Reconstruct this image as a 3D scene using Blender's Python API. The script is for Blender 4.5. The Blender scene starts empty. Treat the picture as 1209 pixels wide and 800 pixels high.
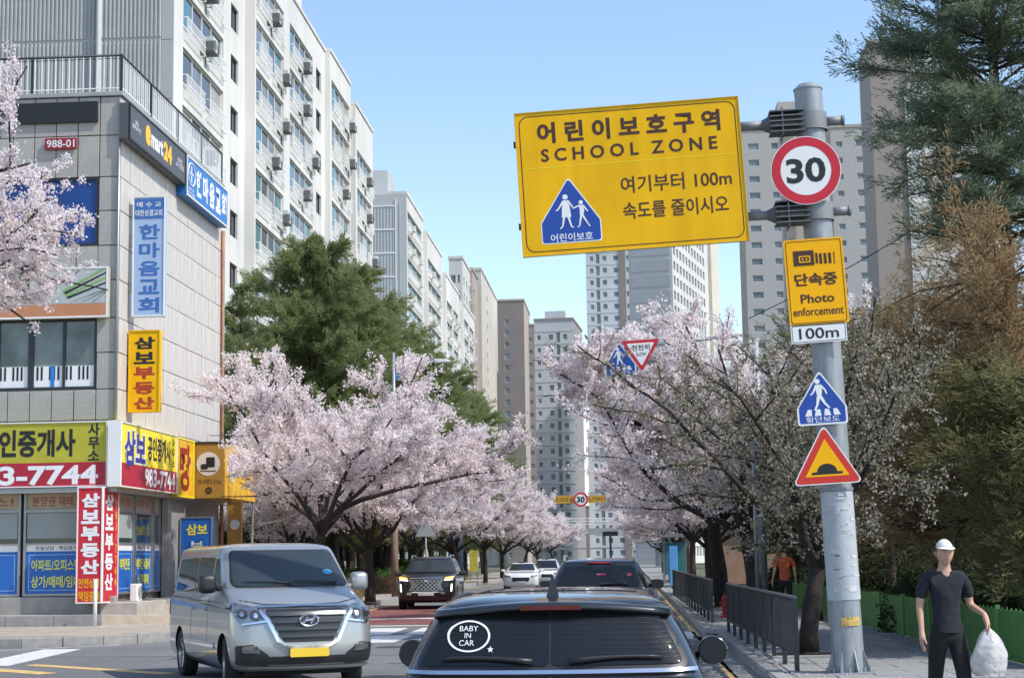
import bpy, bmesh, math, random
import numpy as np
from mathutils import Vector, Matrix
from mathutils.bvhtree import BVHTree
from mathutils.geometry import tessellate_polygon

rnd = random.Random(7)
nr = np.random.default_rng(11)
SC = bpy.context.scene
COL = SC.collection
R_ = math.radians

# ------------------------------------------------------------------ camera
PITCH = math.atan(257 / 2000)
YAW = 0.06569
ROLL = 0.016
cam = bpy.data.cameras.new('camera')
cam.sensor_width = 36
cam.lens = 2000 / 1209 * 36
cam.clip_start = 0.1
cam.clip_end = 6000
camo = bpy.data.objects.new('camera', cam)
COL.objects.link(camo)
camo.matrix_world = (Matrix.Translation((0, 0, 1.7)) @ Matrix.Rotation(YAW, 4, 'Z') @
                     Matrix.Rotation(math.pi / 2 + PITCH, 4, 'X') @ Matrix.Rotation(-ROLL, 4, 'Z'))
SC.camera = camo

# ------------------------------------------------------------------ sky + sun
SUN_DIR = Vector((0.60, -0.24, 0.76)).normalized()      # towards the sun: high on the right, a touch behind the camera
world = bpy.data.worlds.new('World')
SC.world = world
world.use_nodes = True
wn = world.node_tree
wn.nodes.clear()
sky = wn.nodes.new('ShaderNodeTexSky')
sky.sky_type = 'NISHITA'
sky.sun_disc = False
sky.sun_elevation = math.asin(SUN_DIR.z)
sky.sun_rotation = math.atan2(SUN_DIR.x, SUN_DIR.y)
sky.air_density = 1.0
sky.dust_density = .6
sky.ozone_density = 1.2
bg = wn.nodes.new('ShaderNodeBackground')
bg.inputs['Strength'].default_value = 0.15
wo = wn.nodes.new('ShaderNodeOutputWorld')
wn.links.new(sky.outputs[0], bg.inputs[0])
wn.links.new(bg.outputs[0], wo.inputs[0])
sl = bpy.data.lights.new('sun', 'SUN')
sl.energy = 2.75
sl.angle = R_(0.53)
sl.color = (1.0, 0.955, 0.89)
so = bpy.data.objects.new('sun', sl)
COL.objects.link(so)
so.rotation_euler = SUN_DIR.to_track_quat('Z', 'Y').to_euler()
so.location = SUN_DIR * 200
SC.view_settings.view_transform = 'Standard'
SC.view_settings.look = 'None'
SC.view_settings.exposure = 0.7
SC.view_settings.gamma = 1
SC.cycles.max_bounces = 6
SC.cycles.transparent_max_bounces = 8

# ------------------------------------------------------------------ materials
MATS = {}
def mat(name, col, rough=.6, metal=0., var=.08, scale=2.0, bump=0., bscale=30., spec=.5, coat=0., emit=None, es=1.,
        var2=0., scale2=.25, col2=None, trans=0., aniso=None):
    if name in MATS: return MATS[name]
    m = bpy.data.materials.new(name)
    m.use_nodes = True
    nt = m.node_tree
    p = nt.nodes['Principled BSDF']
    p.inputs['Roughness'].default_value = rough
    p.inputs['Metallic'].default_value = metal
    p.inputs['Specular IOR Level'].default_value = spec
    p.inputs['Coat Weight'].default_value = coat
    p.inputs['Coat Roughness'].default_value = .03
    c = (*col, 1)
    tc = nt.nodes.new('ShaderNodeTexCoord')
    def mixn(a, b, fac):
        mx = nt.nodes.new('ShaderNodeMix'); mx.data_type = 'RGBA'
        for s, v in ((6, a), (7, b)):
            if isinstance(v, tuple): mx.inputs[s].default_value = v
            else: nt.links.new(v, mx.inputs[s])
        nt.links.new(fac, mx.inputs[0])
        return mx.outputs[2]
    def noise(sc, det=4., st=None):
        n = nt.nodes.new('ShaderNodeTexNoise'); n.inputs['Scale'].default_value = sc; n.inputs['Detail'].default_value = det
        if st is not None:
            mp = nt.nodes.new('ShaderNodeMapping'); mp.inputs['Scale'].default_value = st
            nt.links.new(tc.outputs['Object'], mp.inputs[0]); nt.links.new(mp.outputs[0], n.inputs[0])
        else: nt.links.new(tc.outputs['Object'], n.inputs[0])
        return n.outputs[0]
    out = None
    if var > 0:
        lo = tuple(max(0, x * (1 - var)) for x in col) + (1,)
        hi = tuple(min(1, x * (1 + var)) for x in (col2 or col)) + (1,)
        nz = noise(scale, 5., aniso)
        rp = nt.nodes.new('ShaderNodeMapRange'); rp.inputs[1].default_value = .3; rp.inputs[2].default_value = .7
        nt.links.new(nz, rp.inputs[0])
        out = mixn(lo, hi, rp.outputs[0])
    if var2 > 0:
        nz2 = noise(scale2, 3.)
        rp2 = nt.nodes.new('ShaderNodeMapRange'); rp2.inputs[1].default_value = .35; rp2.inputs[2].default_value = .65
        rp2.inputs[3].default_value = 1 - var2; rp2.inputs[4].default_value = 1 + var2 * .5
        nt.links.new(nz2, rp2.inputs[0])
        mm = nt.nodes.new('ShaderNodeVectorMath'); mm.operation = 'SCALE'
        if out is None: mm.inputs[0].default_value = col
        else: nt.links.new(out, mm.inputs[0])
        nt.links.new(rp2.outputs[0], mm.inputs['Scale'])
        out = mm.outputs[0]
    if out is not None: nt.links.new(out, p.inputs['Base Color'])
    else: p.inputs['Base Color'].default_value = c
    if bump > 0:
        b = nt.nodes.new('ShaderNodeBump'); b.inputs['Strength'].default_value = bump; b.inputs['Distance'].default_value = .02
        nt.links.new(noise(bscale, 4.), b.inputs['Height'])
        nt.links.new(b.outputs[0], p.inputs['Normal'])
    if emit:
        p.inputs['Emission Color'].default_value = (*emit, 1); p.inputs['Emission Strength'].default_value = es
    if trans > 0:                       # thin leaf / petal: part of the light passes through
        tr = nt.nodes.new('ShaderNodeBsdfTranslucent')
        if out is not None: nt.links.new(out, tr.inputs[0])
        else: tr.inputs[0].default_value = c
        ms = nt.nodes.new('ShaderNodeMixShader'); ms.inputs[0].default_value = trans
        nt.links.new(p.outputs[0], ms.inputs[1]); nt.links.new(tr.outputs[0], ms.inputs[2])
        nt.links.new(ms.outputs[0], nt.nodes['Material Output'].inputs[0])
    MATS[name] = m
    return m

def leafmat(name, cols, rough=.75, trans=.35, spec=.2):
    """foliage: each leaf cluster keeps its own tint (random per mesh island)"""
    if name in MATS: return MATS[name]
    m = bpy.data.materials.new(name); m.use_nodes = True
    nt = m.node_tree; p = nt.nodes['Principled BSDF']
    g = nt.nodes.new('ShaderNodeNewGeometry')
    cr = nt.nodes.new('ShaderNodeValToRGB')
    el = cr.color_ramp.elements
    n = len(cols)
    while len(el) < n: el.new(.5)
    for i, c in enumerate(cols):
        el[i].position = i / (n - 1); el[i].color = (*c, 1)
    nt.links.new(g.outputs['Random Per Island'], cr.inputs[0])
    nt.links.new(cr.outputs[0], p.inputs['Base Color'])
    p.inputs['Roughness'].default_value = rough
    p.inputs['Specular IOR Level'].default_value = spec
    tr = nt.nodes.new('ShaderNodeBsdfTranslucent'); nt.links.new(cr.outputs[0], tr.inputs[0])
    ms = nt.nodes.new('ShaderNodeMixShader'); ms.inputs[0].default_value = trans
    nt.links.new(p.outputs[0], ms.inputs[1]); nt.links.new(tr.outputs[0], ms.inputs[2])
    nt.links.new(ms.outputs[0], nt.nodes['Material Output'].inputs[0])
    MATS[name] = m
    return m

WHITE = mat('white_paint', (.78, .78, .76), .5, var=.04, scale=1.2)
SIGNWHITE = mat('sign_white', (.80, .80, .80), .35, var=.02)
SIGNYEL = mat('sign_yellow', (.82, .45, .004), .55, var=.07, scale=5, spec=.2, aniso=(1, 1, .12), var2=.07, scale2=1.1)
SIGNBLUE = mat('sign_blue', (.01, .06, .34), .4, var=.04)
SIGNRED = mat('sign_red', (.55, .012, .03), .4, var=.04)
SIGNBROWN = mat('sign_brown', (.06, .018, .01), .5, var=.03)
SIGNBLACK = mat('sign_black', (.012, .012, .014), .45, var=.03)
GALV = mat('galvanised_steel', (.29, .31, .325), .5, .35, var=.16, scale=3, bump=.15, bscale=14, aniso=(6, 6, 1))
GREY = mat('grey_paint', (.22, .23, .24), .55, .2, var=.08)
DARKM = mat('dark_metal', (.035, .037, .042), .5, .3, var=.1)
RUBBER = mat('rubber', (.018, .018, .019), .8, var=.12, scale=12)
CHROME = mat('chrome', (.75, .76, .78), .12, 1., var=0)
BLACKPL = mat('black_plastic', (.02, .02, .022), .45, var=.1)
GLASSD = mat('dark_tinted_glass', (.012, .014, .017), .04, var=0, spec=.8)

# ------------------------------------------------------------------ mesh building
class MB:
    def __init__(s): s.v = []; s.f = []; s.mi = []
    def add(s, vs, fs, mi=0, M=None):
        o = len(s.v)
        if M is not None: vs = [tuple(M @ Vector(v)) for v in vs]
        s.v.extend(vs)
        s.f.extend([tuple(i + o for i in f) for f in fs])
        s.mi.extend([mi] * len(fs))
        return s
    def box(s, x0, x1, y0, y1, z0, z1, mi=0, M=None):
        return s.add([(x0, y0, z0), (x1, y0, z0), (x1, y1, z0), (x0, y1, z0), (x0, y0, z1), (x1, y0, z1), (x1, y1, z1), (x0, y1, z1)],
                     [(0, 3, 2, 1), (4, 5, 6, 7), (0, 1, 5, 4), (1, 2, 6, 5), (2, 3, 7, 6), (3, 0, 4, 7)], mi, M)
    def quad(s, a, b, c, d, mi=0): return s.add([tuple(a), tuple(b), tuple(c), tuple(d)], [(0, 1, 2, 3)], mi)
    def cyl(s, p0, p1, r0, r1=None, n=10, mi=0, caps=True, M=None):
        r1 = r0 if r1 is None else r1
        p0 = Vector(p0); p1 = Vector(p1); d = (p1 - p0).normalized()
        a = d.orthogonal().normalized(); b = d.cross(a)
        vs = []
        for P, r in ((p0, r0), (p1, r1)):
            for i in range(n):
                t = 2 * math.pi * i / n
                vs.append(tuple(P + (a * math.cos(t) + b * math.sin(t)) * r))
        fs = [(i, (i + 1) % n, n + (i + 1) % n, n + i) for i in range(n)]
        if caps: fs += [tuple(range(n - 1, -1, -1)), tuple(range(n, 2 * n))]
        return s.add(vs, fs, mi, M)
    def tube(s, pts, rs, n=6, mi=0, caps=True):
        k = len(pts); P = [Vector(p) for p in pts]; vs = []
        ref = Vector((.13, .21, .97)).normalized()
        for i in range(k):
            d = (P[min(i + 1, k - 1)] - P[max(i - 1, 0)])
            d = d.normalized() if d.length > 1e-9 else Vector((0, 0, 1))
            a = d.cross(ref)
            a = a.normalized() if a.length > 1e-3 else d.orthogonal().normalized()
            b = d.cross(a)
            for j in range(n):
                t = 2 * math.pi * j / n
                vs.append(tuple(P[i] + (a * math.cos(t) + b * math.sin(t)) * rs[i]))
        fs = [(i * n + j, i * n + (j + 1) % n, (i + 1) * n + (j + 1) % n, (i + 1) * n + j) for i in range(k - 1) for j in range(n)]
        if caps: fs += [tuple(range(n - 1, -1, -1)), tuple(range((k - 1) * n, k * n))]
        return s.add(vs, fs, mi)
    def prism(s, pts, y0, y1, mi=0, M=None):
        """outline in the x-z plane (counter-clockwise seen from -y), pushed from y0 (front) to y1 (back)"""
        n = len(pts)
        vs = [(x, y0, z) for x, z in pts] + [(x, y1, z) for x, z in pts]
        fs = []
        tr = tessellate_polygon([[Vector((x, z, 0)) for x, z in pts]])
        for t in tr:
            a, b, c = t
            ar = (pts[b][0] - pts[a][0]) * (pts[c][1] - pts[a][1]) - (pts[b][1] - pts[a][1]) * (pts[c][0] - pts[a][0])
            if ar < 0: a, c = c, a
            fs.append((a, b, c)); fs.append((a + n, c + n, b + n))
        fs += [(i, i + n, (i + 1) % n + n, (i + 1) % n) for i in range(n)]
        return s.add(vs, fs, mi, M)
    def build(s, name, mats=None, parent=None, loc=None, smooth=False, rot=None):
        me = bpy.data.meshes.new(name)
        me.from_pydata(s.v, [], s.f)
        if mats is not None:
            if not isinstance(mats, (list, tuple)): mats = [mats]
            for m in mats: me.materials.append(m)
            if len(mats) > 1: me.polygons.foreach_set('material_index', s.mi)
        if smooth: me.polygons.foreach_set('use_smooth', [True] * len(me.polygons))
        me.update()
        return link(name, me, parent, loc, rot)

def link(name, me, parent=None, loc=None, rot=None):
    o = bpy.data.objects.new(name, me)
    COL.objects.link(o)
    if parent is not None: o.parent = parent
    if loc is not None: o.location = loc
    if rot is not None: o.rotation_euler = rot
    return o

def tag(o, label=None, cat=None, group=None, kind=None):
    if label: o['label'] = label
    if cat: o['category'] = cat
    if group: o['group'] = group
    if kind: o['kind'] = kind
    return o

def thing(name, label, cat, loc=(0, 0, 0), rz=0., group=None, rot=None):
    o = bpy.data.objects.new(name, None)
    o.empty_display_size = .3
    COL.objects.link(o)
    o.location = loc
    o.rotation_euler = rot if rot is not None else (0, 0, rz)
    return tag(o, label, cat, group)

def stuffp(o): o['kind'] = 'stuff'; return o
def struct(o): o['kind'] = 'structure'; return o

def copy_tree(o, parent=None):
    c = o.copy(); COL.objects.link(c)
    c.parent = parent
    for ch in list(o.children): copy_tree(ch, c)
    return c

def bev(o, w=.01, seg=2, ang=35):
    m = o.modifiers.new('bevel', 'BEVEL'); m.width = w; m.segments = seg; m.limit_method = 'ANGLE'; m.angle_limit = R_(ang)
    return o

def arc(cx, cz, r, a0, a1, n):
    return [(cx + r * math.cos(R_(a0 + (a1 - a0) * i / n)), cz + r * math.sin(R_(a0 + (a1 - a0) * i / n))) for i in range(n + 1)]
def rrect(x0, x1, z0, z1, r, n=4):
    return (arc(x0 + r, z0 + r, r, 180, 270, n) + arc(x1 - r, z0 + r, r, 270, 360, n) +
            arc(x1 - r, z1 - r, r, 0, 90, n) + arc(x0 + r, z1 - r, r, 90, 180, n))
def circ(cx, cz, r, n=32, rx=None): return [(cx + (rx or r) * math.cos(2 * math.pi * i / n), cz + r * math.sin(2 * math.pi * i / n)) for i in range(n)]
def rpoly(pts, r, n=4):
    """rounded corners of a convex ccw polygon"""
    out = []; k = len(pts)
    for i in range(k):
        p = Vector(pts[i]); a = (Vector(pts[i - 1]) - p).normalized(); b = (Vector(pts[(i + 1) % k]) - p).normalized()
        ang = a.angle(b); t = r / math.tan(ang / 2)
        p0 = p + a * t; p1 = p + b * t
        for j in range(n + 1):
            u = j / n
            q = p0 * (1 - u) ** 2 + p * 2 * u * (1 - u) + p1 * u ** 2
            out.append((q.x, q.y))
    return out

# ------------------------------------------------------------------ lettering (Blender's built-in font)
_TC = {}
def text_raw(body, bold, ls=1.0):
    k = (body, bold, ls)
    if k not in _TC:
        c = bpy.data.curves.new('t', 'FONT'); c.body = body; c.offset = bold; c.resolution_u = 3
        c.space_line = ls; c.align_x = 'CENTER'
        o = bpy.data.objects.new('t', c); COL.objects.link(o)
        dg = bpy.context.evaluated_depsgraph_get()
        me = bpy.data.meshes.new_from_object(o.evaluated_get(dg))
        n = len(me.vertices); co = np.empty(n * 3); me.vertices.foreach_get('co', co); co = co.reshape(-1, 3)[:, :2]
        fs = [tuple(p.vertices) for p in me.polygons]
        bpy.data.objects.remove(o); bpy.data.curves.remove(c); bpy.data.meshes.remove(me)
        mn = co.min(0); mx = co.max(0)
        _TC[k] = ((co - (mn + mx) / 2), mx - mn, fs)
    return _TC[k]

def text(body, cx, cz, w, h, m, parent, y=-.01, bold=.02, t=.004, name='lettering', shear=0., ls=1.0, vertical=False):
    """flat letters in the parent's x-z plane facing -y, fitted into w x h (either may be None)"""
    if vertical: body = '\n'.join(body)
    co, sz, fs = text_raw(body, bold, ls)
    sx = w / sz[0] if w else h / sz[1]
    sz_ = h / sz[1] if h else sx
    n = len(co)
    xs = co[:, 0] * sx + cx + co[:, 1] * sz_ * shear; zs = co[:, 1] * sz_ + cz
    vs = [(float(a), y, float(b)) for a, b in zip(xs, zs)]
    mb = MB(); mb.add(vs, fs)
    o = mb.build(name, m, parent)
    return o

# facade with real openings -----------------------------------------------------
def facade(mb, o, u, W, H, opens, depth=.15, mi=0, mr=0, z0=0.):
    o = Vector(o); u = Vector(u); z = Vector((0, 0, 1)); n = u.cross(z)
    us = sorted({0., W} | {a for r in opens for a in (r[0], r[2])}); vs = sorted({0., H} | {a for r in opens for a in (r[1], r[3])})
    us = [a for i, a in enumerate(us) if i == 0 or a - us[i - 1] > 1e-5]; vs = [a for i, a in enumerate(vs) if i == 0 or a - vs[i - 1] > 1e-5]
    A = np.zeros((len(us) - 1, len(vs) - 1), bool)
    ua = np.array(us); va = np.array(vs)
    for r in opens:
        i0 = int(np.argmin(abs(ua - r[0]))); i1 = int(np.argmin(abs(ua - r[2]))); j0 = int(np.argmin(abs(va - r[1]))); j1 = int(np.argmin(abs(va - r[3])))
        A[i0:i1, j0:j1] = True
    P = lambda a, b, d=0.: o + u * a + z * b - n * d
    for j in range(len(vs) - 1):
        i = 0
        while i < len(us) - 1:
            if A[i, j]: i += 1; continue
            k = i
            while k < len(us) - 1 and not A[k, j]: k += 1
            mb.quad(P(us[i], vs[j]), P(us[k], vs[j]), P(us[k], vs[j + 1]), P(us[i], vs[j + 1]), mi)
            i = k
    for a, b, c, d in opens:
        mb.quad(P(a, b), P(c, b), P(c, b, depth), P(a, b, depth), mr)
        mb.quad(P(a, d, depth), P(c, d, depth), P(c, d), P(a, d), mr)
        mb.quad(P(a, b), P(a, b, depth), P(a, d, depth), P(a, d), mr)
        mb.quad(P(c, b, depth), P(c, b), P(c, d), P(c, d, depth), mr)
def frame_bm(mb, o, u, rects, t=.05, depth=.1, off=.0, mi=0):
    """thin bars round rects on a facade plane, set back by off"""
    o = Vector(o); u = Vector(u); z = Vector((0, 0, 1)); n = u.cross(z)
    M = Matrix((( u.x, -n.x, z.x, o.x), (u.y, -n.y, z.y, o.y), (u.z, -n.z, z.z, o.z), (0, 0, 0, 1)))
    for a, b, c, d in rects:
        mb.box(a, a + t, off, off + depth, b, d, mi, M); mb.box(c - t, c, off, off + depth, b, d, mi, M)
        mb.box(a + t, c - t, off, off + depth, b, b + t, mi, M); mb.box(a + t, c - t, off, off + depth, d - t, d, mi, M)
# ================================================================== ground, roads, pavements
def brickmat(name, c1, c2, mortar, sx, sy, rough=.85, msize=.02):
    m = bpy.data.materials.new(name); m.use_nodes = True
    nt = m.node_tree; p = nt.nodes['Principled BSDF']; p.inputs['Roughness'].default_value = rough
    tc = nt.nodes.new('ShaderNodeTexCoord'); b = nt.nodes.new('ShaderNodeTexBrick')
    b.inputs['Color1'].default_value = (*c1, 1); b.inputs['Color2'].default_value = (*c2, 1); b.inputs['Mortar'].default_value = (*mortar, 1)
    b.inputs['Scale'].default_value = 1; b.inputs['Brick Width'].default_value = sx; b.inputs['Row Height'].default_value = sy
    b.inputs['Mortar Size'].default_value = msize; b.offset = .5
    nt.links.new(tc.outputs['Object'], b.inputs[0])
    n = nt.nodes.new('ShaderNodeTexNoise'); n.inputs['Scale'].default_value = .8; n.inputs['Detail'].default_value = 6
    nt.links.new(tc.outputs['Object'], n.inputs[0])
    mr = nt.nodes.new('ShaderNodeMapRange'); mr.inputs[3].default_value = .75; mr.inputs[4].default_value = 1.2
    nt.links.new(n.outputs[0], mr.inputs[0])
    s = nt.nodes.new('ShaderNodeVectorMath'); s.operation = 'SCALE'
    nt.links.new(b.outputs[0], s.inputs[0]); nt.links.new(mr.outputs[0], s.inputs['Scale'])
    nt.links.new(s.outputs[0], p.inputs['Base Color'])
    MATS[name] = m; return m

ASPH = mat('asphalt', (.17, .17, .172), .9, var=.16, scale=9, bump=.35, bscale=60, var2=.22, scale2=.18)
REDASPH = mat('red_road_surface', (.22, .075, .065), .85, var=.2, scale=6, bump=.3, bscale=60, var2=.25, scale2=.4)
LINEW = mat('road_line_white', (.62, .62, .60), .7, var=.22, scale=5)
LINEY = mat('road_line_yellow', (.62, .42, .16), .7, var=.25, scale=5)
EARTH = mat('earth', (.09, .075, .05), .95, var=.3, scale=.7, col2=(.10, .12, .06), bump=.4, bscale=6)
KERB = mat('granite_kerb', (.30, .29, .275), .8, var=.15, scale=5, bump=.2)
PAVL = brickmat('tan_pavers', (.36, .30, .24), (.42, .36, .29), (.2, .17, .14), .5, .25)
PAVR = brickmat('grey_pavers', (.25, .25, .245), (.30, .295, .285), (.15, .15, .15), .5, .25)
PAVT = mat('paver_tan', (.40, .34, .27), .85, var=.16, scale=2.5, bump=.2)
PAVG = mat('paver_grey', (.27, .27, .265), .85, var=.16, scale=2.5, bump=.2)
GUTT = mat('gutter_concrete', (.24, .235, .225), .85, var=.2, scale=3)

def sheet(name, pts, z, m, parent=None):
    mb = MB(); mb.add([(x, y, z) for x, y in pts], [tuple(range(len(pts)))])
    return mb.build(name, m, parent)

struct(sheet('ground', [(-1500, -200), (1500, -200), (1500, 3500), (-1500, 3500)], -.06, EARTH))
struct(sheet('road', [(-9.1, -60), (1.9, -60), (1.9, 600), (-9.1, 600)], 0, ASPH))
struct(sheet('side_road', [(-160, 24.5), (-9.1, 24.5), (-9.1, 40), (-9.4, 38), (-9.9, 36.7), (-11, 35.2), (-12.5, 34.5), (-160, 34)], .0, ASPH))

rm = struct(bpy.data.objects.new('road_marking', None)); COL.objects.link(rm)
def stripe(pts, z, m, name='painted_line'): return sheet(name, pts, z, m, rm)
stripe([(-9.0, 44.5), (-4.0, 44.5), (-4.0, 62), (-9.0, 62)], .004, REDASPH, 'red_surface')
for k, x in enumerate((-8.4, -7.15, -5.9, -4.65, -3.4, -2.15, -.9, .35)):
    stripe([(x - .45, 38.6), (x + .45, 38.6), (x + .45, 42.2), (x - .45, 42.2)], .004, LINEW, 'crosswalk_bar')
    x += .62
    stripe([(x - .45, 35.0), (x + .45, 35.0), (x + .45, 38.2), (x - .45, 38.2)], .004, LINEW, 'crosswalk_bar')
stripe([(-8.9, 48.2), (-4.1, 48.2), (-4.1, 49), (-8.9, 49)], .009, LINEW, 'stop_line')
stripe([(-8.9, 43.2), (-4.1, 43.2), (-4.1, 43.7), (-8.9, 43.7)], .009, LINEW, 'stop_line')
stripe([(-11.4, 29.2), (-10.55, 28.6), (-11.0, 33.9), (-11.8, 34.0)], .004, LINEW)
stripe([(-10.3, 28.7), (-7.2, 26.0), (-7.0, 26.25), (-10.2, 29.0)], .004, LINEY)
stripe([(-10.6, 27.5), (-9.2, 26.3), (-9.0, 26.6), (-10.4, 27.9)], .004, LINEY)
stripe([(-8.8, 45), (-8.68, 45), (-8.68, 320), (-8.8, 320)], .009, LINEY)
stripe([(1.36, 18), (1.48, 18), (1.36, 320), (1.24, 320)], .004, LINEY)
TAR = mat('tar_repair', (.075, .075, .078), .85, var=.15, scale=6)
for pts in ([(-8.2, 30), (-6.9, 30.2), (-6.8, 33.6), (-8.1, 33.5)], [(-2.2, 20), (-2.12, 20), (-1.7, 34), (-1.8, 34)], [(-11.5, 31.2), (-3.8, 30.4), (-3.8, 30.48), (-11.5, 31.3)], [(.9, 20), (.98, 20), (1.1, 40), (1.03, 40)]): stripe(pts, .002, TAR, 'tar_patch')
mh = MB(); mh.cyl((-4.6, 33.2, .0), (-4.6, 33.2, .006), .33, n=28); mh.build('manhole_cover', mat('cast_iron', (.09, .085, .08), .6, .5, var=.25, scale=20, bump=.5), rm)
for s in (-.12, .12): stripe([(-3.35 + s - .05, 50), (-3.35 + s + .05, 50), (-3.35 + s + .05, 400), (-3.35 + s - .05, 400)], .009, LINEY)
stripe([(-9.05, 34.2), (-9.0, 34.2), (-9.0, 36), (-9.05, 36)], .004, LINEY)
# white edge line along the side road kerb
stripe([(-40, 33.4), (-12.6, 33.7), (-10.6, 35.4), (-10.7, 35.5), (-12.6, 33.82), (-40, 33.52)], .004, LINEW)
struct(sheet('gutter', [(1.5, 18), (1.9, 18), (1.75, 36), (1.3, 36)], .004, GUTT))

# right pavement
pr_ = struct(sheet('pavement_right', [(1.9, -10), (8, -10), (5.4, 24), (4.9, 45), (5.0, 320), (1.45, 320), (1.55, 34.6), (1.75, 34)], .13, PAVR))
kr = struct(bpy.data.objects.new('kerb_right', None)); COL.objects.link(kr)
def kerb_run(parent, pts, h, w, seg, m, side=1, z0=-.02):
    for (x0, y0), (x1, y1) in zip(pts[:-1], pts[1:]):
        L = math.hypot(x1 - x0, y1 - y0); n = max(1, round(L / seg)); a = math.atan2(y1 - y0, x1 - x0)
        mb = MB(); mb.box(0.008, L / n - .008, 0, -side * w if side < 0 else w, z0, h) if False else mb.box(.008, L / n - .008, min(0, -side * w), max(0, -side * w), z0, h)
        first = mb.build('kerb_stone', m, parent, (x0, y0, 0), rot=(0, 0, a)); bev(first, .012, 2)
        for i in range(1, n):
            c = first.copy(); COL.objects.link(c); c.location = (x0 + (x1 - x0) * i / n, y0 + (y1 - y0) * i / n, rnd.uniform(-.004, .004))
kerb_run(kr, [(1.88, 15), (1.72, 34)], .155, .18, 1.0, KERB)
kerb_run(kr, [(1.55, 35), (1.45, 95)], .16, .18, 1.2, KERB)
kerb_run(kr, [(1.45, 95), (1.4, 320)], .16, .18, 15, KERB)
kerb_run(kr, [(1.55, 34.98), (1.74, 34.9)], .15, .12, .19, KERB)
# pavers one by one where they can be told apart
def pavers(parent, x0, x1, y0, y1, s, z, m, keep=lambda x, y: True):
    mb = MB(); mb.box(.006, s - .006, .006, s - .006, -.05, 0)
    me = None
    for i in range(int((x1 - x0) / s)):
        for j in range(int((y1 - y0) / s)):
            x = x0 + i * s; y = y0 + j * s
            if not keep(x + s / 2, y + s / 2): continue
            if me is None: o = mb.build('paver', m, parent); me = o.data; bev(o, .008, 1)
            else:
                o = link('paver', me, parent)
            o.location = (x, y, z + rnd.uniform(0, .006)); o.rotation_euler = (rnd.uniform(-.006, .006), rnd.uniform(-.006, .006), 0)
pavers(pr_, 2.1, 5.1, 21.5, 33.5, .5, .14, PAVG)

# left pavement (corner and along the road)
CORN = [(-60, 34.2), (-12.5, 34.6), (-11.0, 35.35), (-9.95, 36.7), (-9.45, 38.2), (-9.12, 41)]
pl_ = struct(sheet('pavement_left', [(x, y + .1) for x, y in CORN] + [(-9.12, 320), (-13.2, 320), (-13.2, 60), (-60, 60)], .18, PAVL))
kl = struct(bpy.data.objects.new('kerb_left', None)); COL.objects.link(kl)
kerb_run(kl, CORN, .2, .18, 1.0, KERB, side=-1)
kerb_run(kl, [(-9.12, 41), (-9.12, 100)], .2, .18, 1.5, KERB, side=-1)
kerb_run(kl, [(-9.12, 100), (-9.12, 320)], .2, .18, 20, KERB, side=-1)
pavers(pl_, -18, -9.5, 35.6, 41.1, .5, .19, PAVT, lambda x, y: x < -11 or y > 36.2 + (x + 11) * 1.5)
struct(sheet('pavement_near_corner', [(-60, -20), (-9.4, -20), (-9.4, 21), (-10.3, 23), (-12, 24.2), (-60, 24.3)], .15, PAVL))
kn = struct(bpy.data.objects.new('kerb_near_corner', None)); COL.objects.link(kn)
kerb_run(kn, [(-9.4, 10), (-9.4, 21), (-10.3, 23), (-12, 24.2), (-30, 24.3)], .16, .18, 1.0, KERB, side=1)

# raised terrace round the corner shop
tr = struct(bpy.data.objects.new('terrace', None)); COL.objects.link(tr)
mb = MB(); mb.add([(-30, 41.3, .1), (-12.9, 41.3, .1), (-11.2, 43.2, .1), (-11.0, 56, .1), (-30, 56, .1), (-30, 41.3, .46), (-12.9, 41.3, .44), (-11.2, 43.2, .30), (-11.0, 56, .24), (-30, 56, .46)],
                  [(5, 6, 7, 8, 9), (0, 1, 6, 5), (1, 2, 7, 6), (2, 3, 8, 7)])
mb.build('terrace_slab', PAVT, tr)
kerb_run(tr, [(-30, 41.28), (-12.9, 41.28)], .46, .16, 1.2, KERB, side=-1, z0=.1)

# ================================================================== corner shop building
TILEA = mat('granite_tile_shaded', (.40, .38, .35), .55, var=.10, scale=14, bump=.05, bscale=60, var2=.16, scale2=.8)  # same tile as the side wall, front shade put into its colour
TILEB = mat('granite_tile_sunlit', (.60, .555, .50), .5, var=.10, scale=5, var2=.16, scale2=.4, aniso=(1.2, 1.2, .18))  # same tile as the front, sunlight put into its lighter colour
JOINT = mat('joint_backing', (.15, .14, .13), .9, var=.1)
WINF = mat('window_frame_dark', (.035, .038, .045), .4, .3, var=.05)
ALU = mat('aluminium_frame', (.33, .34, .34), .4, .6, var=.06)
GLASSB = mat('glass_shopfront', (.035, .06, .065), .06, var=.3, scale=.6, spec=.7)
GLASSW = mat('glass_upper', (.05, .06, .055), .05, var=.6, scale=.9, spec=.8, col2=(.12, .15, .14))
BLUEF = mat('blue_film', (.004, .045, .22), .35, var=.2, scale=1)
BLIND = mat('roller_blind', (.30, .34, .33), .7, var=.06)
BEIGE = mat('beige_film', (.42, .35, .24), .6, var=.08)

cb = thing('corner_building', 'four storey grey granite corner building with shop signs, at the left edge beside the van', 'building', (-13, 42.6, 0))
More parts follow.
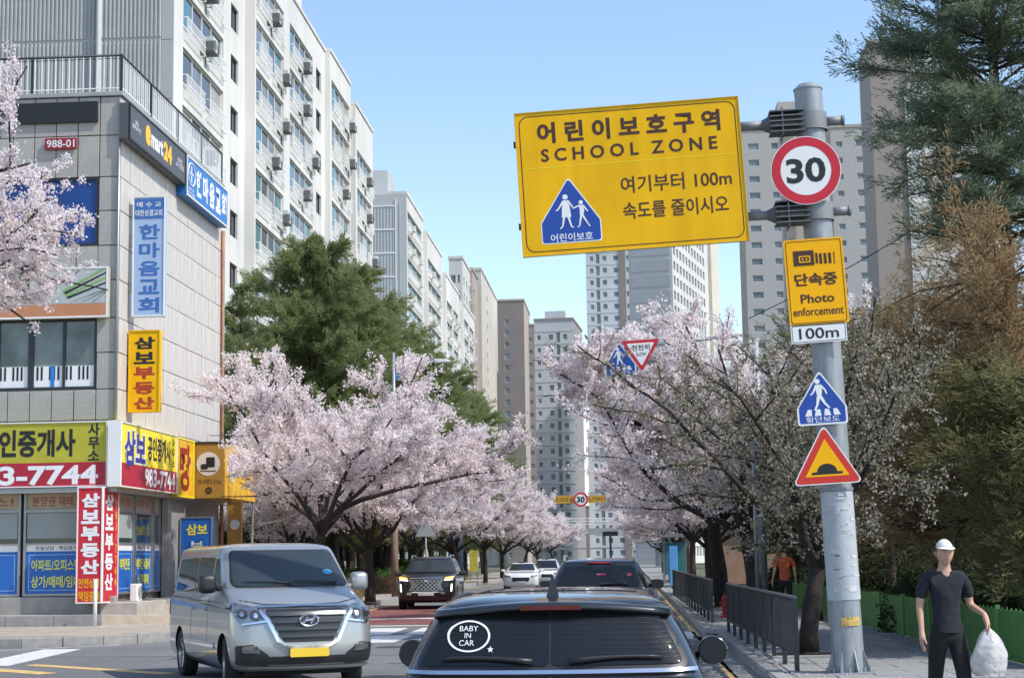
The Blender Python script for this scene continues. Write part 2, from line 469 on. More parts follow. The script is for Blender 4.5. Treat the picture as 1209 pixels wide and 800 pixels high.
# local frame: front face y=0 (towards camera), side face x=0 (towards the road)
mb = MB(); mb.box(-16, -.065, .14, 11.2, 3.6, 13.86); mb.box(-16, -.3, .35, 11.18, .4, 3.59)
mb.build('wall_core', JOINT, cb)
ZR = [13.87, 12.83, 11.72, 10.82, 9.9, 9.0, 8.0, 7.1, 6.15, 5.35, 4.4, 3.62]
tilec = {}
def tile(axis, a, z0, w, h, m):
    k = (axis, round(w, 3), round(h, 3), m.name)
    if k not in tilec:
        mb = MB()
        if axis == 'x': mb.box(.012, w - .012, 0, .06, .012, h - .012)
        else: mb.box(-.06, 0, .012, w - .012, .012, h - .012)
        o = mb.build('wall_tile', m, cb); tilec[k] = o.data; bev(o, .008, 1)
    else: o = link('wall_tile', tilec[k], cb)
    j = rnd.uniform(-.006, .006)
    o.location = (a, j, z0) if axis == 'x' else (j, a, z0)
xs = [-.002, -.56] + [-.56 - .58 * i for i in range(1, 14)]
for (zt, zb) in zip(ZR[:-1], ZR[1:]):
    for x1, x0 in zip(xs[:-1], xs[1:]):
        win = x1 < -.5 and ((6.14 < zb < 7.99) or (9.89 < zb < 11.71))
        if win: continue
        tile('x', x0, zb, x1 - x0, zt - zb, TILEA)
    for i in range(13):
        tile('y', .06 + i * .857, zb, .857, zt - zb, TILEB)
# coping
mb = MB(); mb.box(-16, .06, -.06, 11.3, 13.88, 14.0); bev(mb.build('roof_coping', mat('coping', (.33, .33, .32), .6, var=.1), cb), .015)
# corner trim pipe
mb = MB(); mb.cyl((-.02, -.05, 3.6), (-.02, -.05, 13.8), .035, n=8); mb.build('corner_pipe', ALU, cb, smooth=True)
mb = MB(); mb.cyl((.07, 11.1, .4), (.07, 11.1, 12.4), .06, n=8); mb.build('drain_pipe', mat('rusty_pipe', (.3, .17, .1), .7, var=.3, scale=3), cb, smooth=True)
# windows second and third floor
def window(name, x0, x1, z0, z1, panes, gm, fm=WINF, y=.09, t=.07, parent=cb):
    fr = MB(); frame_bm(fr, (0, 0, 0), (1, 0, 0), [(x0, z0, x1, z1)], t, .08, y - .06)
    n = panes; w = (x1 - x0 - 2 * t) / n
    for i in range(1, n): fr.box(x0 + t + w * i - t / 2, x0 + t + w * i + t / 2, y - .05, y + .02, z0 + t, z1 - t)
    f = fr.build(name, fm, parent)
    for i in range(n):
        g = gm if not isinstance(gm, list) else gm[i % len(gm)]
        p = MB(); p.box(x0 + t + w * i + (t / 2 if i else 0), x0 + t + w * (i + 1) - (t / 2 if i < n - 1 else 0), y, y + .02, z0 + t, z1 - t)
        p.build('pane', g, f)
    return f
for x0, x1 in ((-2.3, -.56), (-4.04, -2.3), (-5.78, -4.04), (-8.1, -5.78)):
    w = window('window', x0, x1, 6.15, 8.0, 2, GLASSW)
    if x1 > -3:                                              # piano key film along the lower edge of the glass
        k = MB(); k.box(x0 + .08, x1 - .08, .078, .085, 6.24, 6.78); k.build('piano_key_film', SIGNWHITE, w)
        kk = MB(); kr_ = MB(); kb = MB()
        nk = int((x1 - x0 - .2) / .11)
        for i in range(nk):
            if i % 7 in (2, 6): continue
            kk.box(x0 + .15 + i * .11, x0 + .2 + i * .11, .07, .075, 6.42, 6.77)
        kk.build('black_key', SIGNBLACK, w)
        kr_.box(x0 + .52, x0 + .62, .066, .074, 6.24, 6.78); kr_.build('coloured_key', SIGNRED if x1 > -2.5 and x1 < -.6 else mat('key_blue', (.02, .2, .6), .5), w)
    window('window', x0, x1, 9.9, 11.72, 1, BLUEF)
# top black band, and red phone board (their own things)
def board(name, label, cat, loc, rz, w, h, d, m, em=None, group=None, tilt=0.):
    t = thing(name, label, cat, loc, group=group, rot=(0, tilt, rz))
    mb = MB(); mb.box(0, w, 0, d, 0, h); bev(mb.build('panel', m, t), .012, 1)
    if em:
        fr = MB(); frame_bm(fr, (0, 0, 0), (1, 0, 0), [(0, 0, w, h)], .045, .05, -.02); fr.build('frame', em, t)
    return t
t = board('fascia_board', 'plain black fascia board under the roof railing of the grey corner building', 'fascia', (-19, 42.52, 13.18), 0, 5.4, .56, .07, SIGNBLACK)
t = board('phone_board', 'small red phone number board high on the grey facade behind blossom', 'sign', (-15.0, 42.5, 12.47), 0, .86, .3, .06, mat('board_shaded_red', (.28, .015, .03), .5, var=.1))  # red darkened, shade of the black band put into its colour
text('988-01', .43, .15, .74, .2, SIGNWHITE, t, -.005, .01)

# roof railing
rl = thing('roof_railing', 'white barred railing with black top rail along the corner building roof', 'railing', (-13, 42.6, 14.0))
mb = MB(); mb.tube([(-9, 0, .98), (0, 0, .98), (0, 11.1, .98)], [.035] * 3, 8); mb.tube([(-9, .02, .90), (-.02, .02, .90), (-.02, 11.1, .90)], [.012] * 3, 6)
mb.build('top_rail', DARKM, rl, smooth=True)
mb = MB(); mb.box(-9, 0, -.015, .015, .08, .11); mb.box(-.015, .015, .02, 11.1, .08, .11); mb.build('bottom_rail', WHITE, rl)
mb = MB(); mb.box(-.012, .012, -.012, .012, 0, .95)
b0 = mb.build('baluster', WHITE, rl, (-.1, 0, 0)); bm_ = b0.data
for i in range(1, 48): link('baluster', bm_, rl, (-.1 - i * .186, 0, 0))
for i in range(1, 60): link('baluster', bm_, rl, (0, i * .186, 0))
mb = MB(); mb.box(-.03, .03, -.03, .03, 0, 1.0); p0 = mb.build('post', DARKM, rl)
for x, y in ((-2.4, 0), (-4.8, 0), (-7.2, 0), (0, 2.8), (0, 5.6), (0, 8.4), (0, 11.1)): link('post', p0.data, rl, (x, y, 0))

# ---- shopfront, front side
SHOPBLUE = mat('blue_window_film', (.012, .12, .46), .35, var=.08, scale=.7)
sf = thing('shopfront', 'glazed estate agent shopfront with blue window film under the yellow and red signs', 'shopfront', (-13, 42.6, 0))
def shop_bay(x0, x1, M, lines, strip, trans, blind=True):
    g = bpy.data.objects.new('glazing', None); COL.objects.link(g); g.parent = sf; g.matrix_local = M
    fr = MB(); frame_bm(fr, (0, 0, 0), (1, 0, 0), [(x0, .9, x1, 3.56)], .06, .1, 0)
    fr.box(x0 + .06, x1 - .06, 0, .08, 3.02, 3.09); fr.box(x0 + .06, x1 - .06, .01, .07, 2.2, 2.24)
    fr.build('frame', ALU, g)
    p = MB(); p.box(x0 + .06, x1 - .06, .05, .07, 2.24, 3.02); p.build('pane', GLASSB, g)
    if blind:
        p = MB(); p.box(x0 + .08, x1 - .1, .04, .048, 2.36, 3.0); p.build('roller_blind', BLIND, g)
    p = MB(); p.box(x0 + .06, x1 - .06, .045, .06, 3.09, 3.5); p.build('transom_film', BEIGE, g)
    p = MB(); p.box(x0 + .06, x1 - .06, .045, .06, 2.03, 2.2); p.build('white_film', SIGNWHITE, g)
    p = MB(); p.box(x0 + .06, x1 - .06, .04, .06, .96, 2.03); p.build('blue_film', SHOPBLUE, g)
    fl = MB(); frame_bm(fl, (0, 0, 0), (1, 0, 0), [(x0 + .14, 1.04, x1 - .14, 1.95)], .015, .004, .034); fl.build('film_border', mat('pale_blue', (.3, .55, .8), .4), g)
    w = x1 - x0; c = (x0 + x1) / 2
    for i, s in enumerate(lines): text(s, c, 1.68 - i * .42, w - .42 if len(s) > 4 else w * .6, .3, mat('film_yellow', (.75, .78, .1), .5), g, .03, .02)
    if strip: text(strip, c, 2.11, min(w - .3, 1.1), .1, SIGNBLACK, g, .04, .01)
    if trans: text(trans, c, 3.3, w - .4, .26, mat('film_redbrown', (.32, .08, .05), .5), g, .04, .02)
I4 = Matrix.Identity(4)
shop_bay(-2.42, -.72, Matrix.Translation((0, .1, 0)), ['아파트/오피스텔', '상가/매매/임대'], '친절상담 · 책임중개', '분양권 재테크')
shop_bay(-4.6, -2.5, Matrix.Translation((0, .1, 0)), [], '', '서비스!')
shop_bay(-6.8, -4.68, Matrix.Translation((0, .1, 0)), [], '', '')
RZ90 = Matrix.Rotation(math.pi / 2, 4, 'Z')
shop_bay(.9, 2.4, Matrix.Translation((-.2, 0, 0)) @ RZ90, ['매매전문'], '', '부동산중개')
shop_bay(2.5, 4.2, Matrix.Translation((-.2, 0, 0)) @ RZ90, ['매매전세월세', '상가매매'], '책임중개', '아파트 상가', False)
shop_bay(4.3, 5.0, Matrix.Translation((-.2, 0, 0)) @ RZ90, [], '', '', False)
mb = MB(); mb.box(-.18, 0, 5.0, 5.35, .4, 3.62); mb.box(-.3, -.05, 5.35, 11.2, .4, 3.62); mb.build('wall_panel', mat('grey_render', (.26, .25, .24), .7, var=.1), sf)
mb = MB(); mb.box(-16, -.0, -.02, .35, .42, .88); bev(mb.build('plinth', mat('plinth_stone', (.30, .29, .27), .7, var=.12, scale=4), sf), .02)
mb = MB(); mb.box(-.3, .65, -.2, 11.2, .3, .72); bev(mb.build('stone_step', mat('step_stone', (.42, .39, .35), .8, var=.18, scale=4, bump=.2), sf), .02)
mb = MB(); mb.box(-16, .12, -.35, .1, 3.5, 3.62); mb.box(-.3, .12, .1, 11.2, 3.5, 3.62); mb.build('soffit', ALU, sf)

# ---- sign boards of the shops
YG = mat('sign_yellow_green', (.44, .41, .03), .5, var=.09, scale=2)
YB = mat('sign_lemon', (.86, .70, .02), .4, var=.04)
NAVY = mat('letter_navy', (.02, .03, .26), .4)
def shop_sign(label, loc, rz, W, my, part2=True):
    t = thing('shop_sign', label, 'sign', loc, rz)
    mb = MB(); mb.box(0, W, 0, .3, 0, 1.66); bev(mb.build('sign_box', my, t), .01, 1)
    mb = MB(); mb.box(.0, W, -.008, 0, .02, .62); mb.build('red_band', mat('band_red', (.40, .012, .035), .45, var=.06, scale=2), t)
    fr = MB(); frame_bm(fr, (0, 0, 0), (1, 0, 0), [(0, 0, W, 1.66)], .03, .04, -.03); fr.build('frame', WHITE, t)
    return t
t = shop_sign('wide olive yellow and red estate agent sign on the front of the corner building', (-18.4, 42.25, 3.64), 0, 5.28, YG)
text('삼보', 1.0, 1.12, 1.3, .75, NAVY, t, -.006, .035); text('공인중개사', 3.2, 1.12, 2.5, .7, SIGNBLACK, t, -.006, .035)
text('사무소', 4.92, 1.13, .3, .95, SIGNBLACK, t, -.006, .03, vertical=True)
text('983-7744', 3.3, .3, 3.5, .5, SIGNWHITE, t, -.012, .035)
t = shop_sign('lemon yellow and red shop sign with blue letters on the sunlit side wall', (-12.75, 42.12, 3.62), math.pi / 2, 5.4, YB)
o = text('삼보', 1.3, 1.03, 2.0, .98, SIGNWHITE, t, -.006, .075); o = text('삼보', 1.3, 1.03, 1.9, .90, NAVY, t, -.012, .035)
text('공인중개사', 3.62, 1.13, 2.3, .66, SIGNBLACK, t, -.006, .03); text('사무소', 5.05, 1.15, .26, .8, SIGNBLACK, t, -.006, .02, vertical=True)
text('983-7744', 3.7, .33, 3.0, .5, SIGNWHITE, t, -.012, .035); mb = MB(); mb.box(-.03, .0, -.02, .32, 0, 1.68); mb.build('end_post', WHITE, t); text('대표', .6, .52, .5, .12, SIGNBROWN, t, -.012, .005)
ORY = mat('sign_orange', (.74, .36, .01), .45, var=.2, scale=3, col2=(.78, .50, .03))
t = board('shop_sign', 'orange sign panel with one large red syllable beside the ochre cafe sign', 'sign', (-12.74, 47.56, 3.55), math.pi / 2, 1.88, 1.7, .3, ORY, YB)
text('땅', .88, .85, 1.2, 1.35, mat('letter_darkred', (.30, .015, .01), .4), t, -.006, .03)
# cafe box sign
CAFE = mat('cafe_sign_brown', (.36, .20, .035), .5, var=.06)
t = thing('cafe_sign', 'ochre cafe box sign with a round cup emblem', 'sign', (-12.75, 49.5, 3.55))
mb = MB(); mb.box(0, .92, 0, 4.1, 0, 1.62); bev(mb.build('sign_box', CAFE, t), .015, 1)
mb = MB(); mb.box(.92, .935, .02, 4.08, .02, 1.6); mb.build('side_panel', ORY, t)
mb = MB(); mb.box(-.02, .95, -.02, 4.12, 1.62, 1.68); mb.build('top_trim', DARKM, t)
mb = MB(); mb.prism(circ(.42, 1.02, .35), -.01, 0); em = mb.build('round_emblem', mat('emblem_grey', (.6, .6, .58), .5), t)
mb = MB(); mb.prism(rrect(.36, .62, .92, 1.22, .03), -.016, -.01); mb.prism(rrect(.2, .42, .86, 1.02, .05), -.018, -.01); mb.prism(rrect(.18, .66, .80, .825, .01), -.018, -.01); mb.build('cup_drawing', SIGNBLACK, em)
text('프레디노', .46, .5, .74, .16, SIGNBLACK, t, -.006, .0)
mb = MB(); mb.prism(circ(.44, .24, .1, 20), -.008, 0); mb.build('black_dot', SIGNBLACK, t); text('ㅁㅁ', .44, .24, .1, .06, CAFE, t, -.012)
MS = Matrix.Translation((.945, 0, 0)) @ RZ90
s_ = bpy.data.objects.new('side_lettering', None); COL.objects.link(s_); s_.parent = t; s_.matrix_local = MS
mb = MB(); mb.prism(circ(.85, .85, .36, 28), -.008, 0); mb.build('round_emblem', mat('emblem_grey', (.6, .6, .58), .5), s_)
text('프레디노', 2.4, .85, 1.9, .42, SIGNBLACK, s_, -.006, .02)

# hanging / standing vertical signs
def vsign(label, loc, w, h, m, rows, border=WHITE, d=.2, name='vertical_sign'):
    t = thing(name, label, 'sign', loc)
    mb = MB(); mb.box(0, w, 0, d, 0, h); bev(mb.build('sign_box', m, t), .012, 1)
    fr = MB(); frame_bm(fr, (0, 0, 0), (1, 0, 0), [(0, 0, w, h)], .03, .04, -.025); fr.build('frame', border, t)
    for s, cx, cz, tw, th, tm, bo in rows: text(s, cx, cz, tw, th, tm, t, -.005, bo)
    return t
PALEB = mat('sign_pale_blue', (.34, .46, .66), .45, var=.04); MIDB = mat('sign_mid_blue', (.04, .14, .42), .45)
t = vsign('tall pale blue church sign with navy syllables, upper one on the corner', (-12.88, 43.4, 8.12), .87, 3.22, PALEB,
      [(c, .45, 2.26 - i * .49, .56, .4, MIDB, .03) for i, c in enumerate('한마음교회')])
mb = MB(); mb.box(.04, .83, -.01, 0, 2.62, 3.15); mb.build('title_panel', MIDB, t)
text('예 수 교', .43, 3.0, .66, .14, SIGNWHITE, t, -.015, .01); text('대한성결교회', .43, 2.77, .72, .17, SIGNWHITE, t, -.015, .01)
mb = MB(); [mb.box(-.16, 0, .05, .15, z, z + .32) for z in (.7, 1.9, 2.7)]; mb.build('bracket', ALU, t)
t = vsign('yellow vertical estate agent sign with black and red syllables, below the pale blue sign', (-12.95, 43.4, 5.6), .84, 2.16, SIGNYEL,
      [(c, .42, 1.82 - i * .395, .56, .32, SIGNBLACK if i < 2 else mat('letter_red', (.42, .03, .01), .4), .04) for i, c in enumerate('삼보부동산')], SIGNYEL)
mb = MB(); mb.box(-.1, 0, .05, .15, .6, 1.2); mb.build('bracket', DARKM, t)
# red double-sided sign by the corner
t = vsign('red box sign with large white syllables standing at the foot of the building corner', (-13.78, 41.95, .72), .66, 2.9, SIGNRED,
      [(c, .34, 2.56 - i * .415, .47, .35, SIGNWHITE, .05) for i, c in enumerate('삼보부동산')] +
      [('안전상담', .33, .5, .55, .24, SIGNYEL, .02), ('책임중개', .33, .18, .55, .24, SIGNYEL, .02)], SIGNWHITE, d=1.3)
s_ = bpy.data.objects.new('side_lettering', None); COL.objects.link(s_); s_.parent = t; s_.matrix_local = Matrix.Translation((.665, 0, 0)) @ RZ90
fr = MB(); frame_bm(fr, (0, 0, 0), (1, 0, 0), [(0, 0, 1.3, 2.9)], .03, .03, -.015); fr.build('frame', SIGNWHITE, s_)
for i, c in enumerate('삼보부동산'): text(c, .52, 2.52 - i * .5, .68, .42, SIGNWHITE, s_, -.004, .05)
text('983/7744', 1.08, 1.5, .16, 2.2, ORY, s_, -.004, .03, vertical=True)
# blue standing board
t = vsign('blue board sign with yellow and white syllables standing behind the van', (-13.0, 48.9, .5), .95, 2.5, SHOPBLUE,
      [('삼보', .5, 2.14, .62, .32, YB, .03), ('부', .5, 1.62, .42, .36, SIGNWHITE, .03), ('동', .5, 1.12, .42, .36, SIGNWHITE, .03), ('산', .5, .62, .42, .36, SIGNWHITE, .03)], ALU, name='blue_sign')
t = vsign('slim brown cafe panel under the ochre box sign', (-12.0, 50.6, .4), .42, 3.1, CAFE, [], CAFE, name='cafe_board')
mb = MB(); mb.prism(circ(.22, 2.4, .15, 24), -.01, 0); mb.build('round_emblem', mat('emblem_grey', (.6, .6, .58), .5), t)
# long signs on the parapet of the side wall
DG = mat('sign_charcoal', (.075, .08, .09), .45, var=.04)
t = board('store_sign', 'charcoal convenience store sign with yellow and white letters high on the side wall', 'sign', (-12.72, 42.45, 12.68), math.pi / 2, 5.65, .98, .28, DG, DARKM)
EMY = mat('letter_orange', (.95, .50, .02), .5, var=.03)
text('e', 1.72, .52, .52, .56, EMY, t, -.005, .06); text('mart', 2.62, .5, 1.2, .46, SIGNWHITE, t, -.005, .045); text('24', 3.70, .5, .86, .54, EMY, t, -.005, .055)
text('평일\n행복24시간', .65, .5, .8, .26, SIGNWHITE, t, -.005, .005); text('편의점\n24시간영업', 5.0, .5, .85, .3, SIGNWHITE, t, -.005, .005)
t = board('church_sign', 'bright blue church sign with white syllables and round emblem, right of the charcoal sign', 'sign', (-12.68, 48.12, 12.4), math.pi / 2, 5.1, 1.22, .3, mat('sign_azure', (.02, .17, .5), .4, var=.04), WHITE)
for i, c in enumerate('한마음교회'): text(c, 1.42 + i * .80, .62, .66, .80, SIGNWHITE, t, -.005, .05)
mb = MB(); frs = circ(.52, .72, .34, 28, .4)
for i in range(28):
    a, b = frs[i], frs[(i + 1) % 28]; mb.cyl((a[0], -.01, a[1]), (b[0], -.01, b[1]), .022, n=4)
mb.box(.48, .56, -.012, 0, .48, .98); mb.box(.34, .70, -.012, 0, .70, .78); mb.build('round_emblem', SIGNWHITE, t)
text('예수교', .52, .27, .55, .1, SIGNWHITE, t, -.005, .01); text('대한성결교회', .52, .13, .8, .1, SIGNWHITE, t, -.005, .01)
# piano academy sign on the front
t = board('academy_sign', 'cream and grey academy sign with an orange strip above the second floor windows', 'sign', (-17.4, 42.35, 7.98), 0, 4.2, 1.32, .2, mat('sign_cream', (.46, .40, .20), .5, var=.1, scale=.7, col2=(.5, .5, .45)), WHITE)
mb = MB(); mb.box(.03, 4.17, -.012, 0, .03, .36); mb.build('orange_strip', mat('strip_orange', (.52, .22, .1), .5), t)
mb = MB(); mb.add([(2.75, -.008, .37), (4.17, -.008, .37), (4.17, -.008, 1.29), (2.95, -.008, 1.29), (2.8, -.008, .9)], [(0, 1, 2, 3, 4)]); mb.build('keyboard_print', mat('print_grey', (.42, .45, .44), .5), t)
mb = MB()
for i in range(4): mb.add([(3.0 + i * .035, -.014, .72 - i * .06), (3.06 + i * .035, -.014, .68 - i * .06), (4.15, -.014, 1.27 - i * .13), (4.15, -.014, 1.33 - i * .13 - .02)], [(0, 1, 2, 3)], i % 2)
mb.build('green_stripe', [mat('print_green', (.2, .42, .08), .5), SIGNBLACK], t)
mb = MB()
for i in range(7): mb.add([(3.05 + i * .15, -.014, .40), (3.07 + i * .15, -.014, .40), (4.15, -.014, .62 + (7 - i) * .02), (4.15, -.014, .6 + (7 - i) * .02)], [(0, 1, 2, 3)]) if i % 2 else None
mb.build('print_line', SIGNBLACK, t)
text('학원', 2.0, .85, .36, .88, SIGNBLACK, t, -.006, .03, vertical=True); text('음악', 1.0, .8, .9, .5, SIGNBLACK, t, -.006, .03); text('피아노', .7, .2, .9, .2, SIGNWHITE, t, -.016, .02)
# thin white post and small outdoor fan unit
t = thing('marker_post', 'thin pale post on the terrace in front of the red sign', 'post', (-12.95, 40.9, .18))
mb = MB(); mb.cyl((0, 0, 0), (0, 0, 1.15), .045, n=10); mb.build('pole', WHITE, t, smooth=True)
t = thing('outdoor_unit', 'white air conditioner outdoor unit with round grille beside the red corner sign', 'air conditioner', (-12.68, 43.5, .72), math.pi / 2)
mb = MB(); mb.box(0, .75, 0, .3, 0, .72); bev(mb.build('casing', WHITE, t), .03)
mb = MB()
for rr in (.1, .18, .26): 
    c = circ(.42, .36, rr, 18)
    for i in range(18): mb.cyl((c[i][0], -.03, c[i][1]), (c[(i + 1) % 18][0], -.03, c[(i + 1) % 18][1]), .012, n=4)
mb.build('fan_grille', GREY, t); t.scale = (.62, .62, .62)

# ================================================================== big slab apartment on the left
AWALL = mat('apartment_white', (.64, .625, .59), .75, var=.08, scale=1.2, var2=.12, scale2=.15, aniso=(1, 1, .12))
AGABLE = mat('apartment_gable_grey', (.42, .43, .425), .7, var=.06, scale=1.5, var2=.1, scale2=.1)
GT = mat('glass_teal', (.05, .17, .20), .06, var=.15, scale=.5, spec=.9)
GD = mat('glass_dark', (.06, .065, .07), .08, var=.3, scale=.5, spec=.6)
GC = mat('glass_curtain', (.16, .17, .17), .15, var=.3, scale=.5, spec=.6)
WFR = mat('window_frame_white', (.6, .6, .58), .5, var=.04)
ap = thing('apartment_slab', 'large white apartment slab with balconies and air conditioners behind the corner building', 'apartment block', (0, 0, 0))
SECT = [(-20.0, 73.3, 87.7, [('b', 75.0, 82.9), ('w', 84.5, 86.2)], 38.6), (-19.43, 87.7, 108.9, [('b', 87.95, 95.4), ('b', 97.2, 104.6), ('w', 105.8, 107.6)], 35.4),
        (-19.06, 108.9, 117.3, [('b', 109.5, 116.9)], 35.4), (-18.7, 117.3, 125.5, [('b', 118.0, 125.0)], 34.0)]
FH = 2.75
# one balcony of each kind (local: x along facade, -y outward)
def glass_at(parent, x0, x1, z0, z1, y, m, me={}):
    k = (round(x1 - x0, 2), round(z1 - z0, 2), m.name)
    if k not in me:
        mb = MB(); mb.box(0, x1 - x0, 0, .03, 0, z1 - z0); o = mb.build('window_pane', m, parent); me[k] = o.data
    else: o = link('window_pane', me[k], parent)
    o.location = (x0, y, z0); return o
fmesh = {}; rmesh = {}
def ac_mesh():
    mb = MB(); mb.box(0, .85, -.5, -.14, .05, .75, 0); mb.box(-.08, .93, -.56, .05, -.02, .03, 1); mb.box(-.08, -.04, -.56, .05, 0, .5, 1); mb.box(.89, .93, -.56, .05, 0, .5, 1)
    mb.cyl((.42, -.51, .4), (.42, -.5, .4), .27, n=14, mi=1); mb.cyl((.2, -.1, .1), (.5, .0, -.7), .03, n=5, mi=1)
    return mb
ac0 = None
for si, (X, y0, y1, items, top) in enumerate(SECT):
    opens = []; L = y1 - y0
    nf = int((top - 1.2 - .9) / FH)
    for k, a, b in items:
        for f in range(nf):
            zb = .9 + f * FH
            if k == 'b': opens.append((a - y0, zb + .25, b - y0, zb + 2.5))
            else: opens.append((a - y0, zb + .95, b - y0, zb + 2.3))
    mb = MB(); facade(mb, (X, y0, 0), (0, 1, 0), L, top, opens, .32, 0, 0)
    mb.quad((X, y0, 0), (X, y0, top), (X - 1.5, y0, top), (X - 1.5, y0, 0))                # step faces + roof edge
    mb.quad((X, y1, 0), (X - 1.5, y1, 0), (X - 1.5, y1, top), (X, y1, top))
    mb.build('wall', AWALL, ap)
    mb = MB(); mb.box(X - 11, X + .08, y0 - .002 * si, y1, top, top + .22); mb.build('roof_edge', AWALL, ap)
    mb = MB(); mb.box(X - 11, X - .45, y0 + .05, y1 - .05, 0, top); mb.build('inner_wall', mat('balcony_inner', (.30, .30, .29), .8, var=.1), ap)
    MX = Matrix.Translation((X, 0, 0)) @ RZ90
    for k, a, b in items:
        for f in range(nf):
            zb = .9 + f * FH
            bay = bpy.data.objects.new('balcony' if k == 'b' else 'stair_window', None); COL.objects.link(bay); bay.parent = ap
            bay.matrix_local = Matrix.Translation((X, a, zb)) @ RZ90
            w = b - a
            key = (k, round(w, 2), si % 2)
            if k == 'w':
                if key not in fmesh:
                    mb = MB(); frame_bm(mb, (0, 0, 0), (1, 0, 0), [(0, .95, w, 2.3)], .08, .08, .12); mb.box(w / 2 - .04, w / 2 + .04, .12, .2, 1.03, 2.22)
                    fmesh[key] = mb.build('frame', WINF, bay).data
                else: link('frame', fmesh[key], bay)
                glass_at(bay, .08, w - .08, 1.03, 2.22, .17, GD)
                continue
            if key not in fmesh:
                mb = MB(); frame_bm(mb, (0, 0, 0), (1, 0, 0), [(0, .86, w, 2.5)], .09, .1, .12)
                for q in (.27, .5, .73): mb.box(w * q - .05, w * q + .05, .12, .22, .95, 2.41)
                fmesh[key] = mb.build('frame', WFR, bay).data
                mb = MB(); mb.box(0, w, .14, .3, .25, .86); fmesh[key, 's'] = mb.build('parapet', AWALL, bay).data
                mb = MB()
                for (u0, u1) in ((.05, w * .45), (w * .56, w - .05)):
                    for z in (.3, .72, 1.16): mb.box(u0, u1, -.2, -.17, z, z + .045)
                    for i in range(int((u1 - u0) / .22) + 1): mb.box(u0 + i * .22, u0 + i * .22 + .03, -.2, -.175, .34, 1.17)
                    for u in (u0, u1 - .04): mb.box(u, u + .04, -.2, .14, 1.16, 1.2); mb.box(u, u + .04, -.2, .14, .3, .34)
                rmesh[key] = mb.build('railing', WHITE, bay).data
            else:
                link('frame', fmesh[key], bay); link('parapet', fmesh[key, 's'], bay); link('railing', rmesh[key], bay)
            cuts = [.09, w * .27 - .05, w * .27 + .05, w * .5 - .05, w * .5 + .05, w * .73 - .05, w * .73 + .05, w - .09]
            st = rnd.random()
            for i in range(4):
                g = (GT if i in (0, 3) else GD) if st < .7 else (GC if i % 2 else GD)
                q_ = rnd.random()
                if q_ < .15: g = GC
                elif q_ < .25: g = mat('glass_cream_curtain', (.34, .32, .27), .2, var=.2, scale=.8)
                elif q_ < .33: g = mat('glass_white_blind', (.42, .45, .46), .25, var=.15, scale=1.5)
                glass_at(bay, cuts[2 * i], cuts[2 * i + 1], .95, 2.41, .16 + .02 * (i % 2), g)
            if rnd.random() < .86:
                if ac0 is None: o = ac_mesh().build('outdoor_unit', [mat('ac_white', (.6, .6, .57), .5, var=.05), mat('ac_bracket', (.13, .13, .13), .6)], bay); ac0 = o.data
                else: o = link('outdoor_unit', ac0, bay)
                o.location = (w * (.47 if si == 0 else rnd.choice((.46, .84))), 0, .62 + rnd.uniform(-.1, .1))
# ribbed gable panels
gm = None; gmf = None
for f in range(14):
    z = .3 + f * FH + .2
    if z + FH > 38.8: break
    for c in range(3):
        if gm is None:
            mb = MB()
            n = 22; w = 4.2 / n
            prof = []
            for i in range(n): prof += [(i * w, 0), (i * w + w * .35, 0), (i * w + w * .5, -.07), (i * w + w * .85, -.07)]
            prof.append((4.2, 0))
            for (a, b), (c_, d) in zip(prof[:-1], prof[1:]): mb.quad((a, b, .08), (c_, d, .08), (c_, d, FH - .06), (a, b, FH - .06))
            mb.box(0, 4.2, -.02, .1, -.06, .08); mb.box(0, 4.2, 0.01, .1, .08, FH - .06)
            o = mb.build('gable_panel', AGABLE, ap); gm = o.data
        else: o = link('gable_panel', gm, ap)
        o.location = (-20.55 - 4.2 - c * 4.21, 73.25, z)
    mb = None
    if gmf is None:
        mb = MB(); mb.box(0, .53, -.03, .1, -.04, FH - .08); o = mb.build('corner_panel', AGABLE, ap); gmf = o.data
    else: o = link('corner_panel', gmf, ap)
    o.location = (-20.53, 73.28, z)
mb = MB(); mb.box(-33.5, -20.5, 73.35, 84, 0, 38.55); mb.box(-20.5, -20.02, 73.36, 73.8, 0, 38.55); mb.build('gable_core', AGABLE, ap)
mb = MB(); mb.cyl((-23.35, 73.0, 0), (-23.35, 73.0, 38.9), .13, n=8); mb.build('drain_pipe', AGABLE, ap, smooth=True)
mb = MB(); mb.box(-30, -20.6, 92, 107, 35.5, 39.5); mb.build('roof_house', AWALL, ap)

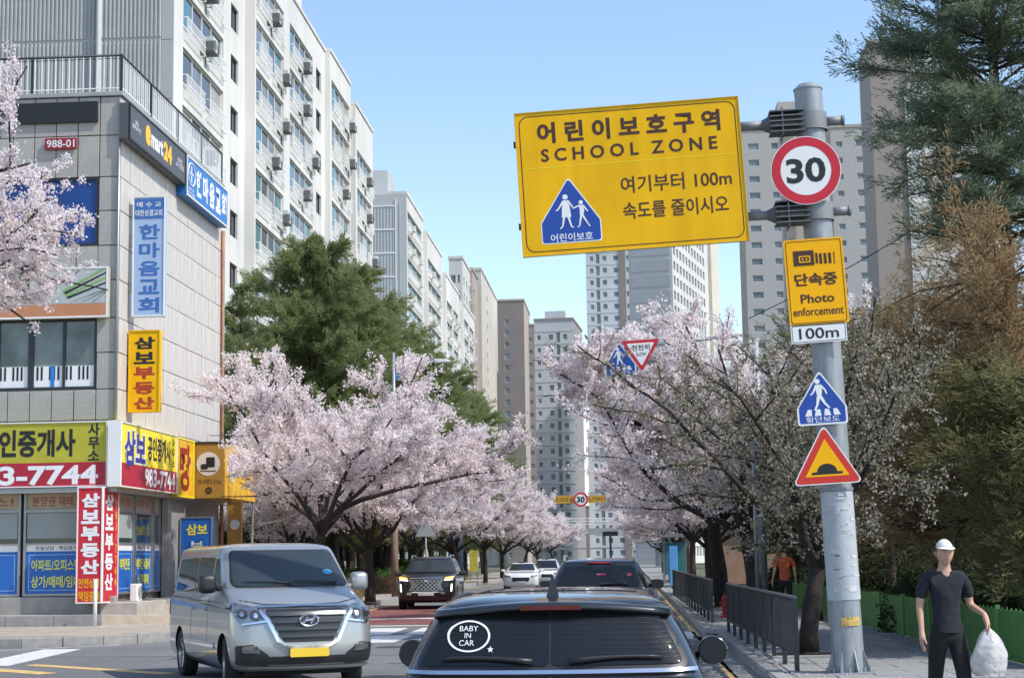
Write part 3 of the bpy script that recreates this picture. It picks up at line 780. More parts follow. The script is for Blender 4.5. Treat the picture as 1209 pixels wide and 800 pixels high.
# ================================================================== distant towers
def tower(label, loc, rz, W, D, Hh, front, side, mw, mside=None, lside=None, fh=2.8, band=None, mband=None, roof=None, name='apartment_tower', glass=None, rebate=.18, core=True):
    """front/side/lside: list of (u centre, width, height, sill) window columns"""
    t = thing(name, label, 'apartment tower', loc, rz)
    nf = int((Hh - 1.8) / fh)
    glass = glass or mat('glass_far_haze', (.16, .19, .21), .25, var=.3, scale=.3, spec=.5)  # lighter glass, haze of the distance put into its colour
    pm = MB(); fm = MB()
    def face(o, u, L, cols, m, nm):
        ops = []
        for c, w, h, s in cols:
            for f in range(nf): ops.append((c - w / 2, .6 + f * fh + s, c + w / 2, .6 + f * fh + s + h))
        mb = MB(); facade(mb, o, u, L, Hh, ops, rebate)
        mb.build(nm, m, t)
        if ops:
            frame_bm(fm, o, u, ops, .07, .06, rebate - .1)
            O = Vector(o); U = Vector(u); N = U.cross(Vector((0, 0, 1)))
            for a, b, c_, d in ops:
                A = O + U * a - N * (rebate - .02); B = O + U * c_ - N * (rebate - .02)
                pm.quad(A + Vector((0, 0, b)), B + Vector((0, 0, b)), B + Vector((0, 0, d)), A + Vector((0, 0, d)))
    face((0, 0, 0), (1, 0, 0), W, front, mw, 'front_wall')
    face((W, 0, 0), (0, 1, 0), D, side, mside or mw, 'side_wall')
    face((0, D, 0), (0, -1, 0), D, lside or [], mside or mw, 'side_wall')
    mb = MB(); mb.quad((W, D, 0), (0, D, 0), (0, D, Hh), (W, D, Hh)); mb.build('rear_wall', mw, t)
    mb = MB(); mb.box(-.15, W + .15, -.15, D + .15, Hh, Hh + .5); mb.build('roof', mside or mw, t)
    if pm.v: stuffp(pm.build('window_pane', glass, t)); stuffp(fm.build('window_frame', WFR, t))
    if band:                                               # storey joints
        mb = MB()
        for f in range(nf + 1):
            z = .6 + f * fh - .12
            for a, b in band: mb.box(a, b, -.05, 0, z, z + .14)
        stuffp(mb.build('storey_band', mband or WHITE, t))
    for (a, b, c, d, h) in (roof or []):
        mb = MB(); mb.box(a, b, c, d, Hh + .5, Hh + h); mb.build('roof_house', mw, t)
    return t
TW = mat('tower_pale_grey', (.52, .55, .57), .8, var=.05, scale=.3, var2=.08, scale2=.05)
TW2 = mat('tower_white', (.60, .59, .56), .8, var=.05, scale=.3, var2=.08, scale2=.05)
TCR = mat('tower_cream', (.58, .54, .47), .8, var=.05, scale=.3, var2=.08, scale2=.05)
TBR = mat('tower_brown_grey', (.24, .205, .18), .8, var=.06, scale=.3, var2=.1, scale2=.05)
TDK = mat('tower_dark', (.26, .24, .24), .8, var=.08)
TBG = mat('tower_beige', (.40, .34, .29), .8, var=.06, scale=.3)
_cp, _sp, _cy, _sy = math.cos(PITCH), math.sin(PITCH), math.cos(YAW), math.sin(YAW)
def X(px, Y, py=400):
    a = (px - 604.5) / 2000; b = (400 - py) / 2000
    a, b = a * math.cos(ROLL) + b * math.sin(ROLL), b * math.cos(ROLL) - a * math.sin(ROLL)
    y0 = _cp - b * _sp
    return (a * _cy - y0 * _sy) / (a * _sy + y0 * _cy) * Y
def Z(py, px, Y): return 1.7 + (655 - .016 * (px - 741) - py) * Y / 2000

# second slab row (grey gable, stepped white facades)
def slab(label, xp0, xp1, Y, ytop, facesteps, mg, nf_h=2.75, ribs=True):
    x1 = X(xp1, Y); x0 = X(xp0, Y); top = Z(ytop, xp1, Y)
    t = thing('apartment_slab', label, 'apartment block', (0, 0, 0))
    mb = MB(); mb.box(x0 - 4, x1 - .6, Y, Y + 20, 0, top - .02); mb.box(x1 - .6, x1 - .02, Y, Y + .3, 0, top - .03); mb.build('gable_wall', mg, t)
    if ribs:
        mb = MB()
        f = 0
        while .6 + f * nf_h < top - 1: mb.box(x0 - 4, x1 - 1.2, Y - .08, Y, .6 + f * nf_h, .75 + f * nf_h); f += 1
        mb.box(x1 - 1.3, x1 - 1.2, Y - .1, Y, 0, top - .5)
        stuffp(mb.build('storey_band', WHITE, t))
        mb = MB()
        for i in range(20): mb.box(x0 - 4 + i * .36, x0 - 3.88 + i * .36, Y - .05, Y, .5, top - 1)
        stuffp(mb.build('rib', mg, t))
    xx = x1; yy = Y
    pm = MB(); fm = MB(); rl_ = MB(); acm = MB()
    for (L, dx, dz) in facesteps:
        ops = []
        nfl = int((top + dz - 1.5) / nf_h)
        n = max(1, int(L / 9))
        for b in range(n):
            u0 = 1 + b * (L - 1) / n; u1 = u0 + (L - 1) / n - 1.6
            for f in range(nfl):
                z = .6 + f * nf_h
                ops.append((u0, z + 1.15, u1, z + 2.45))
                for q in (0, .5): acm.box(xx + .05, xx + .55, yy + u0 + (u1 - u0) * (q + .2), yy + u0 + (u1 - u0) * (q + .2) + .9, z + .5, z + 1.15) if (b + f + int(q * 2)) % 3 else None
                rl_.box(xx + .12, xx + .2, yy + u0, yy + u1, z + .2, z + .26); rl_.box(xx + .12, xx + .2, yy + u0, yy + u1, z + 1.0, z + 1.06)
                k = 0
                while u0 + k * .5 < u1: rl_.box(xx + .13, xx + .18, yy + u0 + k * .5, yy + u0 + k * .5 + .06, z + .26, z + 1.0); k += 1
        mb = MB(); facade(mb, (xx, yy, 0), (0, 1, 0), L, top + dz, ops, .3)
        mb.quad((xx - 3, yy, 0), (xx, yy, 0), (xx, yy, top + dz), (xx - 3, yy, top + dz)) if yy > Y + 1 else None
        mb.build('side_wall', AWALL, t)
        mb = MB(); mb.box(xx - 10, xx + .1, yy, yy + L - .02, top + dz, top + dz + .4); mb.build('roof_edge', AWALL, t)
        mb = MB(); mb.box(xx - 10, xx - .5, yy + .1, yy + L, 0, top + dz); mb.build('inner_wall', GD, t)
        O = Vector((xx, yy, 0)); 
        for a, b_, c, d in ops:
            pm.quad(O + Vector((-.25, a, b_)), O + Vector((-.25, c, b_)), O + Vector((-.25, c, d)), O + Vector((-.25, a, d)))
            for q in (.33, .66): fm.box(xx - .24, xx - .15, yy + a + (c - a) * q - .05, yy + a + (c - a) * q + .05, b_, d)
        yy += L; xx += dx
    stuffp(pm.build('window_pane', GT, t)); stuffp(fm.build('window_frame', WFR, t)); stuffp(rl_.build('railing', WHITE, t)); stuffp(acm.build('outdoor_unit', mat('ac_white', (.6, .6, .57), .5, var=.05), t))
    return t
AG2 = mat('apartment_gable_2', (.44, .455, .46), .75, var=.05, scale=.5)
t = slab('grey gabled apartment slab with stepped white balcony side, behind the evergreens', 443, 481, 190, 222, [(16, .5, 0), (17, .5, -1.6), (18, .6, -4.0), (18, .6, -5.2)], AG2)
mb = MB(); mb.box(X(440, 200), X(459, 200), 200, 206, Z(222, 450, 200), Z(192, 450, 200)); mb.build('roof_house', AG2, t)
# white tower, beige strip, bright cream tower
Y = 300
tower('slim white apartment tower with paired windows, left of the bright cream tower', (X(531, Y), Y, 0), 0, X(547, Y) - X(531, Y), 20, Z(302, 540, Y), [(.75, .9, 1.5, .8), (1.75, .5, 1.5, .8)], [(3, 2, 1.5, .8), (8, 2, 1.5, .8), (13, 2, 1.5, .8)], TW2, fh=2.9)
Y = 315
tower('narrow beige apartment tower with balconies squeezed between two pale towers', (X(546, Y), Y, 0), 0, X(558.5, Y) - X(546, Y), 12, Z(316, 550, Y), [(.7, .7, 1.3, .8), (1.5, .5, 1.3, .8)], [(3, 2, 1.5, .8)], TBG, fh=2.9, band=[(0, 1.9)])
Y = 330
tower('cream apartment tower with a blank gable and tiny windows', (X(556, Y), Y, 0), R_(0), X(569, Y) - X(556, Y), 42, Z(316, 567, Y), [], [(14, 2.2, .9, 1.1), (24, .0, 0, 0), (32, .0, 0, 0)][:1], TCR, TCR, fh=2.9)
Y = 420
t = tower('dark brown blank apartment tower in the gap of the street', (X(586, Y), Y, 0), 0, X(619, Y) - X(586, Y), 26, Z(354, 600, Y), [(2.6, 1.2, 1.5, .8)], [(6, 1, 1, 1)], TBR, TBG, fh=2.9, lside=[])
Y = 440
tower('dark apartment strip with white balcony boxes beside the brown tower', (X(619, Y), Y, 0), 0, X(633, Y) - X(619, Y), 10, Z(384, 625, Y), [(1.4, 1.6, 1.3, .7)], [], TDK, fh=3.3, glass=GC)
Y = 365
w_ = X(677, Y) - X(631, Y)
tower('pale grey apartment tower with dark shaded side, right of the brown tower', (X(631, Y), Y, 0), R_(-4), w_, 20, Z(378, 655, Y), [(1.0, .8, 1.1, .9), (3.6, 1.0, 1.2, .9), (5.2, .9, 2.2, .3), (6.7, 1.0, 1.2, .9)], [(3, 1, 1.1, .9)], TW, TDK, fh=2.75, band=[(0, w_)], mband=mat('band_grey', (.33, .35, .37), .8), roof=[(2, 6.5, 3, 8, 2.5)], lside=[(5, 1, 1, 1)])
Y = 440
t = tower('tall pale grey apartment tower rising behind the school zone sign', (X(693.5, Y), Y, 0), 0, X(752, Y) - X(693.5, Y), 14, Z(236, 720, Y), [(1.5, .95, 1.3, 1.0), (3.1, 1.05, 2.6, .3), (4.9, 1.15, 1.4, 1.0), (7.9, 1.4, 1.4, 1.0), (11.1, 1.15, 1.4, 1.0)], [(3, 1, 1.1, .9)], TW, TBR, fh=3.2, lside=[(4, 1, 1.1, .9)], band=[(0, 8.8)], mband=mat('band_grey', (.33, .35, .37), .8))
mb = MB(); mb.box(8.8, 10.4, -.3, 0, 0, Z(236, 720, Y) - .5); mb.build('brown_strip', TBR, t)
mb = MB(); mb.box(-.5, .55, -.4, .6, 0, 34); mb.build('sunlit_edge_strip', TW2, t)  # added pale strip: the sunlit tower edge put into shape and colour
Y = 310
t = tower('apartment block with grey panelled gable and white sunlit side below the yellow sign', (X(744, Y), Y - 1.2, 0), R_(-13), 8.2, 44, Z(228, 790, Y), [], [(2 + i * 3.0, 1.9, 1.6, .7) for i in range(11)], TW2, TW2, fh=2.75)
mb = MB()
f = 0
while 1 + f * 3.0 < Z(228, 790, Y) - 3: mb.box(.5, 7.8, -.12, 0, 1 + f * 2.9, 3.1 + f * 2.9); f += 1
stuffp(mb.build('gable_panel', AG2, t))
mb = MB(); mb.box(8.2, 8.9, 37, 46, 0, Z(222, 850, 350)); mb.build('beige_core', TCR, t)
# right cluster behind the signs
Y = 275
Zt = Z(150, 900, Y)
t = tower('beige and brown apartment block with dark windows behind the round speed limit sign', (X(884, Y), Y, 0), 0, X(1036, Y) - X(884, Y), 14, Zt,
      [(1.8, 1.8, 1.1, .9), (5.3, 1.2, 1.1, .9), (15.8, 1.1, 1.0, .9), (19.4, 1.8, 1.1, .9)], [], mat('tower_lilac_grey', (.40, .385, .37), .8, var=.05), TBG, fh=2.75, lside=[(5, 1.2, 1, 1)], roof=[(6.2, 12.8, 2, 8, 5.2)])
mb = MB(); mb.box(6.6, 8.3, -.25, 0, 0, Zt - .2); mb.box(12.2, 14.4, -.25, 0, 0, Zt - .2); mb.build('brown_strip', TBR, t)
mb = MB(); mb.box(8.3, 12.2, -.1, 0, 0, Zt + 2); mb.build('core_panel', TBG, t)
pm = MB()
for f in range(23):
    for x in (12.7, 7.1): pm.box(x, x + .9, -.29, -.25, 2 + f * 2.75, 3.1 + f * 2.75)
stuffp(pm.build('window_pane', GC, t))
Y = 200
H1 = Z(46, 1040, Y)
t = tower('tall brown-grey apartment tower with stepped white gable, behind the tree at upper right', (X(1041, Y), Y, 0), R_(0), 4.7, 9, H1, [], [], mat('tower_taupe', (.30, .255, .225), .8, var=.05), mat('tower_taupe', (.30, .255, .225), .8), fh=2.75)
mb = MB(); mb.box(4.7, 13, .5, 9, 0, H1 - 3.4); mb.build('lower_wing', mat('tower_taupe', (.30, .255, .225), .8, var=.05), t)
mb = MB(); [mb.box(x, x + 1.2, .42, .5, H1 - 5.0, H1 - 4.5) for x in (4.9, 6.6, 8.3, 10)]; mb.build('roof_slot', TDK, t)
mb = MB(); mb.box(3.9, 12, -.3, 0.4, 0, H1 - 6.0); mb.build('white_gable', TW2, t)
mb = MB()
for f in range(20): mb.box(4.2, 8.6, -.36, -.3, 3 + f * 2.9, 4.9 + f * 2.9)
stuffp(mb.build('gable_panel', mat('gable_cream', (.52, .51, .47), .8), t))
mb = MB()
for f in range(20): mb.box(9.4, 10.8, -.36, -.3, 3.4 + f * 2.9, 4.8 + f * 2.9)
stuffp(mb.build('window_pane', GD, t))
# low far background across the end of the street
Y = 560
for i, (a, b, yt, lab) in enumerate(((600, 640, 560, 'low distant grey housing block left of the footbridge'), (640, 700, 600, 'low distant dark block behind the footbridge'), (700, 790, 585, 'low distant block right of the footbridge'))):
    tower(lab, (X(a, Y), Y, 0), 0, X(b, Y) - X(a, Y), 10, Z(yt, a, Y), [(2 + 3 * k, 1.4, 1.3, .9) for k in range(int((X(b, Y) - X(a, Y) - 2) / 3))], [], TW if i != 1 else TBR, fh=3, name='distant_block')
# ================================================================== vehicles
def paint(name, col, metal=.6, rough=.32, coat=1.): return mat(name, col, rough, metal, var=.03, coat=coat, spec=.5)
P_SILVER = paint('paint_silver', (.36, .375, .385), .5, .33)
P_BLACK = paint('paint_black', (.012, .012, .014), .2, .2)
P_CHAR = paint('paint_dark_grey', (.03, .035, .04), .6, .28)
P_WHITE = paint('paint_white', (.74, .74, .74), .0, .25)
P_DARK = mat('paint_black_suv', (.014, .012, .012), .3, .1, var=.03, coat=.6)
GLASSV = mat('windscreen_glass', (.03, .042, .05), .04, var=0, spec=.45)
GLASSR = mat('rear_privacy_glass', (.010, .012, .014), .03, var=0, spec=.5)
LAMPG = mat('lamp_glass', (.22, .23, .24), .07, .7, var=.5, scale=9, coat=1)
LAMPD = mat('lamp_dark', (.05, .05, .055), .1, .3, var=.3, scale=20, coat=1)
TAILR = mat('tail_lamp_red', (.35, .01, .012), .15, var=.1, coat=1)
PLATEW = mat('plate_white', (.65, .66, .66), .5, var=.03)
PLATEY = mat('plate_yellow', (.78, .52, .03), .5, var=.04)
ARCHM = mat('wheel_arch_black', (.008, .008, .008), .9, var=0)
RIM = mat('alloy_rim', (.45, .46, .47), .25, .9, var=.05)

def crom(a, b, c, d, t):
    return .5 * ((2 * b) + (-a + c) * t + (2 * a - 5 * b + 4 * c - d) * t * t + (-a + 3 * b - 3 * c + d) * t ** 3)

def body_mesh(keys, steps=5, nf=8, nc=6, ns=26, nre=8):
    """keys: zf, yf, zr, yr, w, rf, rr, bow, rbow  -> closed smooth hull, front towards -y"""
    K = [np.array(k, float) for k in keys]
    sl = []
    for i in range(len(K) - 1):
        a = K[max(i - 1, 0)]; b = K[i]; c = K[i + 1]; d = K[min(i + 2, len(K) - 1)]
        for s in range(steps): sl.append(crom(a, b, c, d, s / steps))
    sl.append(K[-1])
    vs = []; ring = None
    for zf, yf, zr, yr, w, rf, rr, bow, rbow in sl:
        rf = min(rf, w * .9); rr = min(rr, w * .9)
        pts = []
        for i in range(nf):
            x = (w - rf) * i / nf; pts.append((x, yf + bow * (x / w) ** 2))
        b0 = bow * ((w - rf) / w) ** 2
        for i in range(nc):
            a = math.pi / 2 * i / nc; pts.append((w - rf + rf * math.sin(a), yf + b0 + rf * (1 - math.cos(a)) * 1.2))
        y0 = yf + b0 + rf * 1.2; b1 = rbow * ((w - rr) / w) ** 2; y1 = yr - b1 - rr
        for i in range(ns):
            u = i / ns; pts.append((w, y0 + (y1 - y0) * u))
        for i in range(nc):
            a = math.pi / 2 * i / nc; pts.append((w - rr * (1 - math.cos(a)), y1 + rr * math.sin(a)))
        for i in range(nre + 1):
            x = (w - rr) * (1 - i / nre); pts.append((x, yr - rbow * (x / w) ** 2))
        full = pts + [(-x, y) for x, y in reversed(pts[1:-1])]
        ring = len(full)
        for x, y in full:
            s = min(1, max(0, (y - yf) / max(1e-6, yr - yf)))
            vs.append((x, y, zf + (zr - zf) * s))
    fs = []
    n = len(sl)
    for i in range(n - 1):
        for j in range(ring):
            k = (j + 1) % ring
            fs.append((i * ring + j, i * ring + k, (i + 1) * ring + k, (i + 1) * ring + j))
    fs.append(tuple(range(ring - 1, -1, -1))); fs.append(tuple(range((n - 1) * ring, n * ring)))
    return vs, fs

def cut_arches(vs, fs, wheels, W, m):
    me = bpy.data.meshes.new('body'); me.from_pydata(vs, [], fs); me.materials.append(m); me.materials.append(ARCHM)
    o = bpy.data.objects.new('body', me); COL.objects.link(o)
    bvh = BVHTree.FromPolygons([Vector(v) for v in vs], fs)
    mb = MB()
    for y, z, r in wheels:
        for s in (-1, 1):
            x0, x1 = sorted((s * (W / 2 - .38), s * (W / 2 + .3)))
            mb.cyl((x0, y, z), (x1, y, z), r, n=36)
    c = mb.build('cutter', [ARCHM])
    md = o.modifiers.new('b', 'BOOLEAN'); md.operation = 'DIFFERENCE'; md.object = c; md.solver = 'EXACT'
    try: md.material_mode = 'TRANSFER'
    except Exception: pass
    dg = bpy.context.evaluated_depsgraph_get()
    nm = bpy.data.meshes.new_from_object(o.evaluated_get(dg))
    o.modifiers.clear(); o.data = nm
    bpy.data.objects.remove(c)
    nm.polygons.foreach_set('use_smooth', [True] * len(nm.polygons))
    for p in nm.polygons:
        if p.material_index == 1: p.use_smooth = False
    try:
        import bpy as _b
        nm.set_sharp_from_angle(angle=R_(38))
    except Exception: pass
    return o, bvh

def decal(name, outline, view, bvh, m, parent, off=.004, step=.07, depth=.012, smooth=True):
    """a panel (glass, lamp, trim) bent over the hull: outline in the named view, thickness off"""
    bm = bmesh.new()
    vv = [bm.verts.new((a, b, 0)) for a, b in outline]
    bm.verts.index_update()
    tr = tessellate_polygon([[Vector((a, b, 0)) for a, b in outline]])
    for t in tr:
        try: bm.faces.new([vv[i] for i in t])
        except ValueError: pass
    A = [p[0] for p in outline]; B = [p[1] for p in outline]
    for ax, lo, hi in ((0, min(A), max(A)), (1, min(B), max(B))):
        n = int((hi - lo) / step)
        for i in range(1, n + 1):
            c = lo + (hi - lo) * i / (n + 1)
            co = Vector((c, 0, 0)) if ax == 0 else Vector((0, c, 0)); no = Vector((1, 0, 0)) if ax == 0 else Vector((0, 1, 0))
            bmesh.ops.bisect_plane(bm, geom=bm.verts[:] + bm.edges[:] + bm.faces[:], plane_co=co, plane_no=no)
    F = {'front': (lambda a, b: Vector((a, -9, b)), Vector((0, 1, 0))), 'rear': (lambda a, b: Vector((a, 9, b)), Vector((0, -1, 0))),
         'left': (lambda a, b: Vector((-4, a, b)), Vector((1, 0, 0))), 'right': (lambda a, b: Vector((4, a, b)), Vector((-1, 0, 0))),
         'top': (lambda a, b: Vector((a, b, 5)), Vector((0, 0, -1)))}[view]
    for v in bm.verts:
        o = F[0](v.co.x, v.co.y)
        loc, nor, idx, d = bvh.ray_cast(o, F[1])
        if loc is None:
            loc, nor, idx, d = bvh.find_nearest(o + F[1] * 8)
        if nor.dot(F[1]) > 0: nor = -nor
        v.co = loc + nor * off
    bm.normal_update()
    f0 = bm.faces[:]
    if f0 and sum(f.normal.dot(F[1]) * f.calc_area() for f in f0) > 0: bmesh.ops.reverse_faces(bm, faces=f0)
    be = [e for e in bm.edges if e.is_boundary]
    r = bmesh.ops.extrude_edge_only(bm, edges=be)
    for v in [g for g in r['geom'] if isinstance(g, bmesh.types.BMVert)]: v.co += F[1] * (depth + off)
    me = bpy.data.meshes.new(name); bm.to_mesh(me); bm.free()
    me.materials.append(m)
    if smooth:
        me.polygons.foreach_set('use_smooth', [True] * len(me.polygons))
        me.set_sharp_from_angle(angle=R_(40))
    return link(name, me, parent)

def lathe(prof, n=28):
    """profile (x along axle, r) -> ring mesh about x"""
    mb = MB(); k = len(prof); vs = []
    for i in range(n):
        a = 2 * math.pi * i / n
        for x, r in prof: vs.append((x, r * math.cos(a), r * math.sin(a)))
    fs = [(i * k + j, ((i + 1) % n) * k + j, ((i + 1) % n) * k + j + 1, i * k + j + 1) for i in range(n) for j in range(k - 1)]
    mb.add(vs, fs); return mb
def wheel(parent, x, y, r, w, side, spokes=10, steer=0.):
    """side +1: outer face towards +x"""
    g = bpy.data.objects.new('wheel', None); COL.objects.link(g); g.parent = parent; g.location = (x, y, r); g.rotation_euler = (0, 0, steer)
    s = side
    ri = r * .66
    t = lathe([(-s * w / 2, ri), (-s * w / 2, r * .93), (-s * w * .4, r), (s * w * .4, r), (s * w / 2, r * .94), (s * w / 2, r * .76), (s * w * .44, ri)])
    t.build('tyre', RUBBER, g, smooth=True)
    m = lathe([(-s * w * .4, ri), (s * w * .42, ri), (s * w * .46, ri * .96), (s * w * .40, ri * .93), (s * w * .1, ri * .9)])
    m.cyl((s * w * .05, 0, 0), (s * w * .32, 0, 0), ri * .26, ri * .2, 14)
    for i in range(spokes):
        a = 2 * math.pi * i / spokes; c = math.cos(a); q = math.sin(a)
        m.cyl((s * w * .22, c * ri * .15, q * ri * .15), (s * w * .34, c * ri * .93, q * ri * .93), ri * .09, ri * .07, 5)
    m.build('rim', RIM, g, smooth=False)
    d = MB(); d.cyl((s * w * .0, 0, 0), (s * w * .04, 0, 0), ri * .88, n=20); d.build('brake_disc', DARKM, g)
    return g

def shell(L, W, H, hoodz, beltz, cowl_y, cowlz, wst_y, rtop_y, rbase_y, wt, sill=.2, bow=.16, rbow=.08, rf=.3, rr=.22, mid=None, noseround=.1, rear_in=.04):
    w = W / 2; yF = -L / 2; yR = L / 2
    return [(sill, yF + .22, sill + .02, yR - .2, w * .88, rf, rr, bow, rbow),
            (sill + .08, yF + .06, sill + .1, yR - .05, w * .96, rf, rr, bow, rbow),
            (.48, yF, .5, yR, w * .995, rf, rr, bow, rbow),
            (.68, yF + .0, .72, yR, w, rf, rr, bow, rbow),
            (hoodz - .16, yF + .03, beltz - .18, yR - .01, w * .992, rf, rr, bow, rbow),
            (hoodz - .05, yF + noseround, beltz - .09, yR - rear_in, w * .985, rf, rr, bow, rbow),
            (hoodz + .01, yF + noseround + .18, beltz - .05, yR - rear_in - .01, w * .975, rf, rr, bow, rbow),
            (hoodz * .45 + cowlz * .55, (yF + cowl_y) / 2 + .1, beltz - .02, yR - rear_in - .03, w * .96, .35, rr, bow * .8, rbow),
            (cowlz, cowl_y, beltz, rbase_y + .03, w * .945, .35, rr, .16, rbow),
            (cowlz + .03, cowl_y + .06, beltz + .03, rbase_y, w * .93, .3, rr, .15, rbow),
            (cowlz * .5 + (H - .12) * .5 + .01, (cowl_y + wst_y) / 2, beltz * .5 + (H - .1) * .5 + .02, (rbase_y + rtop_y) / 2 + .03, (w * .93 + wt) / 2 + .012, .26, rr, .13, rbow),
            (H - .12, wst_y - .06, H - .12, rtop_y + .03, wt + .012, .22, rr, .11, rbow),
            (H - .055, wst_y + .08, H - .055, rtop_y - .05, wt * .93, .2, rr, .1, rbow),
            (H - .018, wst_y + .32, H - .02, rtop_y - .3, wt * .72, .2, rr, .08, .05),
            (H - .003, wst_y + .7, H - .004, rtop_y - .7, wt * .4, .15, .15, .05, .05),
            (H, wst_y + 1.0, H, rtop_y - 1.0, wt * .1, .02, .02, .0, .0)]

def glass_xy(x0b, x1b, zb, x0t, x1t, zt, r=.05): return rpoly([(x0b, zb), (x1b, zb), (x1t, zt), (x0t, zt)], r)
def sidewin(poly, bvh, root, m, name='side_window', frame=True):
    for v, s in (('left', 1), ('right', 1)):
        if frame:
            cx = sum(p[0] for p in poly) / len(poly); cz = sum(p[1] for p in poly) / len(poly)
        decal(name, rpoly(poly, .05), v, bvh, m, root, .005, .12)

def mirror(root, x, y, z, side, m, w=.26, h=.18, d=.2, shape=.5, n2=12):
    """rounded mirror housing with its glass towards +y"""
    g = bpy.data.objects.new('mirror', None); COL.objects.link(g); g.parent = root; g.location = (x, y, z)
    vs = []; nn = 20
    prof = [(-.5, .35), (-.46, .7), (-.25, .95), (.15, 1.0), (.42, .99), (.5, .95)]
    e = 2 / shape if shape else 2
    for t, sc in prof:
        for i in range(nn):
            a = 2 * math.pi * i / nn; c = math.cos(a); q = math.sin(a)
            vs.append((w / 2 * sc * math.copysign(abs(c) ** (2 / e), c), t * d, h / 2 * sc * math.copysign(abs(q) ** (2 / e), q)))
    k = len(prof)
    fs = [(i * nn + j, i * nn + (j + 1) % nn, (i + 1) * nn + (j + 1) % nn, (i + 1) * nn + j) for i in range(k - 1) for j in range(nn)]
    fs += [tuple(range(nn - 1, -1, -1)), tuple(range((k - 1) * nn, k * nn))]
    mb = MB(); mb.add(vs, fs); mb.cyl((-side * w * .45, -.0, -h * .2), (-side * (w * .5 + .14), -.02, -h * .35), .035, n=8)
    mb.build('housing', m, g, smooth=True)
    gl = [(p[0] * .93, d * .5 + .004, p[2] * .93) for p in vs[-nn:]]
    mb = MB(); mb.add(gl + [(x_, d * .5 - .01, z_) for x_, _, z_ in gl], [tuple(range(nn - 1, -1, -1))] + [(i, (i + 1) % nn, nn + (i + 1) % nn, nn + i) for i in range(nn)])
    mb.build('mirror_glass', mat('mirror_glass', (.07, .08, .09), .05, .85, var=0), g)
    return g

def wiper(root, a, b, bvh, view, name='wiper', r=.011):
    P = []
    F = {'front': (lambda p: Vector((p[0], -9, p[1])), Vector((0, 1, 0))), 'rear': (lambda p: Vector((p[0], 9, p[1])), Vector((0, -1, 0)))}[view]
    for i in range(7):
        u = i / 6; p = (a[0] + (b[0] - a[0]) * u, a[1] + (b[1] - a[1]) * u + .012 * math.sin(u * math.pi))
        loc, nor, _, _ = bvh.ray_cast(F[0](p), F[1])
        if nor.dot(F[1]) > 0: nor = -nor
        P.append(loc + nor * .03)
    mb = MB(); mb.tube(P, [r * 1.6, r * 1.5, r * 1.3, r, r, r, r * .6], 6); return mb.build(name, BLACKPL, root, smooth=True)

# ------------------------------------------------------------------ silver van
van = thing('van', 'silver blue people carrier van with yellow plate turning beside the corner building', 'van', (-5.30, 24.7, 0), R_(25))
L, W, H = 5.15, 1.92, 1.96
k = shell(L, W, H, 1.08, 1.22, -1.78, 1.33, -.95, 2.38, 2.50, .79, sill=.24, bow=.2, rbow=.04, rf=.30, rr=.14, noseround=.08, rear_in=.01)
k = [list(q) for q in k]
for i in (0, 1): k[i][0] += .02
vs, fs = body_mesh(k)
body, bvh = cut_arches(vs, fs, [(-1.66, .35, .40), (1.54, .35, .40)], W, P_SILVER); body.name = 'body'; body.parent = van
decal('windscreen_surround', rpoly([(-.83, 1.34), (.83, 1.34), (.72, 1.85), (-.72, 1.85)], .09), 'front', bvh, BLACKPL, van, .004, .07)
decal('windscreen', rpoly([(-.80, 1.36), (.80, 1.36), (.70, 1.83), (-.70, 1.83)], .08), 'front', bvh, GLASSV, van, .008, .07)
for v in ('left', 'right'):
    decal('side_window', rpoly([(-1.22, 1.30), (-.62, 1.28), (-.62, 1.74), (-.84, 1.74)], .05), v, bvh, GLASSV, van, .005, .1)
    decal('side_window', rpoly([(-.50, 1.28), (.60, 1.26), (.60, 1.76), (-.50, 1.76)], .06), v, bvh, GLASSR, van, .005, .1)
    decal('side_window', rpoly([(.68, 1.26), (2.20, 1.26), (2.12, 1.74), (.68, 1.76)], .08), v, bvh, GLASSR, van, .005, .1)
    decal('body_moulding', rpoly([(-1.1, .52), (1.0, .52), (1.0, .60), (-1.1, .60)], .02), v, bvh, P_SILVER, van, .018, .2)
    for y in (-.58, .64): decal('door_seam', [(y - .006, .42), (y + .006, .42), (y + .006, 1.24), (y - .006, 1.24)], v, bvh, BLACKPL, van, .002, .2)
    decal('rail_groove', [(.7, 1.17), (2.3, 1.17), (2.3, 1.185), (.7, 1.185)], v, bvh, BLACKPL, van, .003, .3)
    h = decal('door_handle', rpoly([(-.52, 1.02), (-.3, 1.02), (-.3, 1.06), (-.52, 1.06)], .015), v, bvh, P_SILVER, van, .03, .2)
    h = decal('door_handle', rpoly([(.4, 1.02), (.58, 1.02), (.58, 1.06), (.4, 1.06)], .015), v, bvh, P_SILVER, van, .03, .2)
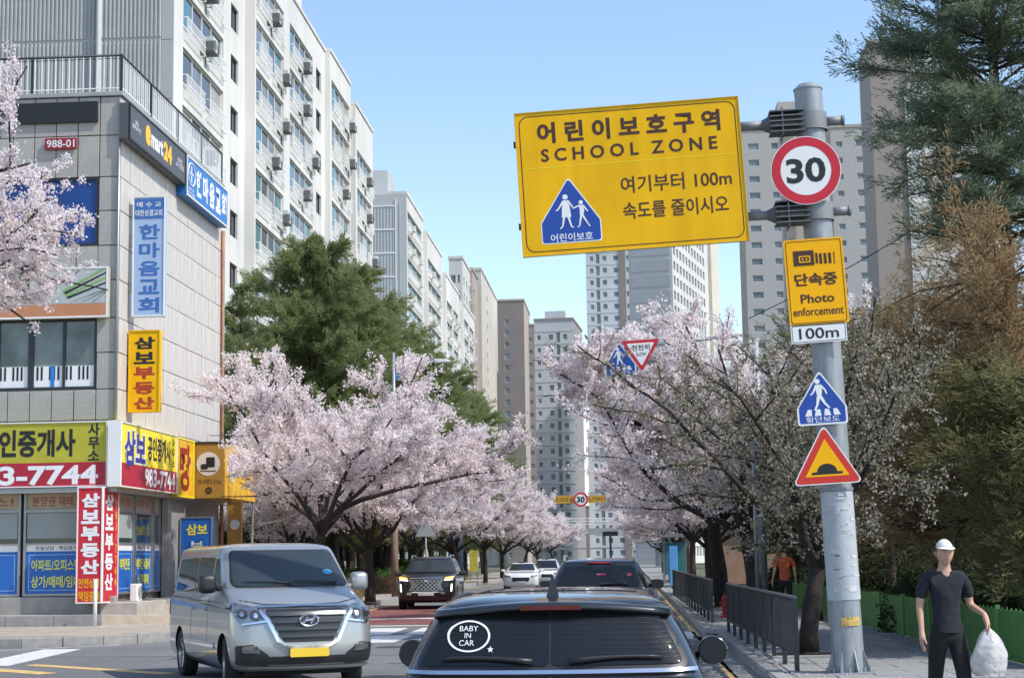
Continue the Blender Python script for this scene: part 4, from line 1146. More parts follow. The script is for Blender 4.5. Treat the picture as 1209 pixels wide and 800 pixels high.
# nose
for s in (-1, 1):
    S = lambda pts: [(s * a, b) for a, b in (pts if s > 0 else pts[::-1])]
    hl = decal('headlight', S(rpoly([(.50, .90), (.84, .86), (.93, 1.0), (.95, 1.17), (.85, 1.14), (.56, 1.06)][::1], .03)), 'front', bvh, LAMPG, van, .016, .05)
    for cx, cz, r in ((.68, .98, .065), (.83, 1.0, .055)):
        decal('lens', S(circ(cx, cz, r, 20)), 'front', bvh, LAMPD, hl, .026, .05); decal('bulb', S(circ(cx, cz, r * .45, 12)), 'front', bvh, CHROME, hl, .034, .05)
    decal('lamp_trim', S([(.52, .905), (.84, .865), (.84, .885), (.54, .925)]), 'front', bvh, CHROME, hl, .024, .08)
    fr_ = decal('fog_recess', S(rpoly([(.50, .34), (.90, .36), (.92, .60), (.72, .62), (.52, .48)], .03)), 'front', bvh, BLACKPL, van, .010, .06)
    decal('fog_lamp', S(rpoly([(.62, .50), (.84, .52), (.84, .60), (.66, .60)], .02)), 'front', bvh, LAMPG, fr_, .022, .06)
grille = decal('grille', rpoly([(-.33, .64), (.33, .64), (.56, 1.06), (-.56, 1.06)], .04), 'front', bvh, BLACKPL, van, .008, .06)
for i in range(4):
    z = .70 + i * .092; hw = .345 + (z - .64) * .5
    decal('grille_slat', [(-hw, z), (hw, z), (hw + .02, z + .042), (-hw - .02, z + .042)], 'front', bvh, mat('slat_grey', (.07, .075, .08), .3, .6, var=0), grille, .026, .08)
def strip(pts, w): 
    out = []; P = [Vector(p) for p in pts]
    a = []; b = []
    for i, p in enumerate(P):
        d = (P[min(i + 1, len(P) - 1)] - P[max(i - 1, 0)]).normalized(); n = Vector((-d.y, d.x)) * w / 2
        a.append(tuple(p + n)); b.append(tuple(p - n))
    return b + a[::-1]
decal('grille_chrome', strip([(-.62, 1.075), (0, 1.085), (.62, 1.075)], .024), 'front', bvh, CHROME, grille, .034, .08)
for s in (-1, 1): decal('grille_chrome', strip([(s * .62, 1.03), (s * .53, .93), (s * .40, .66), (s * .26, .58), (0, .57)], .042), 'front', bvh, CHROME, grille, .036, .05)
mb = MB(); bd = bvh.ray_cast(Vector((0, -9, .92)), Vector((0, 1, 0)))[0]
c_ = circ(0, .92, .075, 26, .125)
for i in range(26): mb.cyl((c_[i][0], bd.y - .05, c_[i][1]), (c_[(i + 1) % 26][0], bd.y - .05, c_[(i + 1) % 26][1]), .013, n=5)
mb.cyl((-.075, bd.y - .05, .875), (-.02, bd.y - .05, .968), .015, n=5); mb.cyl((.02, bd.y - .05, .872), (.075, bd.y - .05, .965), .015, n=5); mb.cyl((-.05, bd.y - .05, .912), (.05, bd.y - .05, .928), .015, n=5)
mb.build('badge', CHROME, van)
decal('lower_grille', rpoly([(-.62, .36), (.62, .36), (.55, .46), (-.55, .46)], .03), 'front', bvh, BLACKPL, van, .012, .08)
mb = MB(); mb.prism(rrect(-.26, .26, .45, .56, .015), bd.y - .085, bd.y - .06); mb.build('number_plate', PLATEY, van)
decal('bumper_lip', [(-.88, .31), (.88, .31), (.90, .345), (-.90, .345)], 'front', bvh, P_SILVER, van, .03, .1)
decal('bonnet_seam', strip([(-.80, 1.18), (-.5, 1.125), (0, 1.115), (.5, 1.125), (.80, 1.18)], .012), 'front', bvh, BLACKPL, van, .003, .08)
wiper(van, (.62, 1.37), (.02, 1.40), bvh, 'front'); wiper(van, (-.02, 1.37), (-.66, 1.40), bvh, 'front')
for s in (-1, 1): mirror(van, s * 1.08, -1.22, 1.40, s, BLACKPL if s < 0 else P_SILVER, .24, .26, .16)
for s in (-1, 1):
    wheel(van, s * .83, -1.66, .345, .22, s, 8, R_(-8)); wheel(van, s * .83, 1.54, .345, .22, s, 8)
mb = MB(); mb.box(-.75, .75, -2.2, 2.3, .2, .4); mb.build('underbody', ARCHM, van)
for s in (-1, 1): decal('tail_lamp', [(2.42, .9), (2.54, .9), (2.54, 1.3), (2.42, 1.3)], 'left' if s < 0 else 'right', bvh, TAILR, van, .01, .1)
# screen stickers
decal('sticker', circ(.56, 1.53, .035, 14, .07), 'front', bvh, mat('sticker_blue', (.05, .3, .5), .5), van, .012, .08)

# ------------------------------------------------------------------ small black estate hatch ahead (seen from behind)
hb = thing('hatchback', 'black small car seen from behind with a round baby sticker on its rear glass', 'car', (-.44, 11.42, 0), math.pi)
# local front -y points away after the half turn; rear window towards the camera
L, W, H = 4.1, 1.80, 1.50
k = shell(L, W, H, .92, 1.02, -.95, 1.05, -.45, 1.72, 1.94, .66, sill=.2, bow=.2, rbow=.10, rf=.3, rr=.22, rear_in=.03)
vs, fs = body_mesh(k, steps=6, nre=12)
body, bvh = cut_arches(vs, fs, [(-1.25, .33, .37), (1.3, .33, .37)], W, P_CHAR); body.name = 'body'; body.parent = hb
decal('rear_glass_surround', rpoly([(-.78, 1.075), (.78, 1.075), (.62, 1.40), (-.62, 1.40)], .05), 'rear', bvh, BLACKPL, hb, .004, .06)
for s in (-1, 1):
    S = lambda pts: [(s * a, b) for a, b in (pts if s > 0 else pts[::-1])]
    decal('rear_glass', S(rpoly([(.008, 1.10), (.735, 1.10), (.60, 1.372), (.008, 1.385)], .03)), 'rear', bvh, GLASSR, hb, .010, .06)
decal('chrome_strip', strip([(-.80, 1.062), (-.4, 1.062), (0, 1.062), (.4, 1.062), (.80, 1.062)], .022), 'rear', bvh, CHROME, hb, .02, .06)
decal('door_split', [(-.007, .5), (.007, .5), (.007, 1.06), (-.007, 1.06)], 'rear', bvh, BLACKPL, hb, .003, .1)
# roof spoiler, brake lamp
mb = MB(); secs = []
for x in np.linspace(-.67, .67, 15):
    yy = 1.80 - .13 * (x / .67) ** 2; zz = 1.425 - .045 * (x / .67) ** 2
    secs.append([(x, yy - .32, zz + .035), (x, yy - .05, zz + .022), (x, yy + .02, zz), (x, yy + .01, zz - .022), (x, yy - .2, zz - .03)])
vv = [p for s_ in secs for p in s_]; ff = [(i * 5 + j, i * 5 + (j + 1) % 5, (i + 1) * 5 + (j + 1) % 5, (i + 1) * 5 + j) for i in range(14) for j in range(5)]
mb.add(vv, ff + [(0, 1, 2, 3, 4), tuple(range(74, 69, -1))]); mb.build('roof_spoiler', P_CHAR, hb, smooth=True)
mb = MB()
for i in range(8):
    a = -.17 + i * .0425; f = lambda x: (1.825 - .13 * (x / .67) ** 2, 1.417 - .045 * (x / .67) ** 2)
    (ya, za), (yb, zb) = f(a), f(a + .0425)
    mb.add([(a, ya, za - .014), (a + .0425, yb, zb - .014), (a + .0425, yb, zb + .012), (a, ya, za + .012)], [(3, 2, 1, 0)])
mb.build('brake_lamp', mat('brake_lamp_dark', (.10, .006, .008), .12, var=0, coat=1), hb)
for s in (-1, 1):
    wiper(hb, (s * .10 + .0, 1.115), (s * .62, 1.13), bvh, 'rear', r=.0105)
# antenna fin and sun roof
mb = MB(); zr = bvh.ray_cast(Vector((0, 1.45, 5)), Vector((0, 0, -1)))[0].z
fin = [(1.30, 0, .035), (1.33, .05, .03), (1.40, .10, .018), (1.455, .135, .006), (1.475, .13, .005), (1.49, .06, .022), (1.50, 0, .035)]
vv = []
for y, z, t in fin: vv += [(-t, y, zr - .02 + z), (t, y, zr - .02 + z)]
mb.add([(-.035, 1.28, zr - .02), (.035, 1.28, zr - .02), (.012, 1.36, zr + .05), (-.012, 1.36, zr + .05), (.004, 1.45, zr + .115), (-.004, 1.45, zr + .115), (.006, 1.48, zr + .11), (-.006, 1.48, zr + .11), (.04, 1.52, zr - .02), (-.04, 1.52, zr - .02)],
       [(0, 1, 2, 3), (3, 2, 4, 5), (5, 4, 6, 7), (7, 6, 8, 9), (1, 8, 6, 4, 2), (0, 3, 5, 7, 9)]); mb.build('antenna_fin', BLACKPL, hb)
decal('sun_roof', rrect(-.48, .48, -.3, .38, .06), 'top', bvh, GLASSR, hb, .005, .1)
decal('sun_roof', rrect(-.48, .48, .46, 1.12, .06), 'top', bvh, GLASSR, hb, .005, .1)
for s in (-1, 1):
    v = 'left' if s < 0 else 'right'
    decal('side_window', rpoly([(.95, 1.06), (1.62, 1.08), (1.56, 1.34), (.95, 1.36)], .05), v, bvh, GLASSR, hb, .005, .08)
    decal('side_window', rpoly([(.02, 1.05), (.86, 1.06), (.86, 1.37), (.02, 1.38)], .05), v, bvh, GLASSR, hb, .005, .08)
    decal('side_window', rpoly([(-.85, 1.05), (-.08, 1.05), (-.08, 1.38), (-.45, 1.37)], .05), v, bvh, GLASSR, hb, .005, .08)
    mb = MB(); mb.tube([(s * .60, -.3, 1.445), (s * .61, .3, 1.465), (s * .60, 1.3, 1.455), (s * .585, 1.5, 1.43)], [.014] * 4, 6); mb.build('roof_rail', BLACKPL, hb, smooth=True)
    mirror(hb, s * .975, .18 - .0, 1.085, s, P_BLACK, .195, .185, .15, shape=1.)
    wheel(hb, s * .78, -1.25, .33, .21, s); wheel(hb, s * .78, 1.3, .33, .21, s)
    decal('tail_lamp', S(rpoly([(.45, .72), (.72, .72), (.72, .86), (.45, .86)], .05)) if s > 0 else [(-a, b) for a, b in rpoly([(.45, .72), (.72, .72), (.72, .86), (.45, .86)], .05)][::-1], 'rear', bvh, TAILR, hb, .02, .06)
mb = MB(); mb.prism(rrect(-.26, .26, .56, .67, .01), -.01, 0); o = mb.build('number_plate', PLATEW, hb, (0, 2.07, 0)); o.rotation_euler = (0, 0, math.pi)
# round sticker on the left half of the rear glass (as seen: local x is flipped)
st = bpy.data.objects.new('sticker', None); COL.objects.link(st); st.parent = hb
cx_, cz_ = .46, 1.255
def on_glass(pts_xz, name, m=SIGNWHITE, off=.016):
    return decal(name, pts_xz, 'rear', bvh, m, st, off, .05, .001)
oa = circ(cx_, cz_, .084, 40, .122); ob = circ(cx_, cz_, .075, 40, .111)
for i in range(40):
    j = (i + 1) % 40
    if i % 4 == 0:
        seg = [oa[(i + q) % 40] for q in range(5)] + [ob[(i + q) % 40] for q in range(4, -1, -1)]
        on_glass(seg, 'sticker_ring')
def text_on(body, cx, cz, w, h, bold):
    co, sz, fs_ = text_raw(body, bold)
    vv = []
    for a, b in co:
        x = cx - a * w / sz[0]; z = cz + b * h / sz[1]
        loc, nor, _, _ = bvh.ray_cast(Vector((x, 9, z)), Vector((0, -1, 0)))
        if nor.y < 0: nor = -nor
        vv.append(tuple(loc + nor * .017))
    mb = MB(); mb.add(vv, fs_); return mb.build('lettering', SIGNWHITE, st)
text_on('BABY', cx_, cz_ + .040, .105, .028, .0); text_on('IN', cx_ + .005, cz_ + .003, .036, .026, .0); text_on('CAR', cx_ + .01, cz_ - .036, .085, .030, .0)
for s in (-1, 1):
    for i in range(9):
        z = 1.135 + i * .026
        pts = [(s * .06, z), (s * (.70 - i * .012), z), (s * (.70 - i * .012), z + .0016), (s * .06, z + .0016)]
        decal('heater_line', pts if s > 0 else pts[::-1], 'rear', bvh, mat('heater_brown', (.028, .025, .024), .4), hb, .0115, .08, .001)
on_glass([(cx_ - .125 + .018 * math.sin(a * math.pi / 5) * (1 if a % 2 == 0 else .45), cz_ - .07 + .018 * math.cos(a * math.pi / 5) * (1 if a % 2 == 0 else .45)) for a in range(10)], 'sticker_star')

# ------------------------------------------------------------------ dark SUV two cars ahead (from behind)
def suv(label, loc, rz, L, W, H, pm, front=True, kind='suv'):
    t = thing('suv', label, 'car', loc, rz)
    k = shell(L, W, H, 1.08, 1.13, -.95, 1.20, -.28, L / 2 - .62, L / 2 - .22, W * .37, sill=.24, bow=.16, rbow=.06, rf=.25, rr=.16, noseround=.06)
    vs, fs = body_mesh(k)
    wb = L * .29
    body, bvh = cut_arches(vs, fs, [(-wb - .05, .37, .43), (wb - .02, .37, .43)], W, pm); body.name = 'body'; body.parent = t
    hw = W / 2
    decal('windscreen', rpoly([(-hw * .80, 1.24), (hw * .80, 1.24), (hw * .68, H - .13), (-hw * .68, H - .13)], .07), 'front', bvh, GLASSV, t, .006)
    decal('rear_glass', rpoly([(-hw * .80, 1.17), (hw * .80, 1.17), (hw * .66, H - .14), (-hw * .66, H - .14)], .07), 'rear', bvh, GLASSR, t, .006)
    for v in ('left', 'right'):
        decal('side_window', rpoly([(-.62, 1.19), (.32, 1.17), (.32, H - .14), (-.22, H - .14)], .05), v, bvh, GLASSR, t)
        decal('side_window', rpoly([(.4, 1.17), (1.3, 1.17), (1.22, H - .14), (.4, H - .14)], .05), v, bvh, GLASSR, t)
        decal('side_window', rpoly([(1.36, 1.18), (L / 2 - .52, 1.2), (L / 2 - .75, H - .16), (1.30, H - .14)], .05), v, bvh, GLASSR, t)
        for y in (-.7, .36): decal('door_seam', [(y - .006, .4), (y + .006, .4), (y + .006, 1.12), (y - .006, 1.12)], v, bvh, BLACKPL, t, .002, .2)
    for s in (-1, 1):
        mb = MB(); mb.tube([(s * W * .335, -.3, H - .05), (s * W * .345, -.1, H + .03), (s * W * .345, L / 2 - 1.0, H + .035), (s * W * .335, L / 2 - .75, H - .05)], [.022] * 4, 6); mb.build('roof_rail', GALV if not front else CHROME, t, smooth=True)
        mirror(t, s * (hw + .13), -.62, 1.17, s, P_BLACK, .24, .17, .14)
        wheel(t, s * (hw - .12), -wb - .05, .37, .23, s, 10); wheel(t, s * (hw - .12), wb - .02, .37, .23, s, 10)
    mb = MB(); mb.box(-hw * .8, hw * .8, -L / 2 + .4, L / 2 - .4, .22, .42); mb.build('underbody', ARCHM, t)
    return t, bvh
t, bvh = suv('black SUV with silver roof rails seen from behind, ahead of the small black car', (-.50, 31.2, 0), math.pi, 4.3, 1.80, 1.66, P_BLACK, False)
decal('brake_lamp', [(-.2, 1.555), (.2, 1.555), (.2, 1.575), (-.2, 1.575)], 'rear', bvh, TAILR, t, .02, .1)
for s in (-1, 1):
    P = rpoly([(.55, .92), (.84, .95), (.84, 1.08), (.55, 1.04)], .03)
    decal('tail_lamp', P if s > 0 else [(-a, b) for a, b in P][::-1], 'rear', bvh, TAILR, t, .012, .06)
decal('number_plate', rrect(-.26, .26, .75, .86, .01), 'rear', bvh, PLATEW, t, .015, .1)
wiper(t, (0, 1.19), (-.5, 1.2), bvh, 'rear')
decal('sticker', rrect(-.12, .04, 1.36, 1.385, .005), 'rear', bvh, mat('sticker_pink', (.6, .08, .16), .5), t, .012, .08)
decal('sticker', circ(-.52, 1.36, .03, 12, .04), 'rear', bvh, mat('sticker_pink', (.6, .08, .16), .5), t, .012, .08)

# ------------------------------------------------------------------ oncoming black SUV with lit lamps
t, bvh = suv('black oncoming SUV with lit headlights and large mesh grille, waiting near the red road surface', (-6.85, 59.4, 0), R_(2), 4.95, 1.975, 1.76, P_DARK, True)
g = decal('grille', rpoly([(-.42, .60), (.42, .60), (.64, .84), (.56, 1.02), (-.56, 1.02), (-.64, .84)], .04), 'front', bvh, BLACKPL, t, .01, .08)
for i in range(-4, 5):
    for s in (-1, 1):
        a = i * .145; pts = []
        for z in (.62, 1.0):
            pts.append((a + s * (z - .81) * 1.1, z))
        pts = [(max(-.56, min(.56, x)), z) for x, z in pts]
        if abs(pts[0][0] - pts[1][0]) < .12: continue
        decal('grille_bar', strip(pts, .021), 'front', bvh, mat('mesh_metal', (.42, .43, .44), .3, .7, var=0), g, .016, .2)
decal('grille_chrome', strip([(-.58, 1.03), (0, 1.035), (.58, 1.03)], .022), 'front', bvh, CHROME, g, .02, .1)
decal('grille_chrome', strip([(-.46, .58), (0, .575), (.46, .58)], .03), 'front', bvh, CHROME, g, .02, .1)
for s in (-1, 1):
    Q = lambda p: p if s > 0 else [(-a, b) for a, b in p][::-1]
    decal('headlight', Q(rpoly([(.62, 1.0), (.90, 1.025), (.92, 1.09), (.64, 1.045)], .02)), 'front', bvh, mat('lamp_amber_lit', (.9, .3, .02), .3, var=0, emit=(1, .33, .04), es=2.6), t, .014, .06)
    decal('headlight', Q(rpoly([(.60, .955), (.88, .98), (.88, 1.012), (.61, .99)], .015)), 'front', bvh, mat('lamp_white_lit', (.9, .9, .9), .3, var=0, emit=(1, .93, .8), es=3.5), t, .016, .06)
    decal('daytime_lamp', Q(rpoly([(.82, .60), (.85, .59), (.87, .83), (.835, .85)], .015)), 'front', bvh, mat('lamp_white_lit', (.9, .9, .9), .3), t, .014, .06)
    decal('bumper_trim', Q(rpoly([(.50, .48), (.66, .50), (.62, .58), (.47, .58)], .015)), 'front', bvh, CHROME, t, .014, .08)
decal('number_plate', rrect(-.26, .26, .47, .58, .01), 'front', bvh, PLATEW, t, .03, .1)
decal('lower_intake', rpoly([(-.45, .32), (.45, .32), (.42, .44), (-.42, .44)], .03), 'front', bvh, BLACKPL, t, .012, .1)
decal('skid_plate', strip([(-.8, .275), (0, .27), (.8, .275)], .04), 'front', bvh, CHROME, t, .02, .1)
decal('badge', circ(0, .93, .04, 16, .08), 'front', bvh, CHROME, t, .03, .1)

# ------------------------------------------------------------------ two white cars far off
def sedan(label, loc, rz, pm, H=1.43):
    t = thing('sedan', label, 'car', loc, rz)
    L, W = 4.7, 1.82
    k = shell(L, W, H, .86, .98, -.85, .97, -.12, .95, 1.75, .60, sill=.18, bow=.2, rf=.3, rr=.25)
    vs, fs = body_mesh(k, steps=4, ns=14)
    body, bvh = cut_arches(vs, fs, [(-1.42, .33, .38), (1.38, .33, .38)], W, pm); body.name = 'body'; body.parent = t
    decal('windscreen', rpoly([(-.70, 1.0), (.70, 1.0), (.56, H - .09), (-.56, H - .09)], .06), 'front', bvh, GLASSD, t)
    for v in ('left', 'right'): decal('side_window', rpoly([(-.5, 1.0), (1.3, 1.02), (.8, H - .12), (0, H - .12)], .06), v, bvh, GLASSD, t, .005, .15)
    for s in (-1, 1):
        Q = lambda p: p if s > 0 else [(-a, b) for a, b in p][::-1]
        decal('headlight', Q(rpoly([(.5, .66), (.82, .7), (.84, .8), (.52, .74)], .02)), 'front', bvh, LAMPG, t, .012, .1)
        mirror(t, s * 1.0, -.45, 1.0, s, pm, .2, .13, .12); wheel(t, s * .8, -1.42, .33, .2, s, 6); wheel(t, s * .8, 1.38, .33, .2, s, 6)
    decal('grille', rpoly([(-.4, .45), (.4, .45), (.46, .66), (-.46, .66)], .04), 'front', bvh, BLACKPL, t, .008, .1)
    decal('number_plate', rrect(-.26, .26, .38, .48, .01), 'front', bvh, PLATEW, t, .02, .1)
    return t
sedan('white sedan facing us in the oncoming lane, nearer of the two white cars', (-5.5, 89, 0), R_(1), P_WHITE)
sedan('second white car, partly hidden behind the nearer white sedan', (-4.9, 103, 0), 0, P_WHITE, 1.56)
# ================================================================== trees
BARK_C = mat('bark_cherry', (.034, .027, .024), .95, var=.35, scale=9, bump=.6, bscale=18, aniso=(1, 1, .35))
BARK_P = mat('bark_pine', (.075, .058, .045), .95, var=.35, scale=7, bump=.6, bscale=14, aniso=(1, 1, .3))
BLOSSOM = leafmat('cherry_blossom', [(.86, .73, .74), (.94, .86, .85), (.95, .91, .89), (.91, .80, .80), (.96, .93, .91), (.70, .53, .53)], trans=.55)
BLOSSOM2 = leafmat('fading_blossom', [(.72, .64, .62), (.86, .79, .77), (.30, .28, .17), (.80, .73, .71), (.45, .42, .32), (.88, .83, .80), (.86, .82, .80)], trans=.35)
LEAFY = leafmat('budding_leaf', [(.22, .20, .12), (.27, .24, .15), (.40, .36, .30), (.21, .20, .12), (.60, .55, .52), (.18, .16, .10)], trans=.4)
NEEDLE = leafmat('pine_needle', [(.18, .21, .085), (.23, .27, .11), (.29, .33, .15), (.20, .24, .10), (.33, .35, .17)], trans=.5)
NEEDLED = leafmat('dark_needle', [(.04, .055, .028), (.065, .08, .04), (.05, .06, .035), (.09, .10, .05)], trans=.35)
CEDAR = leafmat('cedar_needle', [(.15, .19, .12), (.19, .24, .15), (.25, .30, .20), (.17, .20, .13)], trans=.5)
BROWNL = leafmat('brown_twig_leaf', [(.30, .19, .10), (.36, .24, .12), (.25, .17, .09), (.42, .30, .17), (.30, .24, .14)], trans=.5)
OLIVE = leafmat('olive_needle', [(.16, .17, .08), (.21, .21, .09), (.25, .24, .11), (.17, .18, .08), (.27, .23, .12)], trans=.5)
HEDGE = leafmat('hedge_leaf', [(.05, .10, .025), (.08, .14, .04), (.11, .18, .05)], trans=.3)

def cloud_mesh(name, centres, per, size, spread, m, aspect=.75, parent=None, long=False, out=None):
    """many small leaf or petal faces round the given points"""
    C = np.repeat(np.asarray(centres, float), per, 0)
    n = len(C)
    C = C + nr.normal(0, spread, (n, 3))
    a = nr.normal(0, 1, (n, 3)); a /= np.linalg.norm(a, axis=1)[:, None]
    b = nr.normal(0, 1, (n, 3)); b -= (b * a).sum(1)[:, None] * a; b /= np.linalg.norm(b, axis=1)[:, None]
    s = size * nr.uniform(.6, 1.3, n)[:, None]
    nrm = np.cross(a, b)
    if long:
        if out is not None:
            o = np.repeat(out, per, 0); a = a * .55 + o; a /= np.linalg.norm(a, axis=1)[:, None]
            b -= (b * a).sum(1)[:, None] * a; b /= np.linalg.norm(b, axis=1)[:, None]
        V = np.stack([C, C + a * s + b * s * aspect * .5, C + a * s * 1.0 - b * s * aspect * .5], 1).reshape(-1, 3); k = 3
    else:
        V = np.stack([C - a * s * .5, C + b * s * aspect * .5 + nrm * s * .12, C + a * s * .5, C - b * s * aspect * .5 + nrm * s * .12], 1).reshape(-1, 3); k = 4
    me = bpy.data.meshes.new(name)
    me.vertices.add(len(V)); me.vertices.foreach_set('co', V.ravel())
    me.loops.add(n * k); me.loops.foreach_set('vertex_index', np.arange(n * k, dtype=np.int32))
    me.polygons.add(n); me.polygons.foreach_set('loop_start', np.arange(0, n * k, k, dtype=np.int32)); me.polygons.foreach_set('loop_total', np.full(n, k, np.int32))
    me.materials.append(m); me.update()
    return link(name, me, parent)

def branch(mb, rg, p, d, L, r0, r1, segs, jit, up, n=6, keep=None):
    """curved tapering limb; returns its points and directions"""
    P = [p.copy()]; D = [d.copy()]
    for i in range(segs):
        d = (d + Vector((rg.gauss(0, jit), rg.gauss(0, jit), rg.gauss(0, jit) + up))).normalized()
        p = p + d * (L / segs)
        if keep is not None and i > 2 and not keep(p): break
        P.append(p.copy()); D.append(d.copy())
    k = len(P) - 1
    mb.tube(P, [r0 + (r1 - r0) * i / k for i in range(k + 1)], n)
    return P, D

def cherry(name_m, seed, Hh, Rr, fork=1.9, r0=.17, nl=6, lean=(0, 0), nb=9, ntw=8, per=7, size=.05, m=BLOSSOM, dens=.075, bias=None, flat=.35, sparse=1., twigr=.006, trunks=1, zmin=0., keep=None):
    """returns (trunk mesh builder, blossom centres)"""
    rg = random.Random(seed)
    mb = MB(); cs = []
    for tk in range(trunks):
        d0 = Vector((lean[0] + rg.uniform(-.1, .1) * (tk > 0), lean[1], 1)).normalized()
        base = Vector((tk * .35, 0, -.05))
        mb.tube([base, base + Vector((0, 0, .12))], [r0 * 1.6, r0 * 1.15], 10)
        P, D = branch(mb, rg, base + Vector((0, 0, .1)), d0, fork, r0 * 1.15, r0 * .85, 5, .07, .0, 10)
        top = P[-1]
        for i in range(nl):
            a = 2 * math.pi * (i + rg.uniform(-.25, .25)) / nl
            el = rg.uniform(.55, 1.1) if i % 2 else rg.uniform(.9, 1.7)
            d = Vector((math.cos(a), math.sin(a), el)).normalized()
            if bias is not None: d = (d + Vector(bias) * rg.uniform(.1, .5)).normalized()
            L = math.hypot(Rr, (Hh - fork) * .75) * rg.uniform(.72, 1.0)
            P1, D1 = branch(mb, rg, top - d0 * rg.uniform(0, .35), d, L, r0 * rg.uniform(.45, .62), r0 * .12, 9, .12, -.015, 7, keep)
            for j in range(nb):
                f = .18 + .8 * j / nb + rg.uniform(-.04, .04); k = min(len(P1) - 2, int(f * (len(P1) - 1)))
                pp = P1[k].lerp(P1[k + 1], f * (len(P1) - 1) - k)
                s = D1[k].cross(Vector((0, 0, 1))); s = s.normalized() if s.length > .1 else Vector((1, 0, 0))
                s2 = s.cross(D1[k])
                ph = rg.uniform(0, 2 * math.pi)
                dd = (D1[k] * .7 + s * math.cos(ph) + s2 * math.sin(ph) * .8 + Vector((0, 0, flat * rg.uniform(-.3, 1)))).normalized()
                L2 = L * rg.uniform(.28, .5) * (1.15 - f * .55)
                if keep is not None and not keep(pp + dd * L2 * .7): continue
                P2, D2 = branch(mb, rg, pp, dd, L2, r0 * .2 * (1.1 - f * .6), .012, 6, .14, .01, 5)
                for q in range(ntw):
                    f2 = .12 + .88 * q / ntw; k2 = min(len(P2) - 2, int(f2 * (len(P2) - 1)))
                    p3 = P2[k2]
                    d3 = (D2[k2] * .6 + Vector((rg.gauss(0, .7), rg.gauss(0, .7), rg.gauss(.05, .6)))).normalized()
                    L3 = rg.uniform(.35, .95) * (.6 + .08 * Rr)
                    if keep is not None and not keep(p3 + d3 * L3): continue
                    P3, D3 = branch(mb, rg, p3, d3, L3, .01, twigr * .5, 3, .12, .03, 3)
                    nn = int(L3 / dens)
                    for w in range(nn):
                        u = (w + rg.random()) / nn * 3; kk = min(2, int(u)); cs.append(tuple(P3[kk].lerp(P3[kk + 1], u - kk)))
                for w in range(int(L2 / dens * .6)):
                    u = rg.random() * 6; kk = min(5, int(u)); cs.append(tuple(P2[kk].lerp(P2[kk + 1], u - kk)))
    cs = [c for c in cs if rg.random() < sparse and c[2] > zmin + rg.uniform(-.5, .7)]
    return mb, cs

def make_cherry(label, loc, rz=0., group='cherry trees along the street', per=7, size=.05, m=BLOSSOM, spread=.045, extra=None, **kw):
    t = thing('cherry_tree', label, 'tree', loc, rz, group)
    mb, cs = cherry('c', **kw)
    mb.build('trunk', BARK_C, t, smooth=True)
    o = cloud_mesh('crown', cs, per, size, spread, m, .8, t)
    o['kind'] = 'stuff'
    if extra:
        cs2 = [cs[i] for i in range(0, len(cs), extra[0])]
        e = cloud_mesh('young_leaves', cs2, extra[1], extra[2], spread * 1.3, extra[3], .5, t); e['kind'] = 'stuff'
    return t
def copy_thing(src, label, loc, rz, s=1.):
    c = copy_tree(src); c['label'] = label; c.location = loc; c.rotation_euler = (0, 0, rz); c.scale = (s, s, s); return c

# left row
c1 = make_cherry('nearest full pink-white cherry tree on the left, spreading over the van and the cafe sign', (-8.75, 47, .18), 0., seed=3, Hh=8.0, Rr=4.7, fork=2.5, r0=.15, nl=9, lean=(.16, 0), zmin=3.3, nb=13, ntw=9, size=.074, per=28, spread=.068, dens=.14, flat=.1, bias=(.25, 0, 0), keep=lambda p: not (p.x < -1.8 and p.z < 5.5) and 3.2 < p.z < 7.5)
c2 = make_cherry('second blooming cherry tree on the left, forked dark trunk beside the street lamp', (-8.94, 58.9, .18), 1.9, seed=8, Hh=7.4, Rr=4.3, fork=1.9, r0=.17, nl=8, flat=.1, zmin=2.9, nb=12, ntw=10, size=.080, per=28, spread=.072, dens=.14, keep=lambda p: 2.8 < p.z < 7.1)
left = [(74, 'third cherry tree on the left, behind the oncoming black SUV', .84, c1, 2.4), (90, 'fourth cherry tree on the left, its crown over the white cars', .95, c2, 4.0),
        (106, 'fifth cherry tree of the left row', .86, c1, 5.2), (124, 'sixth cherry tree of the left row, crown level with the overhead signs', .95, c2, .7), (146, 'seventh cherry tree of the left row', .86, c1, 1.2), (172, 'eighth cherry tree of the left row', .92, c2, 3.1), (205, 'last cherry tree of the left row, next to the footbridge', .86, c1, 4.1)]
for y, lab, s, src, rz in left: copy_thing(src, lab, (-8.8 - rnd.uniform(0, .4), y, .18), rz, s)
# tree behind the corner shop whose crown fills the gap above the cafe sign
copy_thing(c2, 'cherry tree behind the corner building, filling the gap above the cafe sign', (-12.2, 62.5, .2), 2.2, .85)

